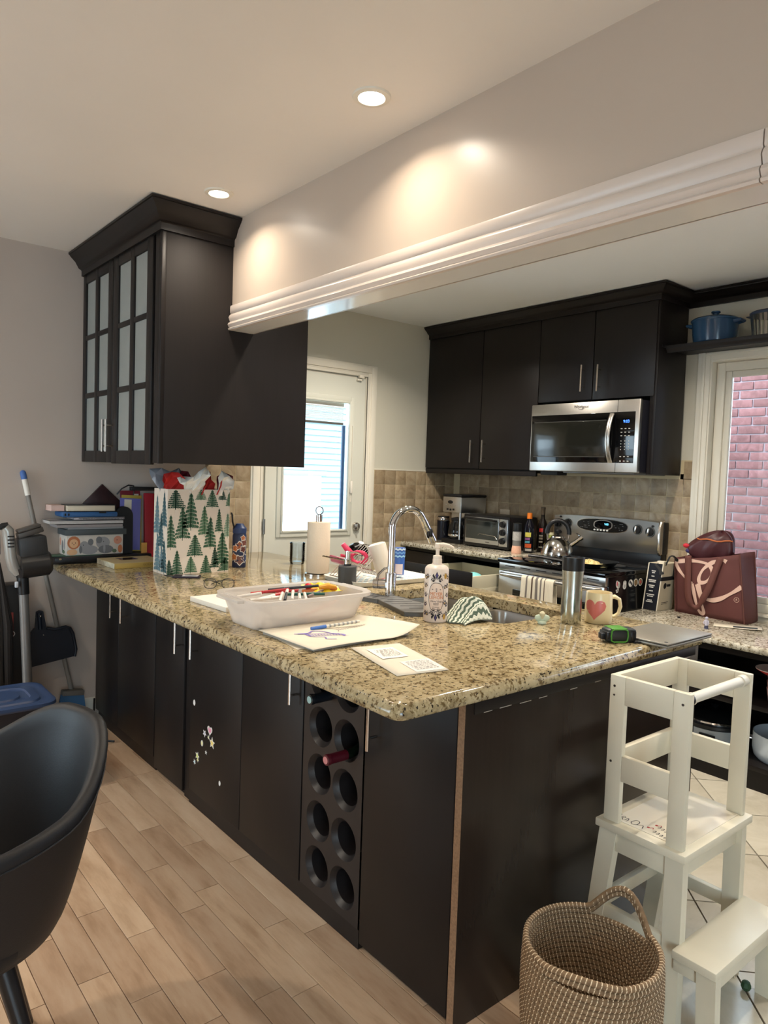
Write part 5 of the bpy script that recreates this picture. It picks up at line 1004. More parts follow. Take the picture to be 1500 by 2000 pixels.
def wrap(x, z, out=0.0004): a = A0 + x / r; return Vector((X + (r + out) * math.cos(a), Y + (r + out) * math.sin(a), Z0 + z))
def wpoly(b, poly, out=0.0004):
    n = len(poly); cx = sum(p[0] for p in poly) / n; cz = sum(p[1] for p in poly) / n; vs = [wrap(cx, cz, out)]; fs = []
    for k in (0.5, 1.0): vs += [wrap(cx + (p[0] - cx) * k, cz + (p[1] - cz) * k, out) for p in poly]
    for i in range(n): k = (i + 1) % n; fs += [(0, 1 + i, 1 + k), (1 + i, 1 + k, 1 + n + k, 1 + n + i)]
    b.add(vs, fs)
def wline(b, pts, w, out=0.0006, closed=False):
    P = [Vector((p[0], p[1])) for p in pts]; n = len(P); vs = []
    for i, p in enumerate(P):
        a_ = P[(i - 1) % n] if closed or i else p; c_ = P[(i + 1) % n] if closed or i < n - 1 else p; d_ = (c_ - a_).normalized(); q = Vector((-d_.y, d_.x)) * w
        vs += [wrap(p.x + q.x, p.y + q.y, out), wrap(p.x - q.x, p.y - q.y, out)]
    b.add(vs, [(2 * i, 2 * ((i + 1) % n), 2 * ((i + 1) % n) + 1, 2 * i + 1) for i in range(n if closed else n - 1)])
M_ink = mat('ink_black', rgb(34, 30, 36), 0.5); M_inkp = mat('ink_purple', rgb(74, 58, 110), 0.5); M_inkg = mat('ink_gold', rgb(186, 142, 60), 0.5); M_inkv = mat('ink_olive', rgb(92, 92, 60), 0.5)
LX = -0.004
b = B(); ov = [(LX + 0.0265 * math.copysign(abs(math.cos(t)) ** 0.75, math.cos(t)), 0.092 + 0.050 * math.copysign(abs(math.sin(t)) ** 0.8, math.sin(t))) for t in [2 * PI * i / 40 for i in range(40)]]
wpoly(b, ov, 0.0004); lb = obj('label', b, mat('label_cream', rgb(224, 200, 182), 0.45), sb)
b = B(); wline(b, ov, 0.0008, 0.0007, True); obj('label_outline', b, M_ink, lb, smooth=0)
def wtext(txt, size, x, z, m, name, shear=0.0, out=0.0009):
    vs, fs = text_geo(txt, size, 0.0, shear=shear); b = B(); b.add([wrap(x + v.x, z + v.y, out) for v in vs], fs); obj(name, b, m, lb, smooth=0)
M_orange = mat('ink_orange', rgb(206, 120, 62), 0.5)
wtext('MEYER', 0.0150, LX, 0.103, M_orange, 'label_word'); wtext('LEMON', 0.0150, LX, 0.090, M_orange, 'label_word'); wtext('Hand Soap', 0.0095, LX, 0.077, M_ink, 'label_script', 0.4)
b = B()
for z, w in ((0.069, 0.010), (0.0655, 0.009), (0.057, 0.012)): wline(b, [(LX - w, z), (LX, z), (LX + w, z)], 0.0008, 0.0008)
wline(b, [(LX - 0.016, 0.1185), (LX, 0.121), (LX + 0.016, 0.1185)], 0.0011, 0.0008); wpoly(b, heart(LX, 0.114, 0.0025), 0.0009); obj('label_small_print', b, M_ink, lb, smooth=0)
def scroll(x, z, s, fl, m1, m2, bb):
    # acanthus scroll: a spiral and leaves
    sp_ = [(x + fl * s * (0.9 - 0.75 * i / 14) * math.cos(0.5 * i), z + s * (0.9 - 0.75 * i / 14) * math.sin(0.5 * i)) for i in range(15)]
    bb[m1] = bb.get(m1) or B(); bb[m2] = bb.get(m2) or B()
    wline(bb[m1], sp_, s * 0.16, 0.0006); wpoly(bb[m2], oval(x, z, s * 0.3, s * 0.3, 8), 0.0006)
    for k in range(3): a = 0.9 + 0.8 * k; wpoly(bb[m1], [(x + fl * s * 1.0 * math.cos(a), z + s * math.sin(a)), (x + fl * s * 1.5 * math.cos(a + .15), z + s * 1.5 * math.sin(a + .15)), (x + fl * s * 1.1 * math.cos(a + .45), z + s * 1.1 * math.sin(a + .45))], 0.0006)
prints = {}
for q in range(-2, 4):
    cx = LX + q * 0.0445 * 1.0
    if q == 0: continue
    for z in (0.03, 0.062, 0.095, 0.128, 0.158): scroll(cx - 0.0 + random.uniform(-.002, .002), z, 0.0095, 1 if (q + int(z * 100)) % 2 else -1, 'k', 'g' if z > 0.1 else 'p', prints)
for x, z, s, fl in ((-0.013, 0.150, 0.0085, -1), (0.013, 0.150, 0.0085, 1), (-0.014, 0.033, 0.009, -1), (0.014, 0.033, 0.009, 1), (-0.008, 0.046, 0.006, -1), (0.008, 0.046, 0.006, 1), (0.034, 0.165, 0.009, 1), (0.033, 0.022, 0.010, -1), (0.033, 0.125, 0.008, 1), (0.034, 0.07, 0.009, 1), (-0.034, 0.162, 0.008, -1), (-0.034, 0.03, 0.009, -1)): scroll(LX + x, z, s, fl, 'k', 'g' if abs(x) > 0.03 else 'k', prints)
for z, s in ((0.168, 1), (0.020, -1)):
    b = prints['p']; b2 = prints['k']; wpoly(b2, [(LX, z + s * 0.014), (LX + 0.006, z), (LX, z - s * 0.014), (LX - 0.006, z)], 0.0007); wpoly(b, [(LX, z + s * 0.010), (LX + 0.0035, z), (LX, z - s * 0.010), (LX - 0.0035, z)], 0.0010)
    for f in (-1, 1): wpoly(b2, [(LX + f * 0.003, z - s * 0.010), (LX + f * 0.013, z + s * 0.006), (LX + f * 0.016, z - s * 0.002), (LX + f * 0.010, z - s * 0.012)], 0.0007)
for z in (0.022, 0.165): wpoly(prints['g'], oval(LX + 0.033, z, 0.006, 0.010), 0.0008)
for k, m in (('k', M_ink), ('g', M_inkg), ('p', M_inkp)): obj('scroll_print', prints[k], m, sb, smooth=0, kind='stuff')
# soap dispenser
X, Y = 0.915, 1.425
sd = thing('soap_dispenser', 'dark grey soap dispenser with chrome pump by the dish rack', 'dispenser', (X, Y, Z0))
b = B(); b.lathe(X, Y, [(0, Z0), (0.0415, Z0), (0.042, Z0 + 0.002), (0.042, Z0 + 0.088), (0.039, Z0 + 0.091), (0.015, Z0 + 0.092), (0, Z0 + 0.092)], 36); obj('body', b, mat('slate', rgb(66, 66, 66), 0.5), sd)
b = B(); b.lathe(X, Y, [(0.017, Z0 + 0.092), (0.017, Z0 + 0.099), (0, Z0 + 0.1)], 24); obj('collar', b, M_black, sd)
b = B(); b.lathe(X, Y, [(0.0165, Z0 + 0.099), (0.0165, Z0 + 0.121), (0.012, Z0 + 0.123), (0.012, Z0 + 0.156), (0.0, Z0 + 0.158)], 24); b.tube([(X, Y, Z0 + 0.151), (X + 0.035, Y - 0.022, Z0 + 0.152), (X + 0.05, Y - 0.033, Z0 + 0.144)], 0.004, 8); obj('pump', b, M_chrome, sd)
# paper towel
X, Y = 0.985, 1.765
pt = thing('paper_towel', 'standing roll of cream paper towel on a holder with ring top', 'paper towel', (X, Y, Z0))
b = B(); b.lathe(X, Y, [(0.02, Z0 + 0.012), (0.0565, Z0 + 0.012), (0.0575, Z0 + 0.014), (0.0575, Z0 + 0.262), (0.0565, Z0 + 0.264), (0.02, Z0 + 0.264)], 40); obj('roll', b, mat('towel_paper', rgb(224, 206, 182), 0.95, bump=0.5, bscale=160), pt)
b = B(); b.lathe(X, Y, [(0, Z0), (0.065, Z0), (0.065, Z0 + 0.008), (0.008, Z0 + 0.012), (0.006, Z0 + 0.014), (0.006, Z0 + 0.26), (0.0155, Z0 + 0.262), (0.0155, Z0 + 0.300), (0, Z0 + 0.3)], 24); hl_ = obj('holder', b, M_nickel, pt)
b = B(); v = Vector((0.77, -0.64, 0)); b.tube([Vector((X, Y, Z0 + 0.321)) + v * (0.018 * math.cos(2 * PI * i / 24)) + Vector((0, 0, 0.020 * math.sin(2 * PI * i / 24))) for i in range(24)], 0.0028, 8, True); obj('finial_ring', b, mat('dark_nickel', (0.2, 0.19, 0.18, 1), 0.3, 1.0), hl_)
# ribbed blue glass
X, Y = 1.120, 2.165; r = 0.043
gb = thing('drinking_glass', 'pale blue ribbed drinking glass left of the paper towel', 'glass', (X, Y, Z0)); M_bg = glass_mat('blue_glass', (0.93, 0.97, 1.0, 1), 0.2)
prof = [(0, Z0), (r * 0.86, Z0), (r * 0.90, Z0 + 0.006)]
for i in range(9): z = Z0 + 0.012 + i * 0.0115; prof += [(r * 0.93, z), (r * 0.985, z + 0.0058)]
prof += [(r, Z0 + 0.118), (r - 0.003, Z0 + 0.118), (r * 0.86, Z0 + 0.012), (0, Z0 + 0.010)]
b = B(); b.lathe(X, Y, prof, 36); obj('glass_body', b, M_bg, gb, smooth=60)
# ---------------------------------------------------------------- drying tray, rack and what dries on it
dy = thing('drying_tray', 'white plastic drainboard tray under the wire dish rack', 'tray', (1.15, 1.47, Z0))
T = Matrix.Translation((1.155, 1.485, 0)) @ Matrix.Rotation(-0.02, 4, 'Z')
def rr(w, h, r, n=4): return arc(w - r, h - r, r, 0, 90, n) + arc(-w + r, h - r, r, 90, 180, n) + arc(-w + r, -h + r, r, 180, 270, n) + arc(w - r, -h + r, r, 270, 360, n)
q = [(-0.006, 0.0), (0.0, 0.005), (0.004, 0.020), (0.007, 0.022), (0.004, 0.0225), (0, 0.0205), (-0.012, 0.007)]; rows = [[(x, y, Z0 + z) for x, y in rr(0.236 + d_, 0.155 + d_, 0.05 + d_)] for d_, z in q]; n = len(rows[0])
b = B(T); b.add([p for r_ in rows for p in r_], [(j * n + i, j * n + (i + 1) % n, (j + 1) * n + (i + 1) % n, (j + 1) * n + i) for j in range(len(q) - 1) for i in range(n)] + [tuple(range(n - 1, -1, -1)), tuple(range((len(q) - 1) * n, len(q) * n))]); obj('tray_body', b, mat('tray_white', rgb(226, 222, 210), 0.3), dy, smooth=50)
b = B(T)
for i in range(12):
    for j in range(7): b.box(-0.19 + i * 0.034, -0.115 + j * 0.036, Z0 + 0.007, -0.19 + i * 0.034 + 0.018, -0.115 + j * 0.036 + 0.006, Z0 + 0.0095)
obj('drain_ribs', b, mat('rib_blue', rgb(190, 214, 226), 0.4), dy, smooth=0, kind='stuff')
rk = thing('dish_rack', 'folding chrome wire dish rack standing on the white tray', 'dish rack', (1.10, 1.48, Z0 + 0.02))
def rackgrid(p0, p1, y0, y1, n, name):
    p0 = Vector(p0); p1 = Vector(p1)
    for i in range(n): y = y0 + (y1 - y0) * i / (n - 1); b = B(); b.tube([(p0.x, y, p0.y), (p1.x, y, p1.y)], 0.0015, 6); obj('wire', b, M_nickel, rk)
    for k in (0.0, 0.55, 1.0): p = p0.lerp(p1, k); b = B(); b.tube([(p.x, y0 - 0.006, p.y - 0.004), (p.x, y1 + 0.006, p.y - 0.004)], 0.003, 6); obj('rail', b, M_nickel, rk)
rackgrid((0.905, Z0 + 0.118), (1.150, Z0 + 0.026), 1.405, 1.605, 10, 'a'); rackgrid((1.120, Z0 + 0.170), (0.945, Z0 + 0.026), 1.412, 1.598, 10, 'b')
wc = thing('cup', 'tall white plastic cup turned upside down and leaning on the rack', 'cup', (1.165, 1.385, Z0 + 0.03))
T = Matrix.Translation((1.118, 1.392, Z0 + 0.028)) @ Matrix.Rotation(-0.30, 4, Vector((0.64, 0.77, 0)))
b = B(T); b.lathe(0, 0, [(0.036, 0), (0.0375, 0.0), (0.0395, 0.03), (0.0425, 0.155), (0.041, 0.163), (0.030, 0.167), (0, 0.167)], 32); obj('body', b, mat('cup_white', rgb(226, 216, 200), 0.3), wc)
b = B(T); b.lathe(0, 0, [(0.036, 0.0), (0.0386, 0.0), (0.0390, 0.005), (0.036, 0.005)], 32); obj('rim', b, mat('rim_pink', rgb(214, 130, 130), 0.4), wc)
bt = thing('tumbler', 'blue and white wave patterned plastic tumbler behind the faucet', 'cup', (1.262, 1.468, Z0 + 0.024)); X, Y, z0 = 1.262, 1.468, Z0 + 0.023
b = B(); b.lathe(X, Y, [(0, z0), (0.027, z0), (0.030, z0 + 0.125), (0.0285, z0 + 0.132), (0, z0 + 0.133)], 28); obj('body', b, mat('tumbler_blue', rgb(56, 96, 168), 0.3), bt)
for k, c in ((0, rgb(150, 196, 226)), (1, rgb(110, 160, 214)), (2, rgb(208, 224, 236))):
    b = B(); zz = z0 + 0.088 + 0.017 * k; b.grid(lambda u, v: Vector((X + (0.0300 + 0.0006 * k) * math.cos(2 * PI * u), Y + (0.0300 + 0.0006 * k) * math.sin(2 * PI * u), zz + 0.0025 * math.sin(u * 60) + 0.008 * v)), 60, 2, True); obj('wave_band', b, mat('wave%d' % k, c, 0.4), bt)
b = B(); b.grid(lambda u, v: Vector((X + 0.0297 * math.cos(3.4 + 1.3 * u), Y + 0.0297 * math.sin(3.4 + 1.3 * u), z0 + 0.004 + 0.05 * v)), 8, 2); obj('pale_patch', b, mat('patch_pale', rgb(206, 190, 190), 0.4), bt)
pk = thing('pink_toy', 'bright pink plastic toy part draining on the rack', 'toy', (0.99, 1.5, Z0 + 0.09)); M_hot = mat('hot_pink', rgb(226, 62, 96), 0.35)
b = B(); b.tube([(0.965, 1.535, Z0 + 0.178), (0.985, 1.520, Z0 + 0.150), (1.005, 1.505, Z0 + 0.128)], [0.011, 0.015, 0.012], 12); obj('stem', b, M_hot, pk)
b = B(); b.tube([Vector((1.03, 1.49, Z0 + 0.115)) + Vector((0.036 * math.cos(a) * 0.77, -0.036 * math.cos(a) * 0.64, 0.026 * math.sin(a))) for a in [2 * PI * i / 20 for i in range(20)]], 0.010, 10, True); obj('ring', b, M_hot, pk)
b = B(); b.tube([(0.955, 1.535, Z0 + 0.125), (0.985, 1.525, Z0 + 0.118), (1.005, 1.51, Z0 + 0.128)], 0.007, 8); obj('arm', b, M_hot, pk)
pk2 = thing('pink_bowl', 'dusky pink bowl lying left on the rack behind the grey dispenser', 'bowl', (0.96, 1.56, Z0 + 0.08)); T = Matrix.Translation((0.945, 1.540, Z0 + 0.105)) @ Matrix.Rotation(0.35, 4, 'Y')
b = B(T); b.lathe(0, 0, [(0.0, -0.02), (0.03, -0.018), (0.045, 0.006), (0.043, 0.008), (0.028, -0.014), (0, -0.016)], 28); obj('body', b, mat('dusky_pink', rgb(196, 110, 124), 0.35), pk2)
bl = thing('pot_lid', 'black and white domed lids at the back of the dish rack', 'lid', (1.12, 1.59, Z0 + 0.12))
T = Matrix.Translation((1.115, 1.605, Z0 + 0.135)) @ Matrix.Rotation(0.5, 4, 'X'); b = B(T); b.lathe(0, 0, [(0.05, 0), (0.05, 0.005), (0.035, 0.022), (0, 0.030)], 28); obj('dome', b, M_blackg, bl); b = B(T); b.lathe(0, 0, [(0.008, 0.028), (0.008, 0.04), (0.014, 0.044), (0, 0.048)], 16); obj('knob', b, M_white, bl)
# ---------------------------------------------------------------- washcloth
wcl = thing('dishcloth', 'crumpled sage and white knitted dishcloth on the sink edge', 'cloth', (0.84, 0.58, Z0))
def cloth(u, v):
    x = 0.748 + 0.160 * v; y = 0.525 + 0.130 * u
    h = 0.066 * math.exp(-((v - 0.62) / 0.34) ** 2) * (0.85 + 0.25 * math.sin(3.2 * u + 0.3)) + 0.010 * math.sin(u * 14 + v * 4) * (0.3 + v)
    e_ = min(u, 1 - u, 1.0) ; h *= min(1.0, 0.15 + e_ * 7)
    return Vector((x + 0.012 * math.sin(u * 9), y + 0.02 * (v - 0.3) + 0.01 * math.sin(v * 6), Z0 + 0.004 + max(0, h) * (1 if v > .04 else v * 25)))
nr = 44; wv = [B(), B()]
for i in range(nr):
    f = lambda u, v, i=i: cloth((i + u) / nr, v) + Vector((0, 0, 0.0022 * math.sin(PI * u)))
    # zigzag stitches of two yarns
    k = i % 2; b = wv[0 if (i // 2) % 2 == 0 else 1]
    b.grid(lambda u, v: cloth(min(1, max(0, (i + u + 0.55 * math.sin(v * 52)) / nr)), v) + Vector((0, 0, 0.0026 * math.sin(PI * u) + 0.001 * math.sin(v * 104))), 4, 80)
obj('white_yarn', wv[0], mat('yarn_white', rgb(226, 226, 208), 0.95), wcl, smooth=80); obj('sage_yarn', wv[1], mat('yarn_sage', rgb(92, 108, 92), 0.95), wcl, smooth=80)
b = B(); b.grid(lambda u, v: cloth(u, v) - Vector((0, 0, 0.002)), 20, 20); obj('cloth_back', b, mat('yarn_back', rgb(160, 168, 150), 0.95), wcl)
# ---------------------------------------------------------------- pacifier
X, Y = 1.025, 0.405
pa = thing('pacifier', 'pale green pacifier lying on the granite left of the steel tumbler', 'pacifier', (X, Y, Z0)); M_mint = mat('mint', rgb(196, 208, 184), 0.35)
b = B(); u_ = Vector((0.77, -0.64, 0))
b.tube([Vector((X, Y, Z0 + 0.018)) + u_ * (0.026 * (i / 6 - 1)) + Vector((0, 0, 0.006 * abs(i / 6 - 1))) for i in range(13)], [0.006, 0.009, 0.012, 0.013, 0.0125, 0.011, 0.0105, 0.011, 0.0125, 0.013, 0.012, 0.009, 0.006], 12, flat=0.45, up=(0, 0, 1)) ; obj('shield', b, M_mint, pa)
b = B(); b.lathe(X, Y, [(0.0, Z0 + 0.0), (0.014, Z0), (0.016, Z0 + 0.004), (0.015, Z0 + 0.009), (0.006, Z0 + 0.012), (0.006, Z0 + 0.018)], 20); obj('button', b, M_mint, pa)
b = B(); b.lathe(X, Y, [(0.006, Z0 + 0.018), (0.0065, Z0 + 0.024), (0.010, Z0 + 0.032), (0.010, Z0 + 0.039), (0.005, Z0 + 0.045), (0, Z0 + 0.046)], 18); obj('teat', b, mat('teat', rgb(206, 196, 160), 0.2), pa)
# steel tumbler
X, Y = 1.135, 0.362
tb_ = thing('travel_tumbler', 'tall brushed steel travel tumbler with black lid beside the mug', 'tumbler', (X, Y, Z0))
b = B(); b.lathe(X, Y, [(0, Z0), (0.0335, Z0), (0.0355, Z0 + 0.004), (0.0372, Z0 + 0.05), (0.0358, Z0 + 0.11), (0.0350, Z0 + 0.14), (0.0378, Z0 + 0.18), (0.0385, Z0 + 0.192)], 40); obj('body', b, mat('tumbler_steel', (0.48, 0.50, 0.46, 1), 0.2, 1.0), tb_, smooth=60)
b = B(); b.lathe(X, Y, [(0.0388, Z0 + 0.192), (0.0395, Z0 + 0.196), (0.0395, Z0 + 0.226), (0.0400, Z0 + 0.229), (0.0400, Z0 + 0.240), (0.037, Z0 + 0.241), (0.035, Z0 + 0.231), (0, Z0 + 0.231)], 36); ld = obj('lid', b, M_black, tb_)
b = B(); b.lathe(X, Y, [(0.024, Z0 + 0.231), (0.022, Z0 + 0.235), (0, Z0 + 0.236)], 24); obj('lid_disc', b, M_chrome, ld)
# mug
X, Y = 1.236, 0.315
mg = thing('mug', 'cream mug with a big pink heart', 'mug', (X, Y, Z0)); M_mug = mat('mug_cream', rgb(226, 208, 164), 0.22)
b = B(); b.lathe(X, Y, [(0, Z0 + 0.002), (0.046, Z0), (0.049, Z0 + 0.003), (0.0495, Z0 + 0.03), (0.0465, Z0 + 0.108), (0.0450, Z0 + 0.112), (0.0430, Z0 + 0.108), (0.0455, Z0 + 0.03), (0.043, Z0 + 0.007), (0, Z0 + 0.006)], 44); obj('body', b, M_mug, mg, smooth=50)
hdv = Vector((0.80, -0.60, 0)); c = Vector((X, Y, Z0)); b = B(); b.tube([c + hdv * 0.044 + Vector((0, 0, 0.094)), c + hdv * 0.058 + Vector((0, 0, 0.096)), c + hdv * 0.076 + Vector((0, 0, 0.086)), c + hdv * 0.081 + Vector((0, 0, 0.060)), c + hdv * 0.074 + Vector((0, 0, 0.034)), c + hdv * 0.060 + Vector((0, 0, 0.024)), c + hdv * 0.046 + Vector((0, 0, 0.022))], 0.0085, 10, flat=0.8); obj('handle', b, M_mug, mg)
r = 0.0485; A0 = math.atan2(-1.181 - Y, -1.041 - X) - 0.28; b = B()
hp = heart(0, 0.057, 0.041); n = len(hp); 
def mwrap(x, z): rr_ = 0.0495 - (z - 0.03) * 0.0385 + 0.0009; a = A0 + x / r; return Vector((X + rr_ * math.cos(a), Y + rr_ * math.sin(a), Z0 + z))
vs = [mwrap(0, 0.05)]; fs = []
for k in (0.33, 0.66, 1.0): vs += [mwrap(p[0] * k, 0.05 + (p[1] - 0.05) * k) for p in hp]
for i in range(n):
    k = (i + 1) % n; fs += [(0, 1 + i, 1 + k)] + [(1 + j * n + i, 1 + j * n + k, 1 + (j + 1) * n + k, 1 + (j + 1) * n + i) for j in range(2)]
b.add(vs, fs); obj('heart_print', b, mat('heart_pink', rgb(206, 112, 100), 0.3), mg)
# tape measure
T = Matrix.Translation((1.02, 0.098, Z0)) @ Matrix.Rotation(-0.52, 4, 'Z')
tm = thing('tape_measure', 'black and lime green tape measure lying near the counter corner', 'tape measure', (1.02, 0.098, Z0)); M_lime = mat('lime', rgb(72, 138, 38), 0.45)
b = B(T); b.box(-0.048, -0.027, 0.002, 0.056, 0.027, 0.046, 0.012); obj('body', b, mat('tape_dark', rgb(36, 38, 36), 0.5), tm)
b = B(T); 
for s in (-0.0278, 0.0278): 
    pa_ = [( -0.030 + 0.008 * 0, 0.007)]
    loop = [Vector((x, s, z)) for x, z in [(-0.034 + 0.0, 0.008), (-0.026, 0.004), (0.012, 0.004), (0.020, 0.008), (0.022, 0.024), (0.020, 0.040), (0.012, 0.0445), (-0.026, 0.0445), (-0.034, 0.040), (-0.036, 0.024)]]
    b.tube(loop, 0.0024, 6, True)
b.box(-0.034, -0.027, 0.0445, 0.020, 0.027, 0.0475, 0.002); obj('green_trim', b, M_lime, tm)
b = B(T); b.box(0.024, -0.0285, 0.004, 0.054, 0.0285, 0.044, 0.012); b.box(-0.062, -0.012, 0.010, -0.046, 0.012, 0.030, 0.003); b.box(-0.050, -0.0275, 0.014, -0.038, 0.0275, 0.036, 0.003); obj('rubber_grip', b, M_black, tm)
b = B(T); b.box(-0.058, -0.008, 0.001, -0.050, 0.008, 0.024, 0.001); obj('hook', b, M_nickel, tm)
b = B(T); b.tube([(0.05, -0.02, 0.004), (0.065, -0.024, 0.004), (0.062, -0.034, 0.004), (0.04, -0.031, 0.004)], 0.003, 6); obj('lanyard', b, M_black, tm)
# laptop
lp = thing('laptop', 'closed silver laptop overhanging the near edge of the counter', 'laptop', (1.21, 0.06, Z0))
T = Matrix.Translation((1.208, 0.052, Z0)) @ Matrix.Rotation(0.015, 4, 'Z')
M_alu = mat('aluminium', rgb(150, 144, 132), 0.38, 0.6, noise=0.05, nscale=12)
b = B(T); b.box(-0.148, -0.104, 0.001, 0.148, 0.104, 0.0095, 0.003); obj('base', b, M_alu, lp); b = B(T); b.box(-0.146, -0.102, 0.0095, 0.146, 0.102, 0.0108); obj('gap', b, M_black, lp, smooth=0); b = B(T); b.box(-0.148, -0.104, 0.0108, 0.148, 0.104, 0.0165, 0.0025); obj('lid', b, M_alu, lp)
b = B(T); b.cyl((-0.125, -0.085, 0.0165), (-0.125, -0.085, 0.0168), 0.006, n=12); obj('smudge_dot', b, M_blackm, lp, smooth=0)
# ---------------------------------------------------------------- papers
T = Matrix.Translation((0.30, 0.648, Z0)) @ Matrix.Rotation(0.05, 4, 'Z')
dp = thing('sketch_pad', 'drawing pad with curled page, purple scribble and pencil lines', 'paper', (0.30, 0.648, Z0))
def page(lift):
    def fn(u, v):
        x = -0.205 + 0.41 * u; y = -0.145 + 0.285 * v - 0.02 * u * (1 - v); c = max(0.0, u - 0.70) / 0.30
        return Vector((x + 0.012 * c * math.sin(v * 3), y, 0.0085 + lift * (0.032 * c * c * (0.35 + 0.65 * (1 - v)) + 0.003 * math.sin(u * 5) + 0.004 * max(0, 1 - u * 5) * v)))
    return fn
b = B(T); b.box(-0.195, -0.135, 0.0005, 0.185, 0.130, 0.007); obj('sheet_block', b, mat('block_grey', rgb(168, 160, 148), 0.8), dp, smooth=0)
b = B(T); b.grid(page(1.0), 24, 14); o = obj('top_page', b, M_paper, dp); s = o.modifiers.new('s', 'SOLIDIFY'); s.thickness = 0.0008; s.offset = 0
pg = page(1.0)
def ink(b, pts, w, h=0.0020):
    Q = smooth_path(pts, 4); vs = []
    for i, p in enumerate(Q):
        d_ = (Q[min(i + 1, len(Q) - 1)] - Q[max(i - 1, 0)]); d_ = d_.normalized() if d_.length else Vector((1, 0, 0)); q_ = Vector((-d_.y, d_.x, 0)) * w
        for s_ in (1, -1): t = p + q_ * s_; vs.append(pg((t.x + 0.205) / 0.41, (t.y + 0.145) / 0.285) + Vector((0, 0, h)))
    b.add(vs, [(2 * i, 2 * i + 2, 2 * i + 3, 2 * i + 1) for i in range(len(Q) - 1)])
b = B(T); ink(b, [(-0.145, 0.035), (-0.115, 0.01), (-0.12, -0.02), (-0.09, -0.045), (-0.10, -0.07), (-0.075, -0.085)], 0.0022); ink(b, [(-0.135, 0.03), (-0.10, 0.022), (-0.075, 0.035), (-0.05, 0.02), (-0.04, -0.02), (-0.02, -0.045), (-0.03, -0.065)], 0.003)
for i in range(14): x = -0.125 + i * 0.008; ink(b, [(x, 0.028 - i * 0.004), (x + 0.006, 0.012 - i * 0.0045), (x + 0.003, -0.006 - i * 0.004), (x + 0.01, -0.012 - i * 0.004)], 0.0013)
obj('purple_scribble', b, mat('purple_ink', rgb(116, 102, 176), 0.6), dp, smooth=0, kind='stuff')
b = B(T)
for i in range(12): x = 0.0 + i * 0.011; ink(b, [(x, 0.03 + 0.0015 * i), (x + 0.008, 0.005 + 0.002 * i), (x + 0.010, 0.026 + 0.001 * i), (x + 0.017, 0.008 + 0.002 * i)], 0.0006)
ink(b, [(-0.02, 0.038), (0.0, 0.03), (0.008, 0.01), (-0.006, -0.008), (0.004, -0.02)], 0.0008); obj('pencil_lines', b, mat('pencil', rgb(120, 116, 112), 0.7), dp, smooth=0, kind='stuff')
T2 = Matrix.Translation((0.245, 0.665, Z0)) @ Matrix.Rotation(-0.12, 4, 'Z'); b = B(T2); b.add([(-0.145, -0.135, 0.0002), (0.16, -0.135, 0.0002), (0.16, 0.11, 0.0002), (-0.145, 0.13, 0.0002)], [(0, 1, 2, 3)]); us = obj('loose_page', b, M_paper, dp, smooth=0)
pe = thing('marker_pen', 'striped white pen with blue cap lying on the drawing pad', 'pen', (0.32, 0.683, Z0 + 0.012)); p0, p1 = Vector((0.232, 0.697, Z0 + 0.0165)), Vector((0.418, 0.688, Z0 + 0.022)); dd = (p1 - p0).normalized()
b = B(); b.cyl(p0, p0 + dd * 0.055, 0.0055, 0.0058, 14); obj('cap', b, mat('pen_blue', rgb(66, 110, 180), 0.35), pe); b = B(); b.cyl(p0 + dd * 0.0555, p1, 0.0052, 0.0048, 14); obj('barrel', b, mat('pen_cream', rgb(214, 206, 190), 0.4), pe)
for i in range(7): b = B(); q_ = p0 + dd * (0.066 + 0.017 * i); b.cyl(q_, q_ + dd * 0.007, 0.00545, 0.0053, 14); obj('stripe', b, mat('pen_grey', rgb(150, 150, 146), 0.4), pe)
nt_ = thing('greeting_card', 'open cream card with printed slip and small note, near the corner', 'card', (0.27, 0.315, Z0))
b = B(); A_, B_, C_, D_ = Vector((0.152, 0.182, Z0 + 0.001)), Vector((0.309, 0.153, Z0 + 0.001)), Vector((0.391, 0.450, Z0 + 0.001)), Vector((0.222, 0.474, Z0 + 0.001))
def cfn(u, v): p = A_.lerp(B_, u).lerp(D_.lerp(C_, u), v); return p + Vector((0, 0, 0.006 * (1 - u) * max(0, v - 0.45) + 0.001 * math.sin(v * 4)))
b.grid(cfn, 6, 10); o = obj('card_sheet', b, M_paper, nt_); s = o.modifiers.new('s', 'SOLIDIFY'); s.thickness = 0.001; s.offset = 0
def cpatch(u0, u1, v0, v1, h, r=0.0):
    b = B(); b.grid(lambda u, v: cfn(u0 + (u1 - u0) * u, v0 + (v1 - v0) * v) + Vector((0, 0, h)), 4, 4); return b
no = obj('small_note', cpatch(0.20, 0.72, 0.50, 0.86, 0.0022), mat('note_white', rgb(238, 232, 220), 0.7), nt_); sl = obj('printed_slip', cpatch(0.40, 0.98, 0.03, 0.37, 0.0014), mat('slip_white', rgb(224, 220, 212), 0.7), nt_)
M_pr = mat('print_grey', rgb(136, 134, 132), 0.7)
for par, u0, u1, v0, v1, rows_, h in ((no, 0.28, 0.66, 0.55, 0.80, 8, 0.0032), (sl, 0.44, 0.92, 0.07, 0.34, 7, 0.0024)):
    b = B()
    for k in range(rows_):
        v = v0 + (v1 - v0) * (k + .5) / rows_; u = u0 + random.uniform(0, .05)
        while u < u1: w = random.uniform(0.02, 0.07); b.add([cfn(u, v) + Vector((0, 0, h)), cfn(min(u1, u + w), v) + Vector((0, 0, h)), cfn(min(u1, u + w), v + 0.010) + Vector((0, 0, h)), cfn(u, v + 0.010) + Vector((0, 0, h))], [(0, 1, 2, 3)]); u += w + 0.02
    obj('print_lines', b, M_pr, par, smooth=0, kind='stuff')
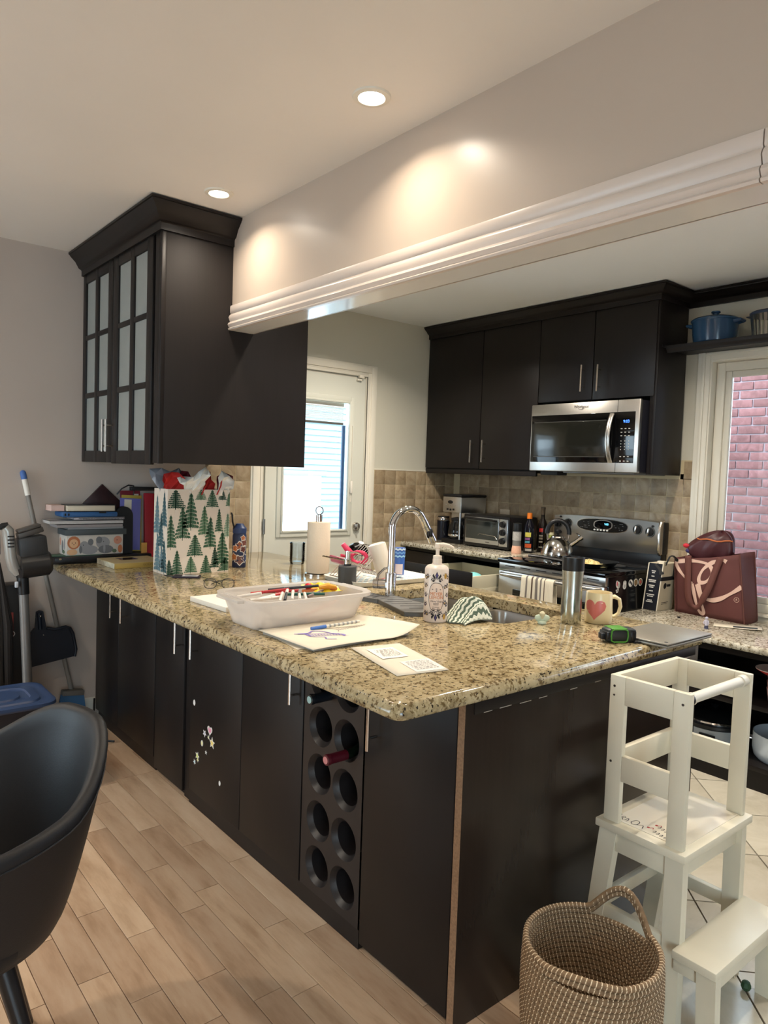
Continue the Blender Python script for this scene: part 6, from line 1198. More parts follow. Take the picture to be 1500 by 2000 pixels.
b = B(); b.ball((0.563, 0.640, Z0 + 0.004), 0.007, 0.006, 0.0042, 10, 6); tag(obj('raisin', b, M_blackm, None, (0.563, 0.64, ZT)), 'tiny black crumb on the granite right of the drawing pad', 'crumb')
# white canvas block, spectacles, wallet
b = B(Matrix.Translation((0.275, 1.265, Z0)) @ Matrix.Rotation(0.06, 4, 'Z')); b.box(-0.125, -0.125, 0, 0.125, 0.140, 0.0185, 0.0015); cv = tag(obj('canvas_block', b, mat('canvas_white', rgb(228, 220, 206), 0.7), None, (0.275, 1.265, Z0)), 'small blank white canvas block lying left of the marker bin', 'canvas')
gl = thing('spectacles', 'dark thin framed spectacles folded on the granite', 'glasses', (0.36, 1.62, Z0)); M_fr = mat('frame_dark', rgb(30, 30, 36), 0.3)
c = Vector((0.365, 1.600, Z0 + 0.024)); ux = Vector((0.90, -0.42, 0)).normalized(); uz = Vector((0.15, 0.3, 0.94)).normalized()
for s in (-1, 1):
    rim = [c + ux * (s * 0.037 + 0.026 * math.copysign(abs(math.cos(t)) ** 0.8, math.cos(t))) + uz * (0.021 * math.copysign(abs(math.sin(t)) ** 0.8, math.sin(t))) for t in [2 * PI * i / 28 for i in range(28)]]
    b = B(); b.tube(rim, 0.0016, 6, True); rm = obj('rim', b, M_fr, gl); b = B(); b.add(rim, [tuple(range(28))]); obj('lens', b, M_glass, rm, smooth=0)
    h = c + ux * (s * 0.065) + uz * 0.012; b = B(); b.tube([h, h + Vector((0.02, 0.06, -0.006)) - ux * s * 0.03, h + Vector((0.03, 0.085, -0.018)) - ux * s * 0.06, h + Vector((0.03, 0.09, -0.03)) - ux * s * 0.085], 0.0018, 6); obj('temple', b, M_fr, gl)
b = B(); b.tube([c - ux * 0.011 + uz * 0.006, c + uz * 0.011, c + ux * 0.011 + uz * 0.006], 0.0015, 6); obj('bridge', b, M_fr, gl)
T = Matrix.Translation((0.385, 1.965, Z0)) @ Matrix.Rotation(-0.55, 4, 'Z')
wl = thing('card_wallet', 'slim dark card wallet with clear window in front of the gift bag', 'wallet', (0.385, 1.965, Z0)); b = B(T); b.box(-0.062, -0.036, 0.0, 0.062, 0.036, 0.008, 0.003); obj('body', b, mat('wallet_plum', rgb(44, 36, 46), 0.5), wl); b = B(T); b.box(-0.02, -0.026, 0.008, 0.052, 0.02, 0.0088); obj('clear_window', b, mat('wallet_window', rgb(190, 188, 194), 0.15), wl, smooth=0); b = B(T); b.tube([(-0.062, 0.0, 0.004), (-0.09, 0.012, 0.003), (-0.11, 0.04, 0.003)], 0.003, 6, flat=0.5); obj('strap', b, M_black, wl)
# ---------------------------------------------------------------- marker bin
bn = thing('storage_bin', 'translucent white plastic bin full of markers', 'bin', (0.298, 0.90, Z0))
mb = bpy.data.materials.new('cloudy_plastic'); mb.use_nodes = True; nt = mb.node_tree; N = nt.nodes; L = nt.links; pb = N['Principled BSDF']; pb.inputs['Base Color'].default_value = rgb(214, 212, 208); pb.inputs['Roughness'].default_value = 0.35
tr = N.new('ShaderNodeBsdfTranslucent'); tr.inputs[0].default_value = rgb(236, 226, 216); tp = N.new('ShaderNodeBsdfTransparent'); m1 = N.new('ShaderNodeMixShader'); m1.inputs[0].default_value = 0.40; m2 = N.new('ShaderNodeMixShader'); m2.inputs[0].default_value = 0.34
L.new(pb.outputs[0], m1.inputs[1]); L.new(tr.outputs[0], m1.inputs[2]); L.new(m1.outputs[0], m2.inputs[1]); L.new(tp.outputs[0], m2.inputs[2]); L.new(m2.outputs[0], N['Material Output'].inputs[0])
bcx, bcy = 0.300, 0.900
def ringz(w, h, r, z): return [(bcx + x, bcy + y, Z0 + z) for x, y in rr(w, h, r, 5)]
rows = [ringz(0.196, 0.098, 0.045, 0.0), ringz(0.203, 0.105, 0.05, 0.004), ringz(0.222, 0.138, 0.055, 0.086), ringz(0.238, 0.152, 0.055, 0.090), ringz(0.240, 0.154, 0.055, 0.102), ringz(0.236, 0.150, 0.05, 0.104), ringz(0.216, 0.136, 0.05, 0.100), ringz(0.214, 0.134, 0.05, 0.086), ringz(0.198, 0.102, 0.048, 0.006)]
n = len(rows[0]); b = B(); b.add([p for r_ in rows for p in r_], [(j * n + i, j * n + (i + 1) % n, (j + 1) * n + (i + 1) % n, (j + 1) * n + i) for j in range(len(rows) - 1) for i in range(n)] + [tuple(range(n - 1, -1, -1)), tuple(range((len(rows) - 1) * n, len(rows) * n))]); obj('bin_body', b, mb, bn, smooth=45)
b = B()
for s in (-1, 1): b.box(bcx + s * 0.232, bcy - 0.075, Z0 + 0.090, bcx + s * 0.262, bcy + 0.075, Z0 + 0.101, 0.004)
obj('grip_flange', b, mb, bn)
# the heap below and the markers on top
b = B(); b.grid(lambda u, v: Vector((bcx - 0.19 + 0.38 * u, bcy - 0.098 + 0.196 * v, Z0 + 0.012 + 0.034 * math.sin(PI * u) ** 0.4 * math.sin(PI * v) ** 0.4 + 0.004 * math.sin(u * 40) * math.sin(v * 23))), 40, 24)
mh = tag(obj('marker_heap', b, mat('heap_pale', rgb(196, 180, 164), 0.7, noise=0.45, nscale=26), None, (bcx, bcy, Z0 + 0.012), kind='stuff'), 'jumble of pale markers filling the bottom of the translucent bin', 'markers')
def marker(label, x, y, z, a, tilt, L_, body, cap, r=0.0052, capat=1):
    t = thing('marker_pen', label, 'marker', (x, y, z), 'markers in the bin'); T = Matrix.Translation((x, y, z)) @ Matrix.Rotation(a, 4, 'Z') @ Matrix.Rotation(tilt, 4, 'Y')
    h = L_ / 2; b = B(T); b.cyl((-h, 0, 0), (h * 0.35, 0, 0), r, r * 0.96, 12); obj('barrel', b, body, t); b = B(T); b.cyl((h * 0.36, 0, 0), (h, 0, 0), r * 1.08, r * 1.0, 12); obj('cap', b, cap, t)
    return t
mw_ = mat('marker_white', rgb(228, 220, 208), 0.35); mr_ = mat('marker_red', rgb(176, 36, 40), 0.35); mk = mat('marker_black', rgb(40, 40, 46), 0.35); mbr = mat('marker_brown', rgb(110, 66, 56), 0.4); mgn = mat('marker_green', rgb(24, 84, 76), 0.35); mo = mat('marker_orange', rgb(214, 120, 70), 0.4); mgy = mat('marker_grey', rgb(126, 112, 108), 0.4)
zt = Z0 + 0.080
for args in (('white marker with dark cap leaning on the left end of the bin', 0.118, 0.935, zt + 0.014, 2.35, 0.20, 0.125, mw_, mgy), ('white marker lying level at the left of the marker pile', 0.185, 0.905, zt + 0.004, 0.15, 0.02, 0.13, mw_, mw_), ('white marker with red cap, its cap near the pile middle', 0.215, 0.925, zt + 0.006, 0.28, -0.05, 0.12, mw_, mr_), ('red marker reaching up toward the back of the pile', 0.248, 0.982, zt + 0.012, 2.75, 0.10, 0.135, mr_, mr_), ('long black marker across the top of the pile', 0.335, 0.968, zt + 0.020, 2.70, 0.08, 0.18, mk, mk), ('brown and red marker behind the white bundle', 0.285, 0.965, zt + 0.012, 2.6, 0.05, 0.12, mr_, mbr), ('front leftmost white marker of the diagonal bundle', 0.222, 0.866, zt + 0.012, 0.95, -0.06, 0.125, mw_, mw_), ('black capped white marker of the diagonal bundle', 0.245, 0.872, zt + 0.016, 0.95, -0.10, 0.13, mk, mw_), ('second white marker of the diagonal bundle', 0.268, 0.868, zt + 0.014, 0.98, -0.06, 0.125, mw_, mw_), ('grey tipped white marker of the diagonal bundle', 0.292, 0.862, zt + 0.012, 1.02, -0.05, 0.12, mw_, mgy), ('rightmost white marker of the diagonal bundle', 0.313, 0.857, zt + 0.008, 1.05, -0.03, 0.11, mw_, mw_), ('dark green marker right of the white bundle', 0.348, 0.905, zt + 0.006, 2.55, 0.03, 0.13, mgn, mgn), ('grey marker lying flat in the middle right of the bin', 0.385, 0.900, zt + 0.006, 0.5, -0.04, 0.12, mgy, mgy), ('orange marker blurred behind the front wall of the bin', 0.335, 0.806, Z0 + 0.052, 0.06, -0.25, 0.16, mo, mo), ('pale marker seen low through the front wall of the bin', 0.40, 0.802, Z0 + 0.030, 0.03, -0.08, 0.14, mw_, mw_), ('dark grey marker blurred low in the front of the bin', 0.20, 0.806, Z0 + 0.030, -0.05, 0.12, 0.15, mk, mgy), ('brown marker blurred behind the left front of the bin', 0.145, 0.815, Z0 + 0.055, -0.3, 0.5, 0.11, mbr, mgy), ('orange wooden marker pointing at the yellow packet', 0.425, 0.935, zt + 0.012, 2.8, 0.06, 0.13, mo, mo)): marker(*args)
b = B(); b.ball((0.393, 0.960, zt + 0.022), 0.014, 0.014, 0.012, 16, 10); rb = tag(obj('red_ball', b, mat('ball_red', rgb(200, 30, 44), 0.3), None, (0.393, 0.96, zt)), 'small red ball shaped cap on top of the marker pile', 'cap')
yp = thing('candy_packet', 'crinkled yellow packet at the right end of the marker bin', 'packet', (0.455, 0.955, zt)); M_yel = mat('yellow_film', rgb(232, 200, 40), 0.3)
b = B(); b.grid(lambda u, v: Vector((0.395 + 0.115 * u, 0.905 + 0.11 * v, zt + 0.006 + 0.014 * math.sin(PI * u) * math.sin(PI * v) + 0.006 * math.sin(u * 17) * math.sin(v * 13) + 0.012 * v)), 22, 18); obj('film', b, M_yel, yp, smooth=20)
b = B(); b.tube([(0.415, 0.925, zt + 0.022), (0.445, 0.915, zt + 0.026), (0.475, 0.905, zt + 0.022)], [0.006, 0.011, 0.006], 10); obj('rolled_end', b, mat('packet_orange', rgb(222, 150, 40), 0.4), yp)
# ---------------------------------------------------------------- chocolate box
cb = thing('chocolate_box', 'flat cream and gold chocolate box with dark window', 'box', (0.315, 2.48, Z0)); T = Matrix.Translation((0.315, 2.480, Z0)) @ Matrix.Rotation(0.02, 4, 'Z')
b = B(T); b.box(-0.133, -0.118, 0, 0.133, 0.125, 0.026, 0.001); obj('box_body', b, mat('gold_card', rgb(190, 158, 84), 0.4), cb)
b = B(T); b.box(-0.134, -0.1185, 0.026, 0.134, 0.126, 0.0275); obj('lid', b, mat('cream_card', rgb(206, 186, 138), 0.4, noise=0.05, nscale=30), cb); b = B(T); b.box(-0.1345, -0.118, 0.001, -0.133, 0.125, 0.026); obj('patterned_side', b, mat('side_card', rgb(196, 190, 168), 0.5, noise=0.3, nscale=70), cb, smooth=0)
b = B(T); b.box(-0.055, 0.0, 0.0274, 0.035, 0.085, 0.0280); obj('window', b, mat('choc_dark', rgb(58, 34, 26), 0.15), cb, smooth=0)
b = B(); text(b, 'GODIVA', 0.0165, T @ frame((0.043, -0.1184, 0.0150), (1, 0, 0), (0, 0, 1))); obj('maker_mark', b, mat('gold_ink', rgb(140, 110, 52), 0.4), cb, smooth=0)
# ---------------------------------------------------------------- gift bag
gg = thing('gift_bag', 'white gift bag printed with green fir trees, standing on the peninsula', 'gift bag', (0.483, 2.14, Z0)); gx0, gx1, gy0, gy1, gh = 0.322, 0.644, 2.055, 2.215, 0.408
M_gb = mat('bag_paper', rgb(232, 216, 198), 0.45)
b = B(); b.box(gx0, gy0, Z0, gx1, gy1, Z0 + gh); b.f = [f for i, f in enumerate(b.f) if i != 1]; b.mi = b.mi[:5]; o = obj('bag_body', b, M_gb, gg, smooth=0); s = o.modifiers.new('s', 'SOLIDIFY'); s.thickness = 0.0012
def fir(b, x, y, w, h, n, lo, hi):
    # tiers of drooping needles built as a fan of jagged triangles
    def put(poly):
        poly = [(min(hi[0], max(lo[0], p[0])), min(hi[1], max(lo[1], p[1]))) for p in poly]
        b.prism(poly, 0.0, 0.0003) if len(poly) > 2 else None
    put([(x - w * 0.02, y), (x + w * 0.02, y), (x + w * 0.02, y + h * 0.9), (x, y + h), (x - w * 0.02, y + h * 0.9)])
    for k in range(n):
        t = k / n; zc = y + h * (0.10 + 0.88 * t); ww = w * 0.5 * (1 - t) ** 0.85 + w * 0.03; dh = h / n
        for s in (-1, 1):
            tips = 4; 
            for q in range(tips):
                f0_, f1_ = q / tips, (q + 1) / tips; xa, xb = x + s * ww * f0_, x + s * ww * f1_ * random.uniform(0.9, 1.08)
                put([(xa, zc + dh * (0.75 - 0.5 * f0_)), (xb, zc + dh * (0.62 - 0.55 * f1_)), (xb - s * ww * 0.02, zc - dh * (0.35 + 0.15 * f1_)), ((xa + xb) / 2, zc - dh * (0.05 + 0.2 * f1_)), (xa, zc - dh * (0.30 + 0.2 * f0_))])
greens = [mat('fir_dark', rgb(58, 96, 70), 0.5), mat('fir_mid', rgb(86, 122, 90), 0.5), mat('fir_deep', rgb(40, 74, 56), 0.5), mat('fir_pale', rgb(132, 158, 132), 0.5)]
FF = frame((0, gy0 - 0.0006, 0), (1, 0, 0), (0, 0, 1)); lo, hi = (gx0 + 0.001, Z0 + 0.001), (gx1 - 0.001, Z0 + gh - 0.001)
def gp(px, py): return gx0 + (px - 340) / (1165 - 340) * (gx1 - gx0), Z0 + (1545 - py) / (1545 - 505) * gh
for (cx, base, topy, wpx, g) in ((440, 752, 505, 260, 2), (640, 1010, 530, 215, 0), (535, 1130, 700, 190, 0), (385, 1240, 800, 150, 0), (770, 640, 500, 150, 1), (920, 735, 500, 170, 0), (1060, 640, 500, 110, 2), (820, 1090, 690, 160, 1), (905, 1250, 830, 170, 0), (1020, 1050, 730, 110, 0), (1140, 1120, 790, 130, 3), (700, 1340, 1050, 210, 0), (1070, 1470, 1020, 220, 0), (970, 1500, 1210, 120, 2), (850, 1560, 1310, 150, 0), (650, 1540, 1320, 170, 1), (470, 1560, 1235, 150, 0), (370, 1560, 1350, 110, 2), (1150, 720, 520, 80, 1), (1110, 1540, 1360, 190, 0)):
    x, z0_ = gp(cx, base); _, z1_ = gp(cx, topy); b = B(FF); fir(b, x, z0_, wpx / 825 * (gx1 - gx0), z1_ - z0_, 9, lo, hi); obj('fir_print', b, greens[g], gg, smooth=0)
FS2 = frame((gx0 - 0.0006, 0, 0), (0, -1, 0), (0, 0, 1)); teal = [mat('fir_teal', rgb(70, 104, 110), 0.5), mat('fir_teal2', rgb(108, 136, 144), 0.5)]
for i, (dy_, z, w, h) in enumerate(((0.03, 0.0, 0.07, 0.17), (0.11, 0.0, 0.08, 0.20), (0.07, 0.12, 0.07, 0.18), (0.12, 0.18, 0.08, 0.20), (0.035, 0.22, 0.07, 0.18), (0.06, 0.02, 0.06, 0.12))):
    b = B(FS2); fir(b, -(gy0 + dy_), Z0 + z, w, h, 9, (-gy1 + 0.001, Z0 + 0.001), (-gy0 - 0.001, Z0 + gh - 0.001)); obj('fir_print', b, teal[i % 2], gg, smooth=0)
M_t = {'w': mat('tissue_white', rgb(246, 240, 228), 0.9), 'r': mat('tissue_red', rgb(196, 44, 38), 0.7), 'm': mat('tissue_maroon', rgb(110, 22, 34), 0.7), 'g': mat('tissue_grey', rgb(168, 172, 180), 0.8)}
def tissue(name, col, base, tips, wob=0.006, seed=0):
    # a crumpled sheet: fan of facets from the bag mouth up to the given ragged top edge
    R_ = random.Random(seed); n = len(tips); b = B(); rowsn = 5; vs = []
    for j in range(rowsn):
        v = j / (rowsn - 1)
        for i in range(n):
            u = i / (n - 1); p0 = Vector(base[0]).lerp(Vector(base[1]), u); p = p0.lerp(Vector(tips[i]), v)
            vs.append(p + Vector((R_.uniform(-wob, wob), R_.uniform(-wob, wob) * 2.2 + (0.016 if (i + j) % 2 else -0.012) * v, R_.uniform(-wob, wob) if 0 < j else 0)))
    b.add(vs, [(j * n + i, j * n + i + 1, (j + 1) * n + i + 1, (j + 1) * n + i) for j in range(rowsn - 1) for i in range(n - 1)]); b.f = [t for f in b.f for t in ((f[0], f[1], f[2]), (f[0], f[2], f[3]))]; b.mi = [0] * len(b.f)
    o = obj(name, b, M_t[col], gg, smooth=12); s = o.modifiers.new('s', 'SOLIDIFY'); s.thickness = 0.0006; return o
zt = Z0 + gh
tissue('tissue', 'g', ((0.33, 2.15, zt - 0.03), (0.50, 2.15, zt - 0.03)), ((0.270, 2.15, zt + 0.072), (0.285, 2.17, zt + 0.098), (0.345, 2.18, zt + 0.092), (0.385, 2.17, zt + 0.085), (0.43, 2.18, zt + 0.098), (0.47, 2.17, zt + 0.06)), seed=1)
tissue('tissue', 'm', ((0.40, 2.14, zt - 0.02), (0.48, 2.14, zt - 0.02)), ((0.40, 2.12, zt + 0.06), (0.425, 2.13, zt + 0.088), (0.455, 2.13, zt + 0.085), (0.475, 2.13, zt + 0.05)), seed=2)
tissue('tissue', 'r', ((0.325, 2.075, zt - 0.02), (0.44, 2.075, zt - 0.015)), ((0.300, 2.06, zt + 0.035), (0.305, 2.06, zt + 0.068), (0.350, 2.07, zt + 0.08), (0.385, 2.07, zt + 0.075), (0.42, 2.075, zt + 0.03)), seed=3)
tissue('tissue', 'r', ((0.47, 2.09, zt - 0.03), (0.585, 2.08, zt - 0.03)), ((0.50, 2.09, zt + 0.06), (0.525, 2.10, zt + 0.085), (0.555, 2.10, zt + 0.088), (0.575, 2.09, zt + 0.05)), seed=4)
tissue('tissue', 'm', ((0.60, 2.12, zt - 0.03), (0.64, 2.12, zt - 0.03)), ((0.60, 2.12, zt + 0.07), (0.64, 2.12, zt + 0.082), (0.675, 2.12, zt + 0.065), (0.70, 2.11, zt + 0.03), (0.66, 2.10, zt + 0.01)), seed=5)
tissue('tissue', 'w', ((0.42, 2.058, zt - 0.02), (0.49, 2.054, zt - 0.01)), ((0.365, 2.045, zt + 0.050), (0.40, 2.05, zt + 0.062), (0.440, 2.05, zt + 0.060), (0.475, 2.04, zt + 0.085), (0.505, 2.04, zt + 0.112), (0.530, 2.04, zt + 0.098), (0.515, 2.05, zt + 0.07)), seed=6)
tissue('tissue', 'w', ((0.585, 2.062, zt - 0.03), (0.625, 2.056, zt - 0.025)), ((0.578, 2.05, zt + 0.085), (0.600, 2.05, zt + 0.090), (0.635, 2.05, zt + 0.068), (0.668, 2.045, zt + 0.042), (0.648, 2.05, zt + 0.005)), seed=7)
b = B()
for x0_, x1_ in ((0.49, 0.53), (0.57, 0.595)): b.tube([(x0_, gy0 - 0.003, zt - 0.025), (x0_ + 0.02, gy0 - 0.006, zt + 0.02), (x1_, gy0 - 0.004, zt + 0.055)], 0.008, 6, flat=0.15, up=(0, 1, 0))
obj('ribbon_handle', b, M_t['r'], gg)
# ---------------------------------------------------------------- kids bottle
X, Y = 0.772, 2.185
kbn = thing('water_bottle', 'navy flask covered in outlined orange stickers, right of the gift bag', 'bottle', (X, Y, Z0)); M_navy = mat('flask_navy', rgb(38, 50, 82), 0.4)
b = B(); b.lathe(X, Y, [(0, Z0), (0.034, Z0), (0.036, Z0 + 0.004), (0.036, Z0 + 0.165), (0.033, Z0 + 0.175), (0.030, Z0 + 0.18)], 32); obj('body', b, M_navy, kbn)
b = B(); b.lathe(X, Y, [(0.035, Z0 + 0.178), (0.0355, Z0 + 0.182), (0.0355, Z0 + 0.205), (0.026, Z0 + 0.215), (0.018, Z0 + 0.228), (0, Z0 + 0.23)], 28); obj('lid', b, mat('flask_lid', rgb(48, 66, 108), 0.45), kbn)
b = B(); b.tube([(X - 0.03, Y, Z0 + 0.20), (X - 0.045, Y - 0.005, Z0 + 0.24), (X - 0.048, Y - 0.005, Z0 + 0.275), (X - 0.05, Y, Z0 + 0.285)], 0.007, 8, flat=0.6); obj('carry_loop', b, M_black, kbn)
A0 = math.atan2(-1.181 - Y, -1.041 - X)
for i, (x, z, r_, c) in enumerate(((0.002, 0.115, 0.022, rgb(150, 84, 56)), (0.030, 0.13, 0.020, rgb(120, 70, 60)), (-0.022, 0.10, 0.018, rgb(190, 110, 60)), (0.022, 0.095, 0.018, rgb(96, 52, 48)), (0.004, 0.040, 0.026, rgb(120, 84, 76)), (0.034, 0.05, 0.022, rgb(60, 70, 104)), (-0.03, 0.055, 0.02, rgb(180, 110, 60)), (0.02, 0.155, 0.014, rgb(180, 110, 70)))):
    b = B(); poly = [(r_ * (1 + 0.22 * math.sin(k * 1.9 + i)) * math.cos(2 * PI * k / 16), r_ * (1 + 0.22 * math.sin(k * 1.9 + i)) * math.sin(2 * PI * k / 16)) for k in range(16)]
    def fw(q, s, o_): a = A0 + (x + q[0] * s) / 0.036; return Vector((X + (0.036 + o_) * math.cos(a), Y + (0.036 + o_) * math.sin(a), Z0 + z + q[1] * s))
    b.add([fw((0, 0), 1, 0.0005 + i * 1e-4)] + [fw(q, 1, 0.0005 + i * 1e-4) for q in poly], [(0, 1 + k, 1 + (k + 1) % 16) for k in range(16)]); b.cur = 1; b.add([fw((0, 0), 1, 0.0008 + i * 1e-4)] + [fw(q, 0.8, 0.0008 + i * 1e-4) for q in poly], [(0, 1 + k, 1 + (k + 1) % 16) for k in range(16)]); obj('sticker', b, [M_stw, mat('fsticker%d' % i, c, 0.5)], kbn, smooth=0)
# ================================================================ stack at the far end of the peninsula
YB = YW - 0.005
b = B(); b.box(-0.022, 2.625, Z0 + 0.004, 0.478, YB, 0.925, 0.006); bl_ = obj('black_laptop', b, mat('laptop_black', rgb(18, 19, 22), 0.3), None, (0.22, 2.7, Z0)); tag(bl_, 'large flat black closed laptop under the animal print box', 'laptop')
b = B(); b.box(-0.03, 2.64, Z0, 0.47, YB - 0.005, Z0 + 0.004); obj('rubber_feet', b, M_black, bl_, smooth=0)
b = B(); b.cyl((0.005, 2.6255, 0.916), (0.005, 2.623, 0.916), 0.006, n=10); obj('silver_clip', b, M_chrome, bl_)
b = B(); b.box(-0.05, 2.655, 0.9256, 0.22, 2.735, 0.9286); tag(obj('green_folder', b, mat('folder_green', rgb(70, 104, 84), 0.5), None, (0.08, 2.7, 0.9256), smooth=0), 'thin green folder sticking out left under the animal print box', 'folder')
ab = thing('keepsake_box', 'cardboard box printed with a lion and elephants, grey lid', 'box', (0.185, 2.72, 0.929)); by = 2.655
b = B(); b.box(0.042, by, 0.929, 0.330, YB, 1.032, 0.001); obj('box_body', b, mat('animal_card', rgb(206, 196, 184), 0.6, noise=0.08, nscale=30), ab)
b = B(); b.box(0.034, by - 0.007, 1.032, 0.346, YB, 1.062, 0.002); obj('lid', b, mat('lid_grey', rgb(72, 78, 80), 0.55), ab)
FA = frame((0, by - 0.0004, 0), (1, 0, 0), (0, 0, 1)); FL = frame((0.0416, 0, 0), (0, -1, 0), (0, 0, 1))
pc = {'o': rgb(186, 112, 72), 't': rgb(218, 172, 130), 'g': rgb(150, 148, 148), 'd': rgb(112, 112, 114), 'r': rgb(202, 138, 112), 'e': rgb(40, 34, 32), 'n': rgb(96, 110, 84)}
def animal(shapes, F, name):
    b = B(F); ms = []
    for i, (poly, c) in enumerate(shapes): b.cur = i; ms.append(mat('animal_' + c, pc[c], 0.6)); b.prism(poly, 0.00012 * i, 0.00012 * i + 0.0003)
    obj(name, b, ms, ab, smooth=0)
animal([(oval(0.078, 0.994, 0.032, 0.034), 'o'), (oval(0.070, 0.945, 0.026, 0.016), 't'), (oval(0.078, 0.990, 0.022, 0.023), 't'), (oval(0.070, 0.993, 0.002, 0.003), 'e'), (oval(0.086, 0.993, 0.002, 0.003), 'e'), (oval(0.078, 0.984, 0.003, 0.002), 'e')], FA, 'lion_print')
animal([(oval(0.155, 0.955, 0.045, 0.024), 'g'), (oval(0.130, 0.975, 0.024, 0.026), 'g'), (oval(0.162, 0.995, 0.014, 0.018), 'd'), (oval(0.112, 0.957, 0.008, 0.02), 'd'), (oval(0.125, 0.980, 0.002, 0.003), 'e')], FA, 'elephant_print')
animal([(oval(0.225, 0.990, 0.036, 0.032), 'g'), (oval(0.240, 0.955, 0.040, 0.022), 'd'), (oval(0.205, 1.005, 0.016, 0.018), 'd'), (oval(0.232, 0.960, 0.006, 0.024), 'g'), (oval(0.228, 0.996, 0.002, 0.003), 'e')], FA, 'elephant_print')
animal([(oval(0.302, 1.002, 0.022, 0.022), 'r'), (oval(0.315, 0.955, 0.012, 0.022), 'o'), (oval(0.285, 0.945, 0.012, 0.010), 'n'), (oval(0.298, 1.002, 0.002, 0.003), 'e')], FA, 'bear_print')
animal([(oval(-2.685, 0.985, 0.014, 0.03), 'g'), (oval(-2.72, 0.97, 0.014, 0.034), 'd'), (oval(-2.755, 0.995, 0.010, 0.022), 'r'), (oval(-2.70, 0.945, 0.02, 0.01), 'n')], FL, 'side_print')
def sheet(label, x0, x1, y0, z0, z1, m, name, cat, curl=0.0):
    b = B(); b.grid(lambda u, v: Vector((x0 + (x1 - x0) * u, y0 + (YB - y0) * v, z1 + curl * (abs(u - 0.5) * 2) ** 4)), 14, 3); b.box(x0 + 0.004, y0 + 0.001, z0, x1 - 0.004, YB, z1 - 0.0005); return tag(obj(name, b, m, None, ((x0 + x1) / 2, y0, z0), smooth=30), label, cat)
M_mag = mat('magazine_edge', rgb(186, 182, 178), 0.5, noise=0.2, nscale=60, stretch=(1, 1, 60)); M_mag2 = mat('magazine_edge2', rgb(150, 142, 140), 0.5, noise=0.3, nscale=60, stretch=(1, 1, 60))
sheet('grey paperback lying directly on the grey box lid', 0.045, 0.335, 2.655, 1.0626, 1.0725, mat('paperback', rgb(150, 150, 150), 0.6), 'paperback', 'book')
sheet('glossy magazine just under the spiral notebook pile, lower one', -0.01, 0.328, 2.645, 1.0735, 1.088, M_mag2, 'magazine', 'magazine', 0.003)
sheet('pale curled magazine, upper one of two, sticking out to the left', -0.045, 0.330, 2.642, 1.0925, 1.108, M_mag, 'magazine', 'magazine', 0.004)
sn = sheet('spiral notebook with dark wire edge under the blue tablet case', 0.075, 0.338, 2.648, 1.1130, 1.1245, mat('notebook', rgb(176, 168, 170), 0.6, noise=0.3, nscale=80), 'spiral_notebook', 'notebook')
b = B(); b.tube([(0.10 + 0.235 * i / 120, 2.645 + 0.004 * math.cos(i * 1.57), 1.119 + 0.004 * math.sin(i * 1.57)) for i in range(121)], 0.0009, 5); obj('wire_spiral', b, M_black, sn)
tc_ = thing('tablet', 'tablet in a chunky blue rubber case near the top of the pile', 'tablet', (0.157, 2.71, 1.125)); b = B(); b.box(0.017, 2.642, 1.1255, 0.298, YB, 1.1545, 0.010); obj('rubber_case', b, mat('case_blue', rgb(48, 92, 142), 0.5), tc_)
b = B(); b.box(0.028, 2.6415, 1.134, 0.036, 2.643, 1.146); b.box(0.044, 2.6415, 1.134, 0.052, 2.643, 1.146); b.box(0.20, 2.6410, 1.146, 0.235, 2.644, 1.1548); obj('port_cutouts', b, M_black, tc_, smooth=0)
bk2 = thing('book', 'cream paged hardback topping the pile on the blue tablet', 'book', (0.16, 2.7, 1.155)); b = B(); b.box(0.045, 2.650, 1.1575, 0.283, 2.744, 1.1865, 0.001); obj('pages', b, mat('page_cream', rgb(214, 200, 176), 0.7, noise=0.06, nscale=200, stretch=(1, 1, 40)), bk2); b = B(); b.box(0.040, 2.646, 1.155, 0.286, 2.747, 1.1575); b.box(0.040, 2.646, 1.1865, 0.286, 2.747, 1.1895); b.box(0.2835, 2.646, 1.1575, 0.287, 2.747, 1.1865); obj('cover', b, M_black, bk2, smooth=0)
b = B(); b.box(-0.028, 2.675, 1.157, 0.038, YB, 1.159); b.box(-0.026, 2.678, 1.159, 0.036, YB, 1.186); tag(obj('pink_notepad', b, mat('pad_pink', rgb(214, 182, 170), 0.7), None, (0.0, 2.72, 1.157), smooth=0), 'pale pink notepad at the left end of the blue tablet', 'notepad')
T = Matrix.Translation((0.262, 2.768, 1.170)) @ Matrix.Rotation(0.76, 4, 'Y'); b = B(T); b.box(-0.092, -0.010, -0.085, 0.092, 0.010, 0.085, 0.001)
mb_ = thing('photo_book', 'dark red and black patterned book standing on its corner behind the pile', 'book', (0.262, 2.768, 1.06)); obj('cover', b, mat('dark_floral', rgb(46, 24, 26), 0.4, noise=0.7, nscale=22), mb_)
b = B(T); b.box(-0.088, -0.0085, 0.0852, 0.088, 0.0085, 0.0858); obj('page_edge', b, M_paper, mb_, smooth=0)
bp2 = thing('headrest', 'black arch topped panel standing beside the animal print box', 'panel', (0.335, 2.69, 0.926)); poly = [(0.29, 0.9262), (0.386, 0.9262)] + [(0.338 + 0.048 * math.cos(a), 1.128 + 0.052 * math.sin(a)) for a in [PI * i / 14 for i in range(15)]]; b = B(frame((0, 2.665, 0), (1, 0, 0), (0, 0, 1))); b.prism(poly, -0.018, 0.0); obj('panel_body', b, M_blackm, bp2)
